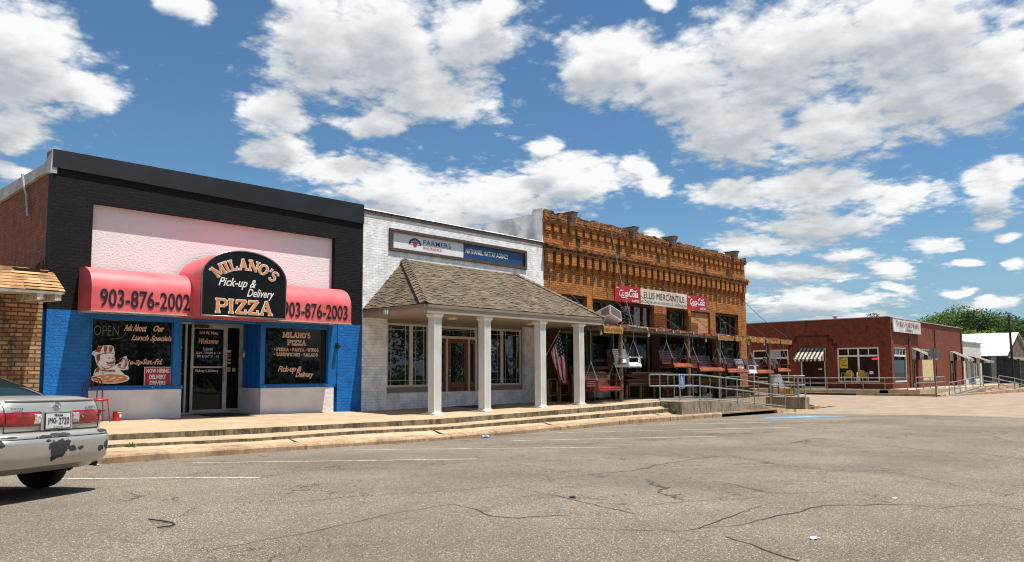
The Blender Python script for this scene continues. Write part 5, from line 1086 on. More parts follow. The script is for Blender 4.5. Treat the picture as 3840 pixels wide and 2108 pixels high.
# ------------------------------------------------------------------ porch swings
def wood(n_, c, c2): return mat(n_, c, .38, .35, 5, .2, 30, coat=.25, col2=c2, obj=True)
W_RED = wood('red_cedar', (.32, .026, .012), (.13, .010, .006)); W_OR = wood('orange_cedar', (.50, .13, .03), (.26, .05, .014)); W_WH = mat('white_swing_paint', (.80, .80, .80), .5, .05, 4, obj=True)
M_ZINC = mat('zinc_chain', (.42, .43, .45), .4, .2, 9, metal=.5); W_DK = wood('dark_shaded_cedar', (.15, .024, .010), (.07, .011, .006))  # dark cedar: shade on the swing backs put into its colour, beside sunlit orange seats
def swing(x0, w, z0, y0, label, ms, mbk, drop, grp='porch swings hung from the canopy', dep=.55, tilt=0):
    t = thing('porch_swing', label, 'porch swing', (x0, y0, z0), tilt, grp)
    B = lambda name, mb, m_, par=t: mb.build(name, m_, par, world=False)
    mb = MB(); n = 8                       # seat: slats over a rolled front
    pf = [(-.02, .03), (0, .10), (.05, .145), (.12, .16), (.20, .155), (.28, .145), (.36, .14), (.44, .145), (.50, .15)]
    for (ya, za), (yb, zb) in zip(pf, pf[1:]):
        g_ = .12; a = Vector((0, ya+(yb-ya)*g_, za+(zb-za)*g_)); b = Vector((0, yb-(yb-ya)*g_, zb-(zb-za)*g_)); n_ = Vector((0, -(b-a).z, (b-a).y)).normalized()*.018
        mb.hexa([(0.03, a.y, a.z), (w-.03, a.y, a.z), (w-.03, b.y, b.z), (.03, b.y, b.z)], [(.03, a.y+n_.y, a.z+n_.z), (w-.03, a.y+n_.y, a.z+n_.z), (w-.03, b.y+n_.y, b.z+n_.z), (.03, b.y+n_.y, b.z+n_.z)])
    B('seat', mb, ms)
    mb = MB(); mb.box(.03, w-.03, 0, .03, 0, .07)
    for x in (.0, w/2-.02, w-.04): mb.box(x, x+.04, -.01, dep-.03, 0, .10)
    B('seat_frame', mb, mbk)
    mb = MB()
    for i in range(7):
        z_ = .17+i*.072; y_ = .49+i*.028; mb.hexa([(.02, y_, z_), (w-.02, y_, z_), (w-.02, y_+.022, z_-.004), (.02, y_+.022, z_-.004)], [(.02, y_+.018, z_+.052), (w-.02, y_+.018, z_+.052), (w-.02, y_+.040, z_+.048), (.02, y_+.040, z_+.048)])
    for x in (.05, w/2-.02, w-.09): mb.hexa([(x, .52, .02), (x+.04, .52, .02), (x+.04, .56, .02), (x, .56, .02)], [(x, .70, .66), (x+.04, .70, .66), (x+.04, .74, .66), (x, .74, .66)])
    B('backrest', mb, mbk)
    for x in (-.005, w-.065):
        mb = MB(); mb.box(x, x+.07, -.05, .60, .345, .375); B('armrest', mb, mbk if mbk is W_WH else ms)
        mb = MB(); mb.box(x+.01, x+.055, .02, .10, 0, .344); mb.box(x+.01, x+.055, .50, .56, .05, .344); B('arm_post', mb, mbk)
    H = drop
    for x in (-.005+.03, w-.03):
        mb = MB(); J = (x, .30, min(H-.2, .98))
        for q in ((x, .05, .37), (x, .62, .25)): mb.tube([q, J], .0075, 5)
        n_ = 12
        for i in range(n_):
            a, b = Vector((x, .05, .37)).lerp(Vector(J), i/n_), Vector((x, .05, .37)).lerp(Vector(J), (i+.6)/n_); mb.tube([a, b], .0125, 5)
        mb.tube([J, (x, .30, H)], .0075, 5); B('chain', mb, M_ZINC)
    return t
TOP = 2.9
swing(20.32, 1.36, .83, 15.16, 'dark red porch swing hanging lowest of all near the white column', W_RED, W_DK, TOP-.83)
swing(22.15, .78, 1.64, 15.2, 'white single-seat porch swing hanging high beside the nearest cedar post', W_WH, W_WH, TOP-1.64)
swing(25.08, 1.38, 1.63, 15.2, 'red-brown porch swing hanging in front of the CUSTOM window lettering', W_OR, W_DK, TOP-1.63)
swing(27.0, 2.02, 1.48, 15.2, 'widest cedar porch swing with orange streaked seat behind the ramp rail', W_OR, W_DK, TOP-1.48)
swing(29.3, 1.75, 1.42, 15.2, 'streaked orange cedar swing hanging just before the small white swing', W_OR, W_DK, TOP-1.42)
swing(31.18, .78, 1.38, 15.18, 'small white porch swing squeezed between two cedar ones', W_WH, W_WH, TOP-1.38)
swing(32.08, 1.66, 1.38, 15.22, 'cedar porch swing just after the small white swing by the green-grey post', W_OR, W_DK, TOP-1.38)
swing(34.25, 1.42, 1.45, 15.25, 'last cedar porch swing at the corner end of the canopy', W_OR, W_DK, TOP-1.45)
# flag
fl = thing('flag', 'stars and stripes flag hanging limp from a slanted pole between white columns', 'flag', (19.2, 16.9, 1.2))
mb = MB(); mb.tube([(19.80, 17.0, 1.98), (20.40, 16.8, 2.94)], .016, 6); mb.build('pole', mat('pale_pole', (.55, .50, .42), .5), fl)
FR = mat('flag_red', (.40, .018, .03), .8); FB = mat('flag_blue', (.012, .018, .07), .8); FW = mat('flag_white', (.70, .68, .66), .8)
nu, nv = 26, 39; mb = MB(); vs = []
def flp(u, v):    # u along the hoist (0 top, 1 bottom), v along the fly, hanging down
    top = Vector((20.36, 16.8, 2.86)).lerp(Vector((20.68, 16.8, 1.08)), v)+Vector((.05*math.sin(math.pi*v), 0, 0))
    bot = Vector((19.88, 16.8, 2.10)).lerp(Vector((20.28, 16.8, 1.30)), v)+Vector((-.05*math.sin(math.pi*v), 0, -.05*math.sin(math.pi*v)))
    p = top.lerp(bot, u); f_ = math.sin(u*13+v*2.2)*(.2+.8*v); return p+Vector((.02*f_, -.075*f_, 0))
for j in range(nv+1):
    for i in range(nu+1): vs.append(flp(i/nu, j/nv))
fs = []; ms = []
for j in range(nv):
    for i in range(nu):
        st_ = int((i+.5)/nu*13); m_ = 0 if st_ % 2 == 0 else 2
        if st_ < 7 and j < nv*.42: m_ = 2 if (i % 3 == 1 and j % 3 == 1) else 1
        mb.add([vs[j*(nu+1)+i], vs[j*(nu+1)+i+1], vs[(j+1)*(nu+1)+i+1], vs[(j+1)*(nu+1)+i]], [(0, 1, 2, 3)], m_, True)
mb.build('cloth', [FR, FB, FW], fl)
# things stored on the mercantile pavement
M_LOG = mat('peeled_log', (.27, .12, .035), .7, .3, 6, .4, 20); M_LOG2 = mat('dark_log_seat', (.08, .03, .018), .6)
for (x_, y_, lab) in ((20.2, 17.2, 'tall rustic log stool standing behind the flag'), (21.15, 17.45, 'second rustic log stool, half hidden behind the white column nearest the swings')):
    t = thing('log_stool', lab, 'stool', (x_, y_, .43), 0, 'rustic log stools'); B = lambda n_, m_: mb.build(n_, m_, t, world=False)
    for sx_, sy_ in ((-1, -1), (1, -1), (1, 1), (-1, 1)):
        mb = MB(); mb.tube([(sx_*.27, sy_*.22, 0), (sx_*.25, sy_*.2, .4), (sx_*.25, sy_*.2, .8)], .033, 7); B('leg', M_LOG)
    mb = MB(); mb.tube([(-.25, -.2, .25), (.25, -.2, .27)], .022, 6); mb.tube([(-.25, .2, .25), (.25, .2, .27)], .022, 6); mb.tube([(-.25, -.2, .32), (-.25, .2, .32)], .022, 6); mb.tube([(.25, -.2, .32), (.25, .2, .32)], .022, 6); B('stretcher', M_LOG)
    mb = MB(); mb.lathe([(0, 0), (.3, 0), (.33, .03), (.31, .07), (0, .08)], (0, 0, .78), 14); B('seat', M_LOG2)
bn = thing('rubbish_bin', 'dark grey wheeled plastic bin behind the dark red swing', 'bin', (21.65, 16.9, .43)); M_BIN = mat('grey_bin_plastic', (.045, .05, .055), .5)
mb = MB(); mb.lathe([(0, 0), (.22, 0), (.27, .85), (.30, .87), (.30, .92), (.27, .93)], (0, 0, .02), 20); mb.build('body', M_BIN, bn, world=False)
mb = MB(); mb.lathe([(.28, 0), (.27, .05), (.1, .09), (0, .09)], (0, 0, .95), 20); mb.build('lid', M_BIN, bn, world=False)
cb_ = thing('wooden_cabinet', 'low cabinet with pale drawer front behind the dark red swing', 'cabinet', (22.9, 17.2, .43))
mb = MB(); mb.box(-.5, .5, -.3, .3, .12, .98); mb.build('carcass', mat('cabinet_grey', (.30, .26, .20), .7, .3), cb_, world=False)
mb = MB(); mb.box(-.47, .47, -.325, -.301, .74, .95); mb.build('drawer', mat('cream_drawer', (.50, .46, .36), .6, .2), cb_, world=False)
for x_ in (-.45, .45):
    for y_ in (-.25, .25):
        mb = MB(); mb.box(x_-.03, x_+.03, y_-.03, y_+.03, 0, .12); mb.build('leg', M_BWOOD, cb_, world=False)
# lumber: every plank its own object, tone by object
def plank_mat():
    m, t, b = bsdf('rough_plank'); b.inputs['Roughness'].default_value = .85
    oi = t.nodes.new('ShaderNodeObjectInfo'); n = t.nodes.new('ShaderNodeTexNoise'); n.inputs['Scale'].default_value = 9; n.inputs['Detail'].default_value = 6
    tc_ = t.nodes.new('ShaderNodeTexCoord'); LK(t, vmt(t, 'MULTIPLY', tc_.outputs['Object'], (.35, 3, 3)).outputs[0], n.inputs['Vector'])
    r_ = t.nodes.new('ShaderNodeValToRGB'); LK(t, oi.outputs['Random'], r_.inputs[0]); e = r_.color_ramp.elements
    e[0].color = (.06, .028, .014, 1); e[1].color = (.36, .20, .085, 1); e.new(.35).color = (.14, .065, .028, 1); e.new(.7).color = (.24, .13, .06, 1)
    LK(t, mixc(t, ramp(t, n.outputs[0], .35, .65), (.5, .48, .45), (1.15, 1.1, 1.05)), t.nodes.new('ShaderNodeMix').inputs[0]) if False else None
    LK(t, mixc(t, 1., r_.outputs[0], mixc(t, ramp(t, n.outputs[0], .35, .65), (.5, .48, .45), (1.15, 1.1, 1.05)), 'MULTIPLY'), b.inputs['Base Color']); return m
M_PL = plank_mat(); rr = random.Random(31); protos = []
for k in range(5):
    mb = MB(); n = 8; L = 1.0; wv = [(rr.uniform(-.004, .004), rr.uniform(-.006, .006)) for _ in range(n+1)]
    for i in range(n):
        a, b = -L/2+L*i/n, -L/2+L*(i+1)/n; (a1, a2), (b1, b2) = wv[i], wv[i+1]
        mb.hexa([(a, -.5+a2*9, a1), (b, -.5+b2*9, b1), (b, .5+b2*9, b1), (a, .5+a2*9, a1)], [(a, -.5+a2*9, 1+a1), (b, -.5+b2*9, 1+b1), (b, .5+b2*9, 1+b1), (a, .5+a2*9, 1+a1)])
    o = mb.build('plank', M_PL); bpy.data.objects.remove(o, do_unlink=False) if False else None; protos.append(o)
first = {}
def plank(k, x, y, z, L, w, h, lab, grp, rz=0, ry=0):
    p = protos[k % 5]
    if k % 5 in first: o = p.copy(); COL.objects.link(o)
    else: o = p; first[k % 5] = 1
    o.location = (x, y, z); o.scale = (L, w, h); o.rotation_euler = (0, ry, rz); o['label'] = lab; o['category'] = 'plank'; o['group'] = grp; return o
kk = 0
def pile(x0, x1, y0, ny, z0, z1, lab, grp, hh=.055):
    global kk
    z = z0
    while z < z1:
        h = rr.uniform(.03, hh)
        for j in range(ny):
            L = (x1-x0)*rr.uniform(.62, 1.0); xc = x0+L/2+rr.uniform(0, (x1-x0)-L); w = rr.uniform(.16, .24)
            plank(kk, xc, y0+j*.24+rr.uniform(-.03, .03), z, L, w, h-.004, lab, grp, rr.uniform(-.012, .012)); kk += 1
        z += h+.002
pile(23.9, 27.7, 16.65, 2, 1.0, 1.46, 'rough plank in the long shelf pile behind the nearest cedar post', 'planks stacked on the long shelf')
pile(26.4, 27.9, 16.65, 1, .52, .84, 'short sawn plank under the long shelf of lumber', 'short planks under the long shelf')
pile(28.7, 31.3, 16.65, 2, .95, 1.30, 'rough plank stacked on log legs behind the ramp rails', 'planks stacked on log legs')
pile(30.6, 33.9, 16.4, 2, .37, .74, 'red-brown plank in the low pile behind the ramp end', 'planks in the low pile')
pile(21.3, 23.3, 16.95, 2, 1.45, 1.66, 'old plank on top of the cabinet and bin behind the dark red swing', 'planks above the cabinet')
for grp_, x0, x1, zt, n_ in (('long lumber shelf', 23.85, 27.8, .99, 5), ('short lumber shelf', 28.6, 31.4, .94, 4), ('cabinet shelf', 21.28, 23.35, 1.44, 2)):
    lb = {'long lumber shelf': 'long rough trestle shelf carrying planks under the mercantile windows', 'short lumber shelf': 'trestle of split logs carrying planks behind the ramp rails', 'cabinet shelf': 'narrow rough trestle over the cabinet carrying old planks'}[grp_]
    t = thing('lumber_trestle', lb, 'trestle', ((x0+x1)/2, 16.8, .42))
    mb = MB(); mb.box(x0, x1, 16.5, 17.15, zt-.05, zt); mb.build('top', M_BWOOD, t)
    for i in range(n_):
        x_ = x0+.1+(x1-x0-.2)*i/(n_-1)
        for y_ in (16.55, 17.08):
            mb = MB(); mb.tube([(x_, y_, .40), (x_+rr.uniform(-.04, .04), y_, zt-.05)], .05, 7); mb.build('leg', M_LOG, t)
rb = MB(); rr2 = random.Random(8)
for i, (x_, y_, L, lean) in enumerate(((23.75, 17.2, 1.5, .28), (24.0, 17.3, 1.9, .2), (24.3, 17.25, 1.7, -.12), (22.9, 17.5, 1.5, .75), (33.0, 17.1, 1.4, -.2))):
    plank(kk, x_, y_, .45+L/2, L, .14, .035, ['slab of timber leaning by the nearest cedar post', 'tallest slab of timber leaning at the green doorway', 'timber slab leaning the other way at the green doorway', 'orange board leaning steeply above the cabinet', 'lone board leaning near the corner of the mercantile'][i], 'boards leaning on the shopfront', 0, R(90)-lean); kk += 1
# white garden chair at the end of the raised pavement
ad = thing('garden_chair', 'unfinished white and cedar garden chair parked by the rail at the end of the pavement', 'chair', (35.05, 15.45, .36), R(-35))
def adp(n_, m_): mb.build(n_, m_, ad, world=False)
mb = MB(); mb.box(-.30, .30, -.3, .28, .36, .39); adp('seat', W_WH)
mb = MB()
for i in range(6): x_ = -.29+i*.098; mb.hexa([(x_, .24, .36), (x_+.088, .24, .36), (x_+.088, .265, .36), (x_, .265, .36)], [(x_, .48, 1.0-.02*abs(i-2.5)), (x_+.088, .48, 1.0-.02*abs(i-2.5)), (x_+.088, .505, 1.0), (x_, .505, 1.0)])
adp('backrest', W_WH)
for x_ in (-.36, .29):
    mb = MB(); mb.box(x_-.03, x_+.10, -.38, .40, .60, .63); adp('armrest', W_WH); mb = MB(); mb.box(x_+.02, x_+.05, -.32, -.24, 0, .60); adp('leg', W_OR); mb = MB(); mb.box(x_+.02, x_+.05, .25, .33, 0, .60); adp('leg', W_OR)
yb_ = thing('yellow_crate', 'yellow wooden crate with dark frame under the white garden chair', 'crate', (34.75, 15.0, .35))
mb = MB(); mb.box(-.22, .22, -.15, .15, .01, .33); mb.build('box', mat('yellow_crate_paint', (.45, .26, .02), .6, .2), yb_, world=False)
mb = MB(); frame(mb, FY, -.23, .23, .0, .34, .04, -.17, -.151); mb.build('frame', W_DK, yb_, world=False)
for x_, y_, lab in ((28.6, 15.75, 'pale concrete block on the pavement behind the ramp rail'), (31.2, 15.65, 'upright concrete block beside the low plank pile'), (32.0, 15.7, 'concrete block nearer the corner beside the low plank pile')):
    mb = MB(); zb_ = zr(x_); wall(mb, lambda u, v, w: (x_+u, y_+w, zb_+v), -.2, .2, 0, .19, -.09, .1, [(-.16, -.02, .035, .155), (.02, .16, .035, .155)]); tag(mb.build('concrete_block', mat('block_grey', (.45, .40, .33), .9, .2, 8, .6, 40)), lab, 'block', 'loose concrete blocks')

# ------------------------------------------------------------------ handrails
M_RAIL = mat('galvanised_rail', (.33, .345, .36), .45, .2, 8, .1, 20, metal=.35)
def handrail(label, posts, hs=(.9, .5, .06), ext=None, r=.024, grp='galvanised pipe handrails', close=True):
    t = thing('handrail', label, 'handrail', posts[0], 0, grp)
    for x, y, z in posts:
        mb = MB(); mb.tube([(x, y, z), (x, y, z+hs[0])], r, 8); mb.tube([(x, y, z), (x, y, z+.03)], r*1.5, 8); mb.build('post', M_RAIL, t)
    for h in hs:
        pts = [(x, y, z+h) for x, y, z in posts]
        if ext and h > .2: pts = [(ext[0], ext[1], ext[2]+h)]+pts
        mb = MB(); mb.tube(pts, r if h > .2 else r*.9, 8); mb.build('rail', M_RAIL, t)
    if ext: mb = MB(); mb.tube([(ext[0], ext[1], ext[2]+hs[1]), (ext[0], ext[1], ext[2]+hs[0])], r, 8); mb.build('rail', M_RAIL, t)
    return t
handrail('long pipe handrail sloping down the front of the ramp with the blue parking sign', [(23.15, 14.6, .485), (24.62, 13.87, .46), (26.05, 13.87, .37), (27.45, 13.87, .28), (28.9, 13.87, .165), (30.35, 13.87, .05), (31.75, 13.87, -.06)], ext=(22.5, 14.6, .485))
handrail('inner pipe handrail on the far side of the ramp', [(25.55, 15.48, .455), (26.95, 15.48, .445), (28.3, 15.48, .40)], ext=(25.1, 15.48, .455))
handrail('short level pipe handrail in front of the low plank pile', [(29.7, 15.5, .35), (31.2, 15.5, .35), (32.7, 15.5, .345)], hs=(.9, .5, .06))
handrail('pipe handrail round the end of the raised pavement by the garden chair', [(33.42, 15.2, .345), (33.42, 14.0, .345), (33.66, 13.78, .345)], hs=(.93, .52, .10))
handrail('pipe handrail closing the street corner behind the garden chair', [(34.35, 14.35, .335), (35.2, 14.9, .335), (36.1, 15.3, .335)], hs=(.90, .5, .10))
# accessible parking sign
hs_ = thing('parking_sign', 'small blue accessible parking sign on a post in front of the ramp rail', 'sign', (23.45, 13.98, .455))
mb = MB(); mb.tube([(23.45, 13.98, .45), (23.45, 13.98, 1.36)], .026, 8); mb.lathe([(.06, 0), (.06, .015), (.03, .02)], (23.45, 13.98, .455), 10); mb.build('post', M_RAIL, hs_)
P0, PX = Vector((23.33, 13.93, .905)), (.985, -.17, 0)
rr_ = [(.08, 0), (.92, 0), (1, .05), (1, .95), (.92, 1), (.08, 1), (0, .95), (0, .05)]
pl2 = flatpoly('plate', rr_, L_WHITE, hs_, *P0, .285, .485, rgt=PX, lift=.0, th=.01)
flatpoly('plate_field', [(.04+u*.92, .03+v*.94) for u, v in rr_], mat('sign_blue', (.008, .10, .42), .4), hs_, *P0, .285, .485, rgt=PX, lift=.003)
strokes('symbol', [[(.44, .90), (.45, .70), (.62, .70), (.70, .60)], [(.40, .74), (.30, .62), (.40, .52), (.58, .54), (.60, .64)], [(.46, .80), (.60, .80)]], L_WHITE, pl2, *P0, .285, .485, .018, rgt=PX, lift=.006)
pv = Vector(PX)
for s_, z_, w_ in (('HANDICAP', .42, .22), ('PARKING', .33, .19), ('GET PERMIT', .19, .22), ('REQUIRED', .09, .2)): text('sign_lettering', s_, L_WHITE, pl2, *(P0+pv*(.1425-w_/2)+Vector((0, 0, z_*.485))), w_, .036, rgt=PX, bold=.02)
# weeds and litter
M_WEED = mat('weed_green', (.12, .22, .03), .7, .3, 9)
def weeds(x, y, z, n, h, lab, seed):
    r2 = random.Random(seed); mb = MB()
    for i in range(n):
        a = r2.uniform(0, 6.28); L = h*r2.uniform(.4, 1); b0 = Vector((x+r2.uniform(-.08, .08), y+r2.uniform(-.04, .04), z)); b1 = b0+Vector((L*.5*math.cos(a), L*.3*math.sin(a), L*.75)); b2 = b1+Vector((L*.5*math.cos(a), L*.3*math.sin(a), -L*.1)); s_ = Vector((-math.sin(a), math.cos(a), 0))*.008
        mb.add([b0-s_, b0+s_, b1+s_*1.3, b1-s_*1.3, b2], [(0, 1, 2, 3), (3, 2, 4)])
    tag(mb.build('weed_tuft', M_WEED), lab, 'weeds', 'weed tufts in the step joints')
weeds(23.02, 14.25, .24, 60, .26, 'green weeds growing where the steps meet the ramp block', 1); weeds(23.0, 13.95, .09, 30, .15, 'small weeds at the foot of the ramp block corner', 2)
weeds(5.35, 14.18, .19, 12, .12, 'few grass blades on the lowest step near the car', 3); weeds(31.6, 13.35, -.08, 26, .14, 'low weeds at the end of the ramp', 4); weeds(12.4, 14.2, .09, 20, .06, 'moss and weeds in the kerb joint', 5)
def scrap(x, y, s_, lab, m_, seed, n='paper_scrap', z=.004):
    r2 = random.Random(seed); z0 = gz(x, y)+z; mb = MB(); pts = [(x+s_*r2.uniform(.6, 1.2)*math.cos(R(k*60)), y+s_*r2.uniform(.5, 1)*math.sin(R(k*60)), z0+r2.uniform(.0, s_*.35)) for k in range(6)]
    c_ = (x, y, z0+s_*.4); mb.add(pts+[c_], [(k, (k+1) % 6, 6) for k in range(6)])
    mb.add([(p[0], p[1], z0) for p in pts], [(5, 4, 3, 2, 1, 0)]); tag(mb.build(n, m_), lab, 'litter', 'scraps of litter on the street')
M_SCR = mat('paper_white', (.75, .74, .70), .7)
scrap(4.50, 13.28, .07, 'crumpled white paper in the gutter behind the silver car', M_SCR, 1)
scrap(5.84, 2.36, .045, 'white paper scrap lying alone on the asphalt, right of centre', M_SCR, 2); scrap(6.16, 4.93, .05, 'dark lump of tar on the long asphalt crack', mat('tar', (.02, .02, .02), .6), 3, 'tar_lump')
scrap(8.42, 2.57, .03, 'tiny pale scrap far out on the asphalt', M_SCR, 4)
bt = thing('plastic_bottle', 'crushed clear plastic bottle with blue label lying in the gutter', 'bottle', (13.2, 13.25, gz(13.2, 13.25)))
mb = MB(); mb.tube([(-.12, 0, .035), (-.09, 0, .036), (.05, 0, .036), (.10, 0, .02)], .034, 10); mb.build('body', mat('clear_plastic', (.55, .62, .66), .15, .1, 9, spec=.8), bt, world=False)
mb = MB(); mb.tube([(-.06, 0, .036), (.02, 0, .036)], .036, 10); mb.build('bottle_label', mat('bottle_blue', (.05, .25, .5), .4), bt, world=False)
mb = MB(); mb.tube([(x, y, gz(x, y)+.012) for x, y in ((2.73, 6.80), (2.78, 6.62), (2.80, 6.50), (2.785, 6.41), (2.73, 6.36), (2.63, 6.38))], .006, 5)
tag(mb.build('rubber_strip', mat('black_rubber', (.015, .015, .015), .6)), 'curled black rubber strip lying on the asphalt below the silver car', 'litter')
# ------------------------------------------------------------------ hardware store on the far corner
HB = brick('dark_red_brick', (.25, .042, .012), (.165, .027, .009), (.13, .05, .03), ms=.011, bump=.7, noise=.7, stain=.35, stain_col=(.05, .016, .01))
M_WP = mat('white_wood_trim', (.72, .70, .67), .6, .08, 4); M_SGL = glass('shop_glass', (.012, .011, .010), .02, .5)
hw = thing('hardware_store', 'dark red brick corner hardware store with striped awnings and white framed windows', 'building', (54, 18, .3))
XW = 53.0; GXD = lambda u, v, w: (w, u, v)
mb = MB()
wall(mb, FX, 16.0, 34, .1, 5.0, XW, XW+.35, [(22.8, 25.48, .74, 3.04), (20.22, 21.95, .3, 2.95), (16.74, 19.42, .75, 3.05)])
wall(mb, FY, 53.351, 71.2, .1, 4.94, 16.0, 16.35, [(53.6, 56.42, .75, 3.06), (57.75, 58.65, .35, 2.9), (59.85, 62.75, .75, 3.06), (67.6, 68.9, .4, 2.9)])
mb.box(52.93, 53.45, 15.93, 16.5, .1, 4.98)
for a, b in ((16.5, 16.62),): mb.box(52.95, 52.999, a, b, 3.4, 4.65)
for x_ in (57.0, 63.35, 71.0): mb.box(x_-.16, x_+.16, 15.93, 15.999, .35, 4.6)
mb.box(59.0, 59.3, 15.95, 15.999, 2.95, 3.3)
mb.build('brick_walls', HB, hw)
mb = MB()   # stepped arch relief over the corner door
st = [(22.72, 3.1), (22.72, 3.28), (22.5, 3.28), (22.5, 3.6), (22.25, 3.6), (22.25, 3.9), (19.98, 3.9), (19.98, 3.6), (19.7, 3.6), (19.7, 3.3), (19.42, 3.3), (19.42, 3.1)]
for (a, za), (b, zb) in zip(st, st[1:]):
    mb.box(52.955, 52.999, min(a, b)-.04, max(a, b)+.04, min(za, zb)-.04, max(za, zb)+.04)
mb.build('stepped_brick_arch', brick('sooty_brick', (.07, .022, .014), (.055, .018, .012), (.035, .02, .015), bump=.7), hw)
mb = MB(); mb.box(52.9, 53.45, 16, 34, 5.0, 5.05); mb.box(53.46, 71.3, 15.9, 16.4, 4.94, 4.985); mb.build('coping', M_GALV, hw)
mb = MB(); mb.box(53.36, 71.1, 16.4, 33.9, 4.3, 4.4); mb.quad((71.15, 16.35, .1), (71.15, 34, .1), (71.15, 34, 4.9), (71.15, 16.35, 4.9)); mb.quad((53.3, 34, .1), (71.15, 34, .1), (71.15, 34, 4.9), (53.3, 34, 4.9)); mb.build('roof', MATS['tar_roof'], hw)
def win2(fn, u0, u1, v0, v1, d, bars, tr, tb):
    f_ = MB(); frame(f_, fn, u0, u1, v0, v1, .09, d, d+.08, 0, bars, (tr,), .11)
    for b in tb: f_.box(*( (d+.01, d+.07, b-.03, b+.03, tr, v1-.09) if fn is FX else (b-.03, b+.03, d+.01, d+.07, tr, v1-.09)))
    fo = f_.build('window', M_WP, hw); p = MB(); p.quad(fn(u0, v0, d+.05), fn(u1, v0, d+.05), fn(u1, v1, d+.05), fn(u0, v1, d+.05)); p.build('pane', M_SGL, fo); return fo
w1 = win2(FX, 22.8, 25.48, .74, 3.04, 53.05, (), 2.45, (24.1, 23.4)); w2_ = win2(FX, 16.74, 19.42, .75, 3.05, 53.05, (18.05,), 2.5, (18.7, 17.4)); 
wA = win2(FY, 53.6, 56.42, .75, 3.06, 16.05, (), 2.5, (54.3, 55.0, 55.7)); wB = win2(FY, 59.85, 62.75, .75, 3.06, 16.05, (), 2.5, (60.8, 61.8))
mb = MB(); mb.box(59.9, 62.7, 16.03, 16.045, .82, 2.42); mb.build('window_board', mat('cream_board', (.60, .50, .26), .7), hw)
mb = MB(); mb.box(53.02, 53.1, 20.24, 20.30, .35, 2.95); mb.box(53.02, 53.1, 21.85, 21.93, .35, 2.95); mb.box(53.02, 53.1, 20.30, 21.85, 2.86, 2.95); mb.box(53.04, 53.09, 20.30, 21.85, .35, .45); mb.build('door_frame', M_WP, hw)
mb = MB(); mb.quad((53.08, 20.3, .45), (53.08, 21.85, .45), (53.08, 21.85, 2.86), (53.08, 20.3, 2.86)); dd = mb.build('door', M_SGL, hw); mb = MB(); mb.box(53.06, 53.075, 20.48, 20.74, 1.60, 1.68); mb.build('letter_plate', M_WP, dd)
for a, b in ((57.75, 58.65), (67.6, 68.9)):
    mb = MB(); mb.box(a+.02, b-.02, 16.12, 16.17, .38, 2.85); mb.build('door', M_WP, hw)
    mb = MB(); mb.quad((a+.15, 16.115, .6), (b-.15, 16.115, .6), (b-.15, 16.115, 2.7), (a+.15, 16.115, 2.7)); mb.build('door_pane', M_SGL, hw)
mb = MB(); mb.box(53.0, 53.06, 23.35, 24.05, 2.54, 2.95); mb.build('window_air_unit', mat('ac_plastic', (.35, .36, .36), .6), hw)
AW_W = mat('awning_white_stripe', (.62, .57, .48), .6, .3, 7); AW_K = mat('awning_black_stripe', (.02, .02, .022), .6, .2, 7)
AW_R = mat('awning_rust', (.38, .27, .16), .7, .5, 8)
def striped(name, lab, fn, u0, u1, zt, zb, d0, d1, n, parent=None):
    """sloping slatted metal awning with scalloped edge; d0 at the wall, d1 at the front"""
    t = thing('striped_awning', lab, 'awning', fn((u0+u1)/2, zb, d0), 0, 'black and white striped metal awnings'); ms = [AW_W, AW_K, AW_R]
    mb = MB(); w = (u1-u0)/n
    for i in range(n):
        a, b = u0+w*i, u0+w*(i+1); m_ = 0 if i % 2 == 0 else 1; h_ = .018 if m_ == 0 else 0
        mb.quad(fn(a, zt+h_, d0), fn(b, zt+h_, d0), fn(b, zb+h_, d1), fn(a, zb+h_, d1), m_)
        sc_ = [(a, zb+h_), (b, zb+h_), (b, zb-.10), (b-w*.2, zb-.14), (a+w*.2, zb-.14), (a, zb-.10)]
        mb.add([fn(u, v, d1-.003 if m_ else d1-.012) if d1 < d0 else fn(u, v, d1) for u, v in sc_], [tuple(range(6))], m_)
        if m_ == 0: mb.quad(fn(a, zt+.02, d0), fn(a, zb+.02, d1), fn(a, zb, d1), fn(a, zt, d0), 2)
    mb.build('slats', ms, t)
    for u in (u0, u1):
        k = 5; mb = MB()
        for i in range(k):
            f0, f1 = i/k, (i+1)/k; m_ = i % 2
            da, db = d0+(d1-d0)*f0, d0+(d1-d0)*f1; za, zb2 = zt+(zb-zt)*f0, zt+(zb-zt)*f1
            mb.quad(fn(u, za, da), fn(u, zb2, db), fn(u, zb-.12+.0*f1, db), fn(u, zb-.12, da), m_)
        mb.build('side_cheek', ms, t)
    return t
striped('a', 'striped awning over the dark corner door, facing the mercantile', FX, 20.15, 22.05, 3.07, 2.30, 52.99, 51.9, 14)
striped('b', 'striped awning beside the HARDWARE sign over the first side door', FY, 57.5, 59.1, 3.05, 2.38, 15.99, 14.75, 10)
striped('c', 'striped awning at the far end of the red brick side wall', FY, 67.3, 69.3, 3.0, 2.38, 15.99, 14.75, 10)
striped('d', 'striped awning on the small white shop', FY, 73.2, 75.6, 2.75, 2.25, 15.99, 14.6, 10)
bs = MB(); bs.box(53.15, 59.15, 15.80, 15.86, 4.03, 4.90); bs = bs.build('hardware_sign', mat('hardware_sign_white', (.70, .70, .68), .6, .15, 2)); tag(bs, 'large white BURKS HARDWARE sign on the corner of the red brick store', 'sign')
M_MAR = mat('maroon_lettering', (.10, .022, .02), .6)
slab('sign_lettering', 'BURKS HARDWARE', M_MAR, bs, 53.75, 15.80, 4.40, 4.9, .40, lift=.01, small=[1, .85, .85, .85, .85, 1, 1, .85, .85, .85, .85, .85, .85, .85], serif=.06, ser_w=.11, gap=.14, thin=.8)
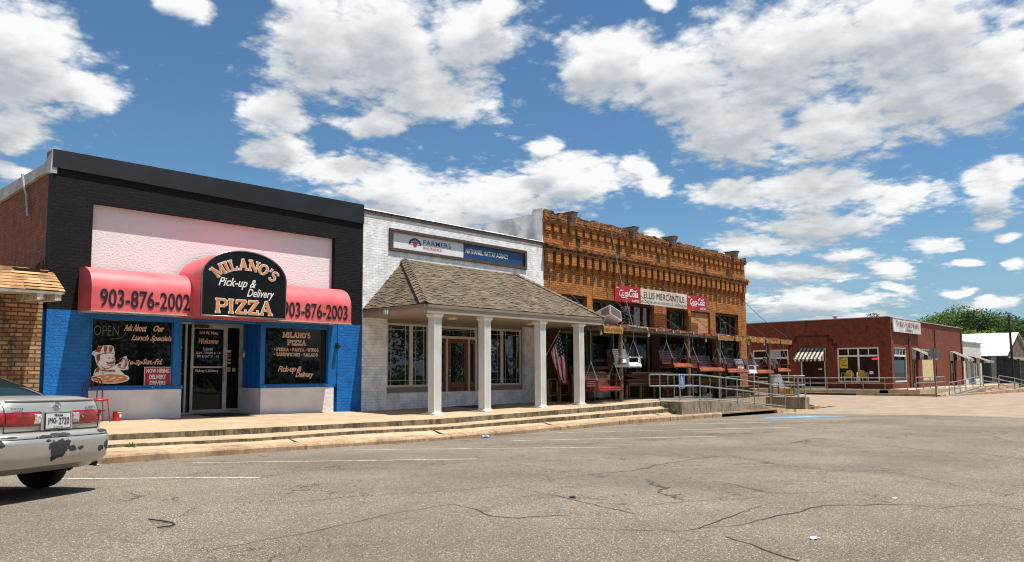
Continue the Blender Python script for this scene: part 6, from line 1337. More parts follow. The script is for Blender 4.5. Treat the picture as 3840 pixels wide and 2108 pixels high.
text('sign_lettering', '& Furniture', M_MAR, bs, 55.6, 15.80, 4.13, 1.6, .22, shear=.4, lift=.01)
mb = MB(); mb.box(53.12, 59.18, 15.79, 15.799, 4.885, 4.905); mb.box(53.12, 59.18, 15.79, 15.799, 4.025, 4.04); mb.build('edge_trim', M_MAR, bs)
po = MB(); po.quad((53.035, 19.29, 1.68), (53.035, 18.74, 1.68), (53.035, 18.74, 2.40), (53.035, 19.29, 2.40)); po.quad((53.045, 18.74, 1.68), (53.045, 19.29, 1.68), (53.045, 19.29, 2.40), (53.045, 18.74, 2.40)); po = po.build('poster', mat('poster_yellow', (.62, .46, .03), .6)); tag(po, 'yellow SHOP HERE poster in the big hardware store window', 'poster')
LX = (0, -1, 0)
for s_, z_, w_, h_ in (('SALE', 2.31, .22, .06), ('Shop your', 2.17, .42, .10), ('favorite', 2.02, .32, .07), ('Here!', 1.82, .34, .13)): text('poster_lettering', s_, L_BLACK, po, 53.03, 19.25 if s_ != 'Here!' else 19.15, z_, w_, h_, rgt=LX, bold=.02)
ne = text('neon_open_sign', 'OPEN', mat('neon_red', (.8, .02, .05), .3, emit=1.6), None, 53.04, 17.19, 2.22, .40, .13, rgt=LX, bold=.01, depth=.01); tag(ne, 'red neon OPEN sign in the upper corner of the hardware store window', 'sign')
cd = MB(); cd.box(53.03, 53.04, 17.13, 17.37, 1.28, 1.48); tag(cd.build('price_card', M_WP), 'small white card in the hardware store window beside the yellow chairs', 'card')
M_YEL = mat('yellow_chair_paint', (.62, .38, .01), .4)
for yc, lab, rot in ((18.63, 'yellow shell-back lawn chair under the yellow poster in the store window', 0), (17.72, 'yellow shell-back lawn chair beside the white card in the store window', .5)):
    t = thing('lawn_chair', lab, 'chair', (52.7, yc, .72-.37), R(-90)+rot, 'yellow metal lawn chairs')
    t.location = (52.66, yc, .31)
    mb = MB(); mb.prism([(.27*math.cos(R(a)), .30+.33*math.sin(R(a))) for a in range(-30, 211, 16)], lambda u, v, w: (u, w+.18*v, .72+v*.85), .20, .225); mb.build('backrest', M_YEL, t, world=False)
    mb = MB(); mb.box(-.26, .26, -.22, .24, .80, .825); mb.build('seat', M_YEL, t, world=False)
    for s_ in (-1, 1): mb = MB(); mb.tube([(s_*.32, .22, .42), (s_*.31, .20, 1.0), (s_*.31, .05, 1.10), (s_*.31, -.22, 1.08), (s_*.33, -.28, .42)], .014, 6); mb.build('leg', M_WP, t, world=False)
# raised pavement with kerb round the store
mb = MB(); mb.box(50.5, 53.4, 15.5, 34, -.3, .30); mb.box(50.5, 80, 13.7, 15.999, -.35, .33); mb.build('far_pavement', M_WALK, kind='structure')
mb = MB(); mb.box(49.05, 49.3, 15.5, 34, -.2, .14); mb.box(49.3, 50.5, 14.5, 34, -.2, .10); mb.box(49.3, 50.49, 12.3, 14.5, -.2, .10); mb.box(49.05, 49.3, 12.5, 15.5, -.2, .14); mb.box(49.3, 84, 12.25, 12.5, -.4, .02); mb.box(50.5, 84, 12.5, 13.7, -.4, -.02); mb.build('far_kerb', M_KERB, kind='structure')
mb = MB(); mb.quad((49.045, 16.9, .01), (49.045, 20.4, .01), (49.045, 20.4, .10), (49.045, 16.9, .10)); mb.build('storm_drain_opening', MATS['drain_black'], kind='structure')
mb = MB()
for i in range(4): mb.box(62.0+.35*i, 74.5+.5*i, 13.69-.33*(i+1), 13.69-.33*i-.002, -.4, .28-.14*(i+1)+.05)
mb.build('far_steps', M_WALK, kind='structure')
mb = MB(); mb.hexa([(53.5, 12.55, -.3), (62, 12.55, -.3), (62, 13.69, -.3), (53.5, 13.69, -.3)], [(53.5, 12.55, -.1), (61.9, 12.55, .33), (61.9, 13.69, .33), (53.5, 13.69, .0)]); mb.build('far_ramp', M_RAMP, kind='structure')
handrail('level pipe handrail along the hardware store pavement facing the side street', [(50.6, y, .30) for y in (24, 22.6, 21.2, 20.35, 19.25, 18.1, 17.0, 15.7, 14.4)], hs=(.76, .42, .04), r=.028)
handrail('pipe handrail on the corner platform in front of the store sign', [(50.7, 13.95, .33), (52.2, 13.95, .33), (53.7, 13.95, .33), (55.2, 13.95, .33), (57.1, 13.95, .33)], hs=(.76, .42, .04), r=.028)
handrail('sloping pipe handrail on the far ramp beside the store', [(52.9, 12.7, .0), (54.2, 12.7, .02), (55.5, 12.7, .08), (57, 12.7, .15), (58.9, 12.7, .25), (61, 12.7, .33)], hs=(.76, .42, .04), r=.028)
handrail('first handrail down the far steps', [(65.8, 13.5, .33), (68.2, 13.0, .1), (70.7, 12.4, -.25)], hs=(.76, .42, .04), r=.03)
handrail('last handrail down the far steps at the right edge', [(71.7, 13.6, .33), (74.3, 13.0, .1), (76.9, 12.4, -.25)], hs=(.76, .42, .04), r=.03)
sp_ = thing('stop_sign', 'grey back of an octagonal stop sign on a pole at the far corner', 'sign', (48.0, 12.2, 0))
mb = MB(); mb.box(47.96, 48.04, 12.16, 12.22, 0, 2.78); mb.build('pole', mat('sign_pole', (.16, .16, .15), .6, .2, 5), sp_)
nrm = Vector((-.93, -.37, 0)).normalized(); rgt = Vector((nrm.y*-1, nrm.x, 0)); rgt = Vector((.37, -.93, 0)).normalized()
mb = MB(); mb.prism([(.32*math.cos(R(22.5+45*k)), .32*math.sin(R(22.5+45*k))) for k in range(8)], lambda u, v, w: Vector((48.0, 12.2, 2.46))+rgt*u+Vector((0, 0, v))-nrm*w, .05, .06); pn = mb.build('panel', mat('sign_back_aluminium', (.28, .27, .27), .5, .1, 6, metal=.3), sp_)
mb = MB(); mb.prism([(.315*math.cos(R(22.5+45*k)), .315*math.sin(R(22.5+45*k))) for k in range(8)], lambda u, v, w: Vector((48.0, 12.2, 2.46))+rgt*u+Vector((0, 0, v))-nrm*w, .061, .063); mb.build('red_face', M_CR, sp_)
# small white shop, gabled shed, utility pole
ws = thing('white_shop', 'small white clapboard shop between the brick store and the gabled shed', 'building', (74.5, 16, .2))
mb = MB(); wall(mb, FY, 71.35, 77.7, .1, 3.84, 16.0, 16.3, [(71.9, 73.2, .7, 2.5), (73.7, 74.7, .3, 2.5), (75.2, 77.2, .7, 2.5)]); mb.box(71.35, 77.7, 16.7, 30, .1, 3.7); mb.build('walls', mat('white_clapboard', (.60, .60, .58), .7, .12, 4), ws)
for a, b, c_ in ((71.9, 73.2, .7), (73.7, 74.7, .3), (75.2, 77.2, .7)): window(ws, FY, a, b, c_, 2.5, 16.1, M_SGL, fm=M_WP, fl=.09, bars=((a+b)/2,))
mb = MB(); mb.box(71.3, 77.8, 15.9, 16.35, 3.84, 3.92); mb.build('coping', M_GALV, ws)
gs = thing('gabled_shed', 'grey shed with bright white tin gable roof beyond the white shop', 'building', (92, 17, 0))
M_TIN = mat('bright_tin_roof', (.62, .64, .66), .5, .1, 1.5); M_CB = brick('grey_blocks', (.12, .115, .11), (.10, .095, .09), (.07, .065, .06), bw=.4, bh=.2, bump=.5)
mb = MB(); mb.box(93.5, 105.9, 17.3, 45, .0, 3.0); mb.box(94, 94.2, 15.9, 17.299, .0, 2.7); mb.box(90.6, 93.5, 17.8, 18.0, 0, 2.9); mb.build('walls', M_CB, gs)
mb = MB(); mb.hexa([(93.1, 16.8, 2.98), (99.7, 16.8, 5.62), (99.7, 46, 5.62), (93.1, 46, 2.98)], [(93.1, 16.8, 3.06), (99.7, 16.8, 5.70), (99.7, 46, 5.70), (93.1, 46, 3.06)]); mb.hexa([(99.71, 16.8, 5.62), (106.4, 16.8, 2.98), (106.4, 46, 2.98), (99.71, 46, 5.62)], [(99.71, 16.8, 5.70), (106.4, 16.8, 3.06), (106.4, 46, 3.06), (99.71, 46, 5.70)]); mb.quad((82.5, 17.9, 4.4), (93.2, 17.9, 2.97), (93.2, 44, 2.97), (82.5, 44, 4.4)) if False else None
mb.build('roof', M_TIN, gs)
mb = MB(); mb.add([(93.4, 17.0, 2.9), (106, 17.0, 2.9), (99.7, 17.0, 5.5)], [(0, 1, 2)]); mb.quad((93.4, 16.0, 2.55), (106, 16.0, 2.55), (106, 17.0, 2.95), (93.4, 17.0, 2.95)); mb.build('gable', mat('weathered_tin', (.15, .11, .085), .8, .3, 2), gs)
for a in (95.5, 100.5): mb = MB(); mb.box(a, a+1.3, 17.25, 17.29, .1, 2.2); mb.build('shed_door', mat('dark_grey_door', (.04, .045, .05), .7), gs)
up_ = thing('utility_pole', 'dark leaning wooden utility pole in front of the white tin roof', 'utility pole', (88, 15.5, -.3))
mb = MB(); mb.tube([(88.2, 15.5, -.4), (87.6, 15.5, 6.9)], .12, 8, r2=.09); mb.build('trunk', mat('creosote_pole', (.045, .03, .022), .9), up_)
mb = MB(); mb.box(86.9, 88.3, 15.44, 15.56, 6.5, 6.62); mb.build('crossarm', mat('creosote_pole', (.045, .03, .022), .9), up_)
for z_, zz in ((6.4, 6.2), (5.2, 5.0), (6.8, 7.4)):
    mb = MB(); mb.tube([(88-14*(16-i)/16, 15.5+30*(16-i)/16, z_+1.2*(16-i)/16-1.0*math.sin(math.pi*i/16)) for i in range(17)]+[(88+60*i/16, 15.5-6*i/16, z_-1.2*math.sin(math.pi*i/16)) for i in range(1, 17)], .012, 4); mb.build('wire', MATS['dark_wire'], up_)
vp = MB(); vp.tube([(54.5, 20.0, 4.4), (54.5, 20.0, 5.3)], .10, 10); vp.lathe([(.16, 0), (.16, .05), (0, .12)], (54.5, 20.0, 5.28), 10); tag(vp.build('roof_vent', M_GALV), 'short metal vent pipe on the hardware store roof', 'vent')

# ------------------------------------------------------------------ trees
def leafmat(n_, a, b_):
    m, t, b = bsdf(n_); b.inputs['Roughness'].default_value = .6; b.inputs['Specular IOR Level'].default_value = .25
    ge = t.nodes.new('ShaderNodeNewGeometry'); n = t.nodes.new('ShaderNodeTexNoise'); n.inputs['Scale'].default_value = .9; n.inputs['Detail'].default_value = 3; LK(t, ge.outputs['Position'], n.inputs['Vector'])
    c = mixc(t, ramp(t, n.outputs[0], .35, .65), a, b_); c = mixc(t, ge.outputs['Random Per Island'], mixc(t, 1., c, (.6, .62, .6), 'MULTIPLY'), mixc(t, 1., c, (1.5, 1.45, 1.2), 'MULTIPLY')); LK(t, c, b.inputs['Base Color'])
    tr = t.nodes.new('ShaderNodeBsdfTranslucent'); LK(t, c, tr.inputs[0]); mx = t.nodes.new('ShaderNodeMixShader'); mx.inputs[0].default_value = .3
    LK(t, b.outputs[0], mx.inputs[1]); LK(t, tr.outputs[0], mx.inputs[2]); LK(t, mx.outputs[0], t.nodes['Material Output'].inputs[0]); return m
LF = [leafmat('leaf_bright', (.058, .125, .014), (.10, .19, .024)), leafmat('leaf_dark', (.03, .065, .014), (.05, .095, .019)), leafmat('leaf_yellow', (.11, .18, .02), (.16, .23, .035))]
M_BARK = mat('bark', (.10, .075, .055), .95, .3, 4, .8, 12)
def tree_mesh(seed, H, RW, crown0, nl, lm, leaf=.42):
    r2 = random.Random(seed); t = thing('tree', None, None); tk = MB(); tk.tube([(0, 0, -.5), (.15, .1, H*.25), (0, .2, H*.5)], .32*H/12, 8, r2=.18*H/12)
    cl = []
    for i in range(15):
        a = i*2.4+r2.uniform(-.4, .4); zf = crown0+(1-crown0)*((i+.5)/15)**.85; rad = RW*(.88*math.sin(math.pi*min(.97, max(.12, (zf-crown0)/(1-crown0)*.78+.20))))*r2.uniform(.5, .9)
        c_ = Vector((rad*math.cos(a), rad*math.sin(a), H*zf-RW*.18)); cl.append((c_, RW*r2.uniform(.26, .44)))
        if i % 2 == 0: tk.tube([(0, .15, H*.3), (c_.x*.5, c_.y*.5, (H*.3+c_.z)/2+.2), tuple(c_)], .09*H/12, 5, r2=.03)
    cl.append((Vector((0, 0, H*(crown0+1)/2)), RW*.6))
    tk.build('trunk', M_BARK, t, world=False)
    cr = MB(); per = nl//len(cl)
    for c_, rr_ in cl:
        for _ in range(int(per*(rr_/(RW*.36))**2)):
            d_ = Vector((r2.gauss(0, 1), r2.gauss(0, 1), r2.gauss(0, 1))).normalized(); p = c_+Vector((d_.x*rr_, d_.y*rr_, d_.z*rr_*.8))*r2.uniform(.6, 1.08)
            s_ = leaf*r2.uniform(.5, 1.1); u_ = (Vector((r2.gauss(0, 1), r2.gauss(0, 1), r2.gauss(0, .6)))+d_*.2).normalized(); v_ = u_.cross(d_+Vector((r2.gauss(0, .5), r2.gauss(0, .5), .4))).normalized()
            cr.add([p-u_*s_*.5, p+v_*s_*.35, p+u_*s_*.5, p-v_*s_*.35], [(0, 1, 2, 3)])
    cr.build('crown', lm, t, world=False); return t
def place(src, used, x, y, z, s_, rz, lab, grp, sz=1.):
    o = src if not used else copy_tree(src); o.location = (x, y, z); o.scale = (s_, s_, s_*sz); o.rotation_euler = (0, 0, rz); tag(o, lab, 'tree', grp); return o
TA = tree_mesh(1, 13, 6.0, .25, 6500, LF[0]); TB = tree_mesh(2, 14, 5.5, .3, 6500, LF[1]); TC = tree_mesh(3, 9, 4.5, .2, 5000, LF[2]); TD = tree_mesh(4, 12, 5.5, .22, 6500, LF[0], .36)
def at(azd, dist): return dist*math.sin(R(azd)), dist*math.cos(R(azd))
G1 = 'trees beyond the hardware store'
u = set()
for src, azd, dist, top, s_, lab in ((TA, 75.2, 135, 3.35, .80, 'bright green tree just right of the HARDWARE sign, above the brick wall'), (TD, 76.4, 130, 3.95, .95, 'round-topped bright green tree, tallest above the brick side wall'), (TA, 77.3, 140, 4.1, 1.0, 'bright green tree peaking over the white shop'), (TB, 78.3, 128, 3.85, .9, 'darker leafy tree behind the utility pole'),
  (TD, 79.2, 142, 3.55, .95, 'middle green tree just right of the utility pole top'), (TB, 80.0, 150, 3.35, 1.0, 'dark tree above the tin gable'), (TB, 81.1, 145, 3.2, 1.0, 'dark tree at the right edge of the skyline'), (TC, 77.8, 110, 2.65, .62, 'yellow-green young tree low behind the white shop'), (TC, 78.9, 112, 2.6, .62, 'yellow-green tree low behind the tin roof'), (TC, 80.9, 118, 2.1, .7, 'yellow-green tree beside the gable at the right edge'),
  (TB, 79.6, 160, 3.6, 1.15, 'broad dark tree filling the gap behind the utility pole'), (TD, 76.9, 155, 3.9, 1.1, 'broad bright tree behind the far end of the brick side wall'), (TB, 77.9, 160, 3.7, 1.15, 'broad dark tree between the white shop and the utility pole'), (TB, 80.6, 130, 2.9, 1.0, 'low dark tree just beyond the tin gable'), (TA, 76.0, 160, 3.6, 1.0, 'bright tree right behind the HARDWARE sign end'), (TB, 72.3, 150, 3.85, .55, 'tree top poking over the left part of the hardware store roof'), (TA, 74.2, 150, 3.1, .8, 'tree mostly hidden behind the hardware store sign')):
    H = {TA: 13, TB: 14, TC: 9, TD: 12}[src] if True else 0
    x, y = at(azd, dist); zt = 1.45+dist*math.tan(R(top)); sz = (zt+.6)/(H*s_)
    place(src, src in u, x, y, -.6, s_, random.uniform(0, 6), lab, G1, sz); u.add(src)
# park across the street, seen only in the window glass
for i, (x, y, s_) in enumerate(((4, -19, .8), (13, -22, .9), (21, -18, .85), (31, -23, 1.0), (43, -20, .9), (55, -24, 1.), (68, -21, .95), (84, -26, 1.05), (103, -24, 1.1), (125, -30, 1.2), (-8, -22, .9))):
    place((TA, TB, TD)[i % 3], True, x, y, 0, s_, i*1.3, 'leafy park tree across the street, mirrored in the shop windows', 'park trees across the street')
lp = thing('street_lamp', 'white globe street lamp at the park edge, mirrored in the office window', 'street lamp', (24.5, -9.5, .1))
mb = MB(); mb.tube([(24.5, -9.5, .1), (24.5, -9.5, 3.4)], .06, 8, r2=.045); mb.build('post', mat('lamp_post_green', (.02, .035, .03), .5), lp)
mb = MB(); mb.lathe([(.09, 0), (.19, .12), (.21, .34), (.15, .40), (.05, .52), (0, .56)], (24.5, -9.5, 3.4), 14); mb.build('globe', L_WHITE, lp)
hb = MB(); r2 = random.Random(77)
for i in range(9000):
    x = r2.uniform(-30, 150); z = r2.uniform(0, 1)**.8*(2.6+1.5*math.sin(x*.31)+1.1*math.sin(x*.83)); y = -30-r2.uniform(0, 3); s_ = r2.uniform(.3, .8); a = r2.uniform(0, 3.14); e_ = Vector((math.cos(a), 0, math.sin(a)))*s_*.5; q_ = Vector((-math.sin(a)*.6, .5, math.cos(a)*.6))*s_*.5; p = Vector((x, y, z))
    hb.add([p-e_, p+q_, p+e_, p-q_], [(0, 1, 2, 3)])
o = hb.build('undergrowth', LF[1]); tag(o, 'dark undergrowth along the back of the park across the street'); o['kind'] = 'stuff'
# ------------------------------------------------------------------ parked silver car (heading 28 degrees to the left, rear towards the viewer)
def carpaint():
    m, t, b = bsdf('silver_car_paint'); b.inputs['Base Color'].default_value = (.52, .50, .455, 1); b.inputs['Metallic'].default_value = .55; b.inputs['Roughness'].default_value = .34; b.inputs['Coat Weight'].default_value = .5; b.inputs['Coat Roughness'].default_value = .12
    tc_ = t.nodes.new('ShaderNodeTexCoord'); P = tc_.outputs['Object']
    n = t.nodes.new('ShaderNodeTexNoise'); n.inputs['Scale'].default_value = 2.4; n.inputs['Detail'].default_value = 5; LK(t, P, n.inputs['Vector'])
    sp = t.nodes.new('ShaderNodeSeparateXYZ'); LK(t, P, sp.inputs[0])
    dirt = mth(t, 'MULTIPLY', ramp(t, n.outputs[0], .4, .65), .3)
    c = mixc(t, dirt, (.50, .485, .45), (.36, .32, .26))
    # peeled patches of the bumper
    n2 = t.nodes.new('ShaderNodeTexNoise'); n2.inputs['Scale'].default_value = 11; n2.inputs['Detail'].default_value = 5; n2.inputs['Roughness'].default_value = .65; LK(t, P, n2.inputs['Vector'])
    d = None
    for x, z, rx, rz in ((-.05, .50, .13, .095), (.0, .56, .10, .05), (.13, .50, .05, .03), (-.02, .655, .15, .022), (-.20, .645, .09, .018), (.64, .50, .055, .065), (.54, .475, .05, .03), (.60, .665, .09, .018), (-.72, .60, .06, .04), (.24, .50, .04, .02), (-.18, .60, .03, .015), (-.6, .655, .07, .010)):
        q = vmt(t, 'MULTIPLY', vmt(t, 'SUBTRACT', P, (x, 0, z)).outputs[0], (1/rx, 0, 1/rz)).outputs[0]
        L = vmt(t, 'LENGTH', q).outputs['Value']; d = L if d is None else mth(t, 'MINIMUM', d, L)
    k = ramp(t, mth(t, 'ADD', mth(t, 'SUBTRACT', 1, d), mth(t, 'MULTIPLY', mth(t, 'SUBTRACT', n2.outputs[0], .5), 2.6)), .0, .04)
    k = mth(t, 'MULTIPLY', k, mth(t, 'LESS_THAN', sp.outputs[1], .5)); k = mth(t, 'MULTIPLY', k, mth(t, 'LESS_THAN', sp.outputs[2], .70))
    n3 = t.nodes.new('ShaderNodeTexNoise'); n3.inputs['Scale'].default_value = 30; LK(t, vmt(t, 'MULTIPLY', P, (1, 1, 5)).outputs[0], n3.inputs['Vector'])
    scr = mth(t, 'MULTIPLY', ramp(t, n3.outputs[0], .70, .72), mth(t, 'LESS_THAN', sp.outputs[2], .62))
    c = mixc(t, mth(t, 'MULTIPLY', scr, .4), c, (.12, .11, .10)); c = mixc(t, k, c, (.035, .033, .036))
    LK(t, c, b.inputs['Base Color']); LK(t, mixc(t, k, (.34, .34, .34), (.8, .8, .8)), b.inputs['Roughness']); LK(t, mth(t, 'MULTIPLY', mth(t, 'SUBTRACT', 1, k), .55), b.inputs['Metallic'])
    LK(t, mth(t, 'MULTIPLY', mth(t, 'SUBTRACT', 1, k), .5), b.inputs['Coat Weight'])
    bp = t.nodes.new('ShaderNodeBump'); bp.inputs['Distance'].default_value = .004; bp.inputs['Strength'].default_value = .35; bp.invert = True; LK(t, k, bp.inputs['Height']); LK(t, bp.outputs[0], b.inputs['Normal'])
    return m
M_CAR = carpaint(); M_TRIM = mat('black_plastic_trim', (.015, .015, .016), .5, obj=True); M_CHR = mat('chrome', (.62, .62, .62), .12, .03, metal=1., obj=True)
M_TAIL = mat('red_tail_lens', (.30, .006, .006), .12, .25, 9, spec=.7, coat=.8, obj=True); M_CLR = mat('clear_reverse_lens', (.55, .55, .54), .1, .35, 40, spec=.8, coat=.6, obj=True)
M_CGL = glass('car_glass', (.012, .020, .018), .02, .6); M_UND = mat('underbody', (.012, .011, .010), .9, obj=True); M_TYRE = mat('tyre_rubber', (.016, .016, .017), .85, .2, 30, .4, 60, obj=True)
NE = 6.8; CARP = (2.74, 9.08, .170); PHI = R(28)
car = thing('parked_car', 'silver sedan with peeling rear bumper parked nose-in at the left edge', 'car', CARP, PHI); car.rotation_euler = (R(-1.77), R(.94), PHI)
def cb2(name, mb, m_, par=None): return mb.build(name, m_, par or car, world=False)
YR, YF = 0.0, 4.76
def fz(y): return lerp([(0, 1), (3.2, 1), (3.7, .86), (4.3, .62), (4.76, .30)], y)
def zl(lev, y): return lev if lev < .55 else .55+(lev-.55)*fz(y)
LEV = [(.275, .80, .20), (.34, .865, .065), (.375, .885, .03), (.46, .895, .008), (.58, .897, .0), (.622, .897, .004), (.630, .888, .016), (.640, .892, .016), (.672, .885, .03), (.690, .868, .075), (.695, .862, .11), (.76, .868, .105), (.85, .865, .10), (.93, .85, .105), (.985, .80, .12), (1.022, .765, .145), (1.035, .74, .175)]
def outline(lev_i, k, n=88):
    z, hw, yr = LEV[lev_i]; th = 2*math.pi*k/n; e = 2/NE
    c_, s_ = math.cos(th), math.sin(th); yf = YF-yr*.6; cy_, b_ = (yr+yf)/2, (yf-yr)/2
    x = hw*math.copysign(abs(c_)**e, c_); y = cy_+b_*math.copysign(abs(s_)**e, s_); return Vector((x, y, zl(z, y)))
n = 88; body, bump_, lid = MB(), MB(), MB()
G = [[outline(i, k) for k in range(n)] for i in range(len(LEV))]
# closing rings over the deck and bonnet
def deckz(x, y): return zl(lerp([(0, 1.035), (.75, 1.075), (3.3, 1.03), (4.0, 1.03), (4.76, 1.02)], y)+.012*(1-(x/.8)**2), y)
for s_ in (.94, .85, .7, .5, .25, .0):
    ring = []
    for k in range(n):
        p = G[len(LEV)-1][k]; x = p.x*s_; y = 2.38+(p.y-2.38)*(1-(1-s_)*.95 if s_ else .02); ring.append(Vector((x, y, max(deckz(x, y), 0))))
    G.append(ring)
for i in range(len(G)-1):
    for k in range(n):
        k2 = (k+1) % n; q = [G[i][k], G[i][k2], G[i+1][k2], G[i+1][k]]; c_ = sum(q, Vector())/4
        if c_.y < .95 and .33 < c_.z < .693 and i < 10: tgt = bump_
        elif c_.y < .86 and c_.z > .69 and abs(c_.x) < .60: tgt = lid
        else: tgt = body
        tgt.add(q, [(0, 1, 2, 3)], 0, True)
under = MB(); under.add([G[0][k] for k in range(n)], [tuple(range(n))])
def weld(o, sub=1):
    bm_ = bmesh.new(); bm_.from_mesh(o.data); bmesh.ops.remove_doubles(bm_, verts=bm_.verts, dist=.0006); bmesh.ops.recalc_face_normals(bm_, faces=bm_.faces); bm_.to_mesh(o.data); bm_.free(); return o
bo = weld(cb2('body', body, M_CAR)); bb = weld(cb2('rear_bumper', bump_, M_CAR)); tl_ = weld(cb2('trunk_lid', lid, M_CAR)); cb2('underbody', under, M_UND)
# greenhouse
GL = [(1.0, .80, .66, 3.62), (1.10, .765, .78, 3.42), (1.20, .715, 1.02, 3.12), (1.30, .66, 1.30, 2.86), (1.37, .615, 1.55, 2.68), (1.405, .56, 1.72, 2.55), (1.425, .40, 1.9, 2.4), (1.43, .0, 2.1, 2.2)]
def gout(i, k, n=64):
    z, hw, ya, yb = GL[i]; th = 2*math.pi*k/n; e = 2/4.2; c_, s_ = math.cos(th), math.sin(th)
    return Vector((hw*math.copysign(abs(c_)**e, c_), (ya+yb)/2+(yb-ya)/2*math.copysign(abs(s_)**e, s_), z+.02*(1-abs(c_))*0))
paint, rg, wsd, sg_ = MB(), MB(), MB(), MB()
for i in range(len(GL)-1):
    for k in range(64):
        q = [gout(i, k), gout(i, (k+1) % 64), gout(i+1, (k+1) % 64), gout(i+1, k)]; c_ = sum(q, Vector())/4; tgt = paint
        if i < 4:
            if abs(c_.x) < GL[i][1]*.90 and c_.y < 1.9: tgt = rg
            elif abs(c_.x) < GL[i][1]*.90 and c_.y > 2.4: tgt = wsd
            elif 1.45 < c_.y < 2.9 and i < 4: tgt = sg_
        tgt.add(q, [(0, 1, 2, 3)], 0, True)
weld(cb2('roof', paint, M_CAR)); weld(cb2('rear_window', rg, M_CGL)); weld(cb2('windscreen', wsd, M_CGL)); weld(cb2('side_window', sg_, M_CGL))
mb = MB()
for x in (-.33, .33):
    mb.lathe([(0, 0), (.11, 0), (.12, .08), (.10, .13), (0, .15)], (x, 1.25, 1.03), 12)
cb2('headrest', mb, mat('grey_cloth', (.25, .25, .22), .9, obj=True))
# surface of the rear at height z and lateral x
def rear(x, z, off=0.):
    for (za, wa, ya), (zb, wb, yb) in zip(LEV, LEV[1:]):
        if za <= z <= zb: f_ = (z-za)/(zb-za); hw = wa+(wb-wa)*f_; yr = ya+(yb-ya)*f_; break
    b_ = (YF-yr*1.6)/2+.0; t_ = min(.9999, abs(x)/hw); y = yr+b_-b_*(1-t_**NE)**(1/NE); return Vector((x, y-off, z))
def patch(name, xs_, zf, m_, off=.012, par=None, rows=6):
    mb = MB(); V = []
    for x in xs_:
        z0, z1 = zf(x)
        for j in range(rows+1):
            f_ = j/rows; bul = off*(1-(2*f_-1)**6)+.001; V.append(rear(x, z0+(z1-z0)*f_, 0)+Vector((0, -bul, 0))+(Vector((math.copysign(.012, x), 0, 0)) if abs(x) > .8 else Vector()))
    r_ = rows+1
    for i in range(len(xs_)-1):
        for j in range(rows): mb.add([V[i*r_+j], V[(i+1)*r_+j], V[(i+1)*r_+j+1], V[i*r_+j+1]], [(0, 1, 2, 3)], 0, True)
    # rim back to the body
    for i in range(len(xs_)-1):
        for j in (0, rows): a, b = V[i*r_+j], V[(i+1)*r_+j]; mb.quad(a, b, b+Vector((0, .03, 0)), a+Vector((0, .03, 0)))
    for i in (0, len(xs_)-1):
        for j in range(rows): a, b = V[i*r_+j], V[i*r_+j+1]; mb.quad(a, b, b+Vector((0, .03, 0)), a+Vector((0, .03, 0)))
    return cb2(name, mb, m_, par)
for s_ in (-1, 1):
    lo = lambda x: (.752+.022*min(1, (abs(x)-.2)/.6)**2, .905)
    tlz = patch('tail_light', [s_*v for v in [.20]+rng(.27, .59, 6)], lo, M_TAIL); tlz2 = patch('tail_light', [s_*v for v in rng(.605, .835, 8)], lo, M_TAIL, .013)
    patch('reverse_lens', [s_*v for v in (.205, .23, .26, .285)], lambda x: (.765, .893), M_CLR, .02, tlz)
    mb = MB(); mb.tube([rear(s_*.598, z, .004) for z in (.70, .75, .80, .85, .90, .95, .99, 1.02)]+[(s_*.60, .35, 1.052), (s_*.61, .62, 1.07)], .0045, 4); cb2('panel_gap', mb, M_TRIM)
mb = MB(); mb.tube([rear(x, .705, .004) for x in rng(-.598, .598, 14)], .006, 4); cb2('panel_gap', mb, M_TRIM)
mb = MB(); mb.tube([rear(x, .632, .003) for x in rng(-.86, .86, 30)], .005, 4); cb2('bumper_groove', mb, M_TRIM)
mb = MB(); mb.tube([rear(x, 1.02, .012) for x in rng(-.56, .56, 14)], .012, 6); cb2('trunk_lip', mb, M_CAR)
# number plate
px0, py0, pz0 = -.155, rear(0, .80).y-.028, .725
mb = MB(); mb.box(-.20, .20, py0+.015, py0+.03, .71, .90); cb2('plate_recess', mb, M_CAR)
mb = MB(); mb.box(px0-.008, -px0+.008, py0+.002, py0+.014, pz0-.008, .887); pf_ = cb2('number_plate', mb, M_TRIM)
def ctext(s_, m_, x, z, w, h, y, par, **k):
    o = text('lettering', s_, m_, None, x, y, z, w, h, **k); o.parent = par; return o
mb = MB(); mb.box(px0, -px0, py0, py0+.008, pz0, .88); pw = cb2('plate_face', mb, mat('plate_white', (.62, .62, .60), .4, .1, 8, obj=True), pf_)
ctext('TEXAS', L_BLACK, -.055, .850, .11, .022, py0, pf_, bold=.01, lift=.002); ctext('JMG', mat('plate_black', (.02, .025, .04), .5), -.135, .765, .105, .07, py0, pf_, bold=.0, lift=.002); ctext('2720', MATS['plate_black'], .005, .765, .135, .07, py0, pf_, lift=.002); ctext('-', MATS['plate_black'], -.022, .795, .016, .01, py0, pf_, lift=.002)
ctext('The Lone Star State', L_BLACK, -.06, .737, .12, .008, py0, pf_, lift=.002)
ye = rear(0, .955).y-.014
mb = MB(); mb.tube([(.042*math.cos(R(a)), ye, .962+.031*math.sin(R(a))) for a in range(0, 361, 20)], .005, 6); mb.tube([(.026*math.cos(R(a)), ye, .972+.012*math.sin(R(a))) for a in range(0, 361, 30)], .004, 5); mb.tube([(.011*math.cos(R(a)), ye, .962+.029*math.sin(R(a))) for a in range(0, 361, 30)], .004, 5); cb2('emblem', mb, M_CHR)
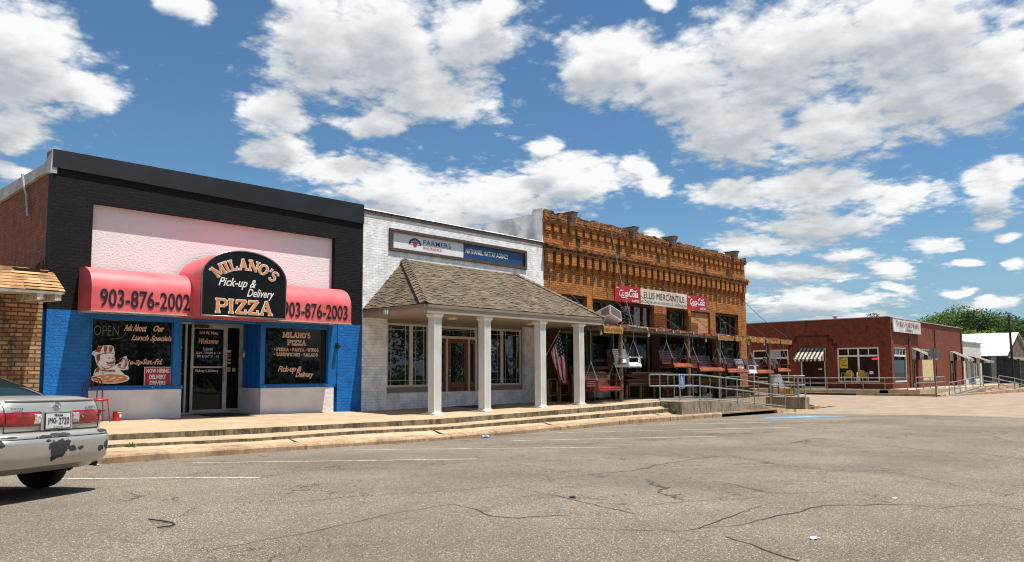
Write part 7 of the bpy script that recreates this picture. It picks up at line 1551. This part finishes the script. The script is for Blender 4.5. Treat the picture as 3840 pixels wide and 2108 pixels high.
ctext('TOYOTA', M_CHR, -.56, .925, .15, .024, rear(-.5, .94).y-.012, tl_, bold=.02, lift=.004, depth=.004, spacing=1.15); ctext('CAMRY LE', M_CHR, .38, .925, .20, .024, rear(.5, .94).y-.012, tl_, bold=.02, lift=.004, depth=.004)
mb = MB(); mb.lathe([(0, -.001), (.013, 0), (.013, .006), (0, .007)], (0, 0, 0), 12); mb.v = [(.335+v[0], rear(.33, .84).y-.016-v[2], .835+v[1]) for v in mb.v]; cb2('trunk_lock', mb, M_CHR)
# running gear
def wheel(x, y):
    w_ = MB(); s_ = math.copysign(1, x); pr_ = [(.19, -.10), (.29, -.10), (.313, -.085), (.318, -.05), (.318, .05), (.313, .085), (.29, .10), (.19, .10)]
    w_.lathe(pr_, (0, 0, 0), 36); w_.v = [(x+v[2], y+v[0], .315+v[1]) for v in w_.v]; t_ = cb2('wheel', w_, M_TYRE)
    r_ = MB(); r_.lathe([(.195, -.09), (.19, .06), (.10, .075), (.05, .07), (0, .07)], (0, 0, 0), 30); r_.v = [(x+v[2]*s_, y+v[0], .315+v[1]) for v in r_.v]; cb2('rim', r_, M_CHR, t_)
for x in (-.765, .765):
    for y in (1.08, 3.75):
        wheel(x, y); s_ = math.copysign(1, x); mb = MB()
        mb.prism([(.355*math.cos(R(a)), .355*math.sin(R(a))) for a in range(0, 360, 12)], lambda u, v, w: (s_*w, y+u, max(.24, .335+v)), .60, .8975); cb2('wheel_arch', mb, M_UND)
mb = MB(); mb.tube([(.38, .30, .33), (.38, .75, .33)], .095, 12); mb.tube([(.62, .16, .30), (.60, .38, .31), (.40, .55, .33)], .032, 8); mb.box(-.55, .55, .28, 1.6, .27, .36); mb.tube([(-.7, 1.08, .31), (.7, 1.08, .31)], .04, 8); mb.tube([(-.45, .35, .3), (-.5, .6, .24), (-.55, 1.1, .26)], .03, 6); cb2('exhaust', mb, M_UND)
mb = MB(); mb.box(-.60, .60, .18, .30, .30, .40); cb2('rear_valance', mb, M_UND)
for s_ in (-1, 1): mb = MB(); mb.box(s_*.84-.02+s_*.03, s_*.84+.14*s_+.02, 3.02, 3.12, .98, 1.12); cb2('door_mirror', mb, M_CAR)
for s_ in (-1, 1):
    mb = MB(); mb.box(min(s_*.45, s_*.80), max(s_*.45, s_*.80), 4.50, 4.64, .56, .68); cb2('headlight', mb, M_CLR)
    for y in (1.75, 2.75): mb = MB(); mb.tube([(s_*.893, y, .82), (s_*.915, y+.06, .825), (s_*.893, y+.14, .82)], .012, 5); cb2('door_handle', mb, M_CAR)
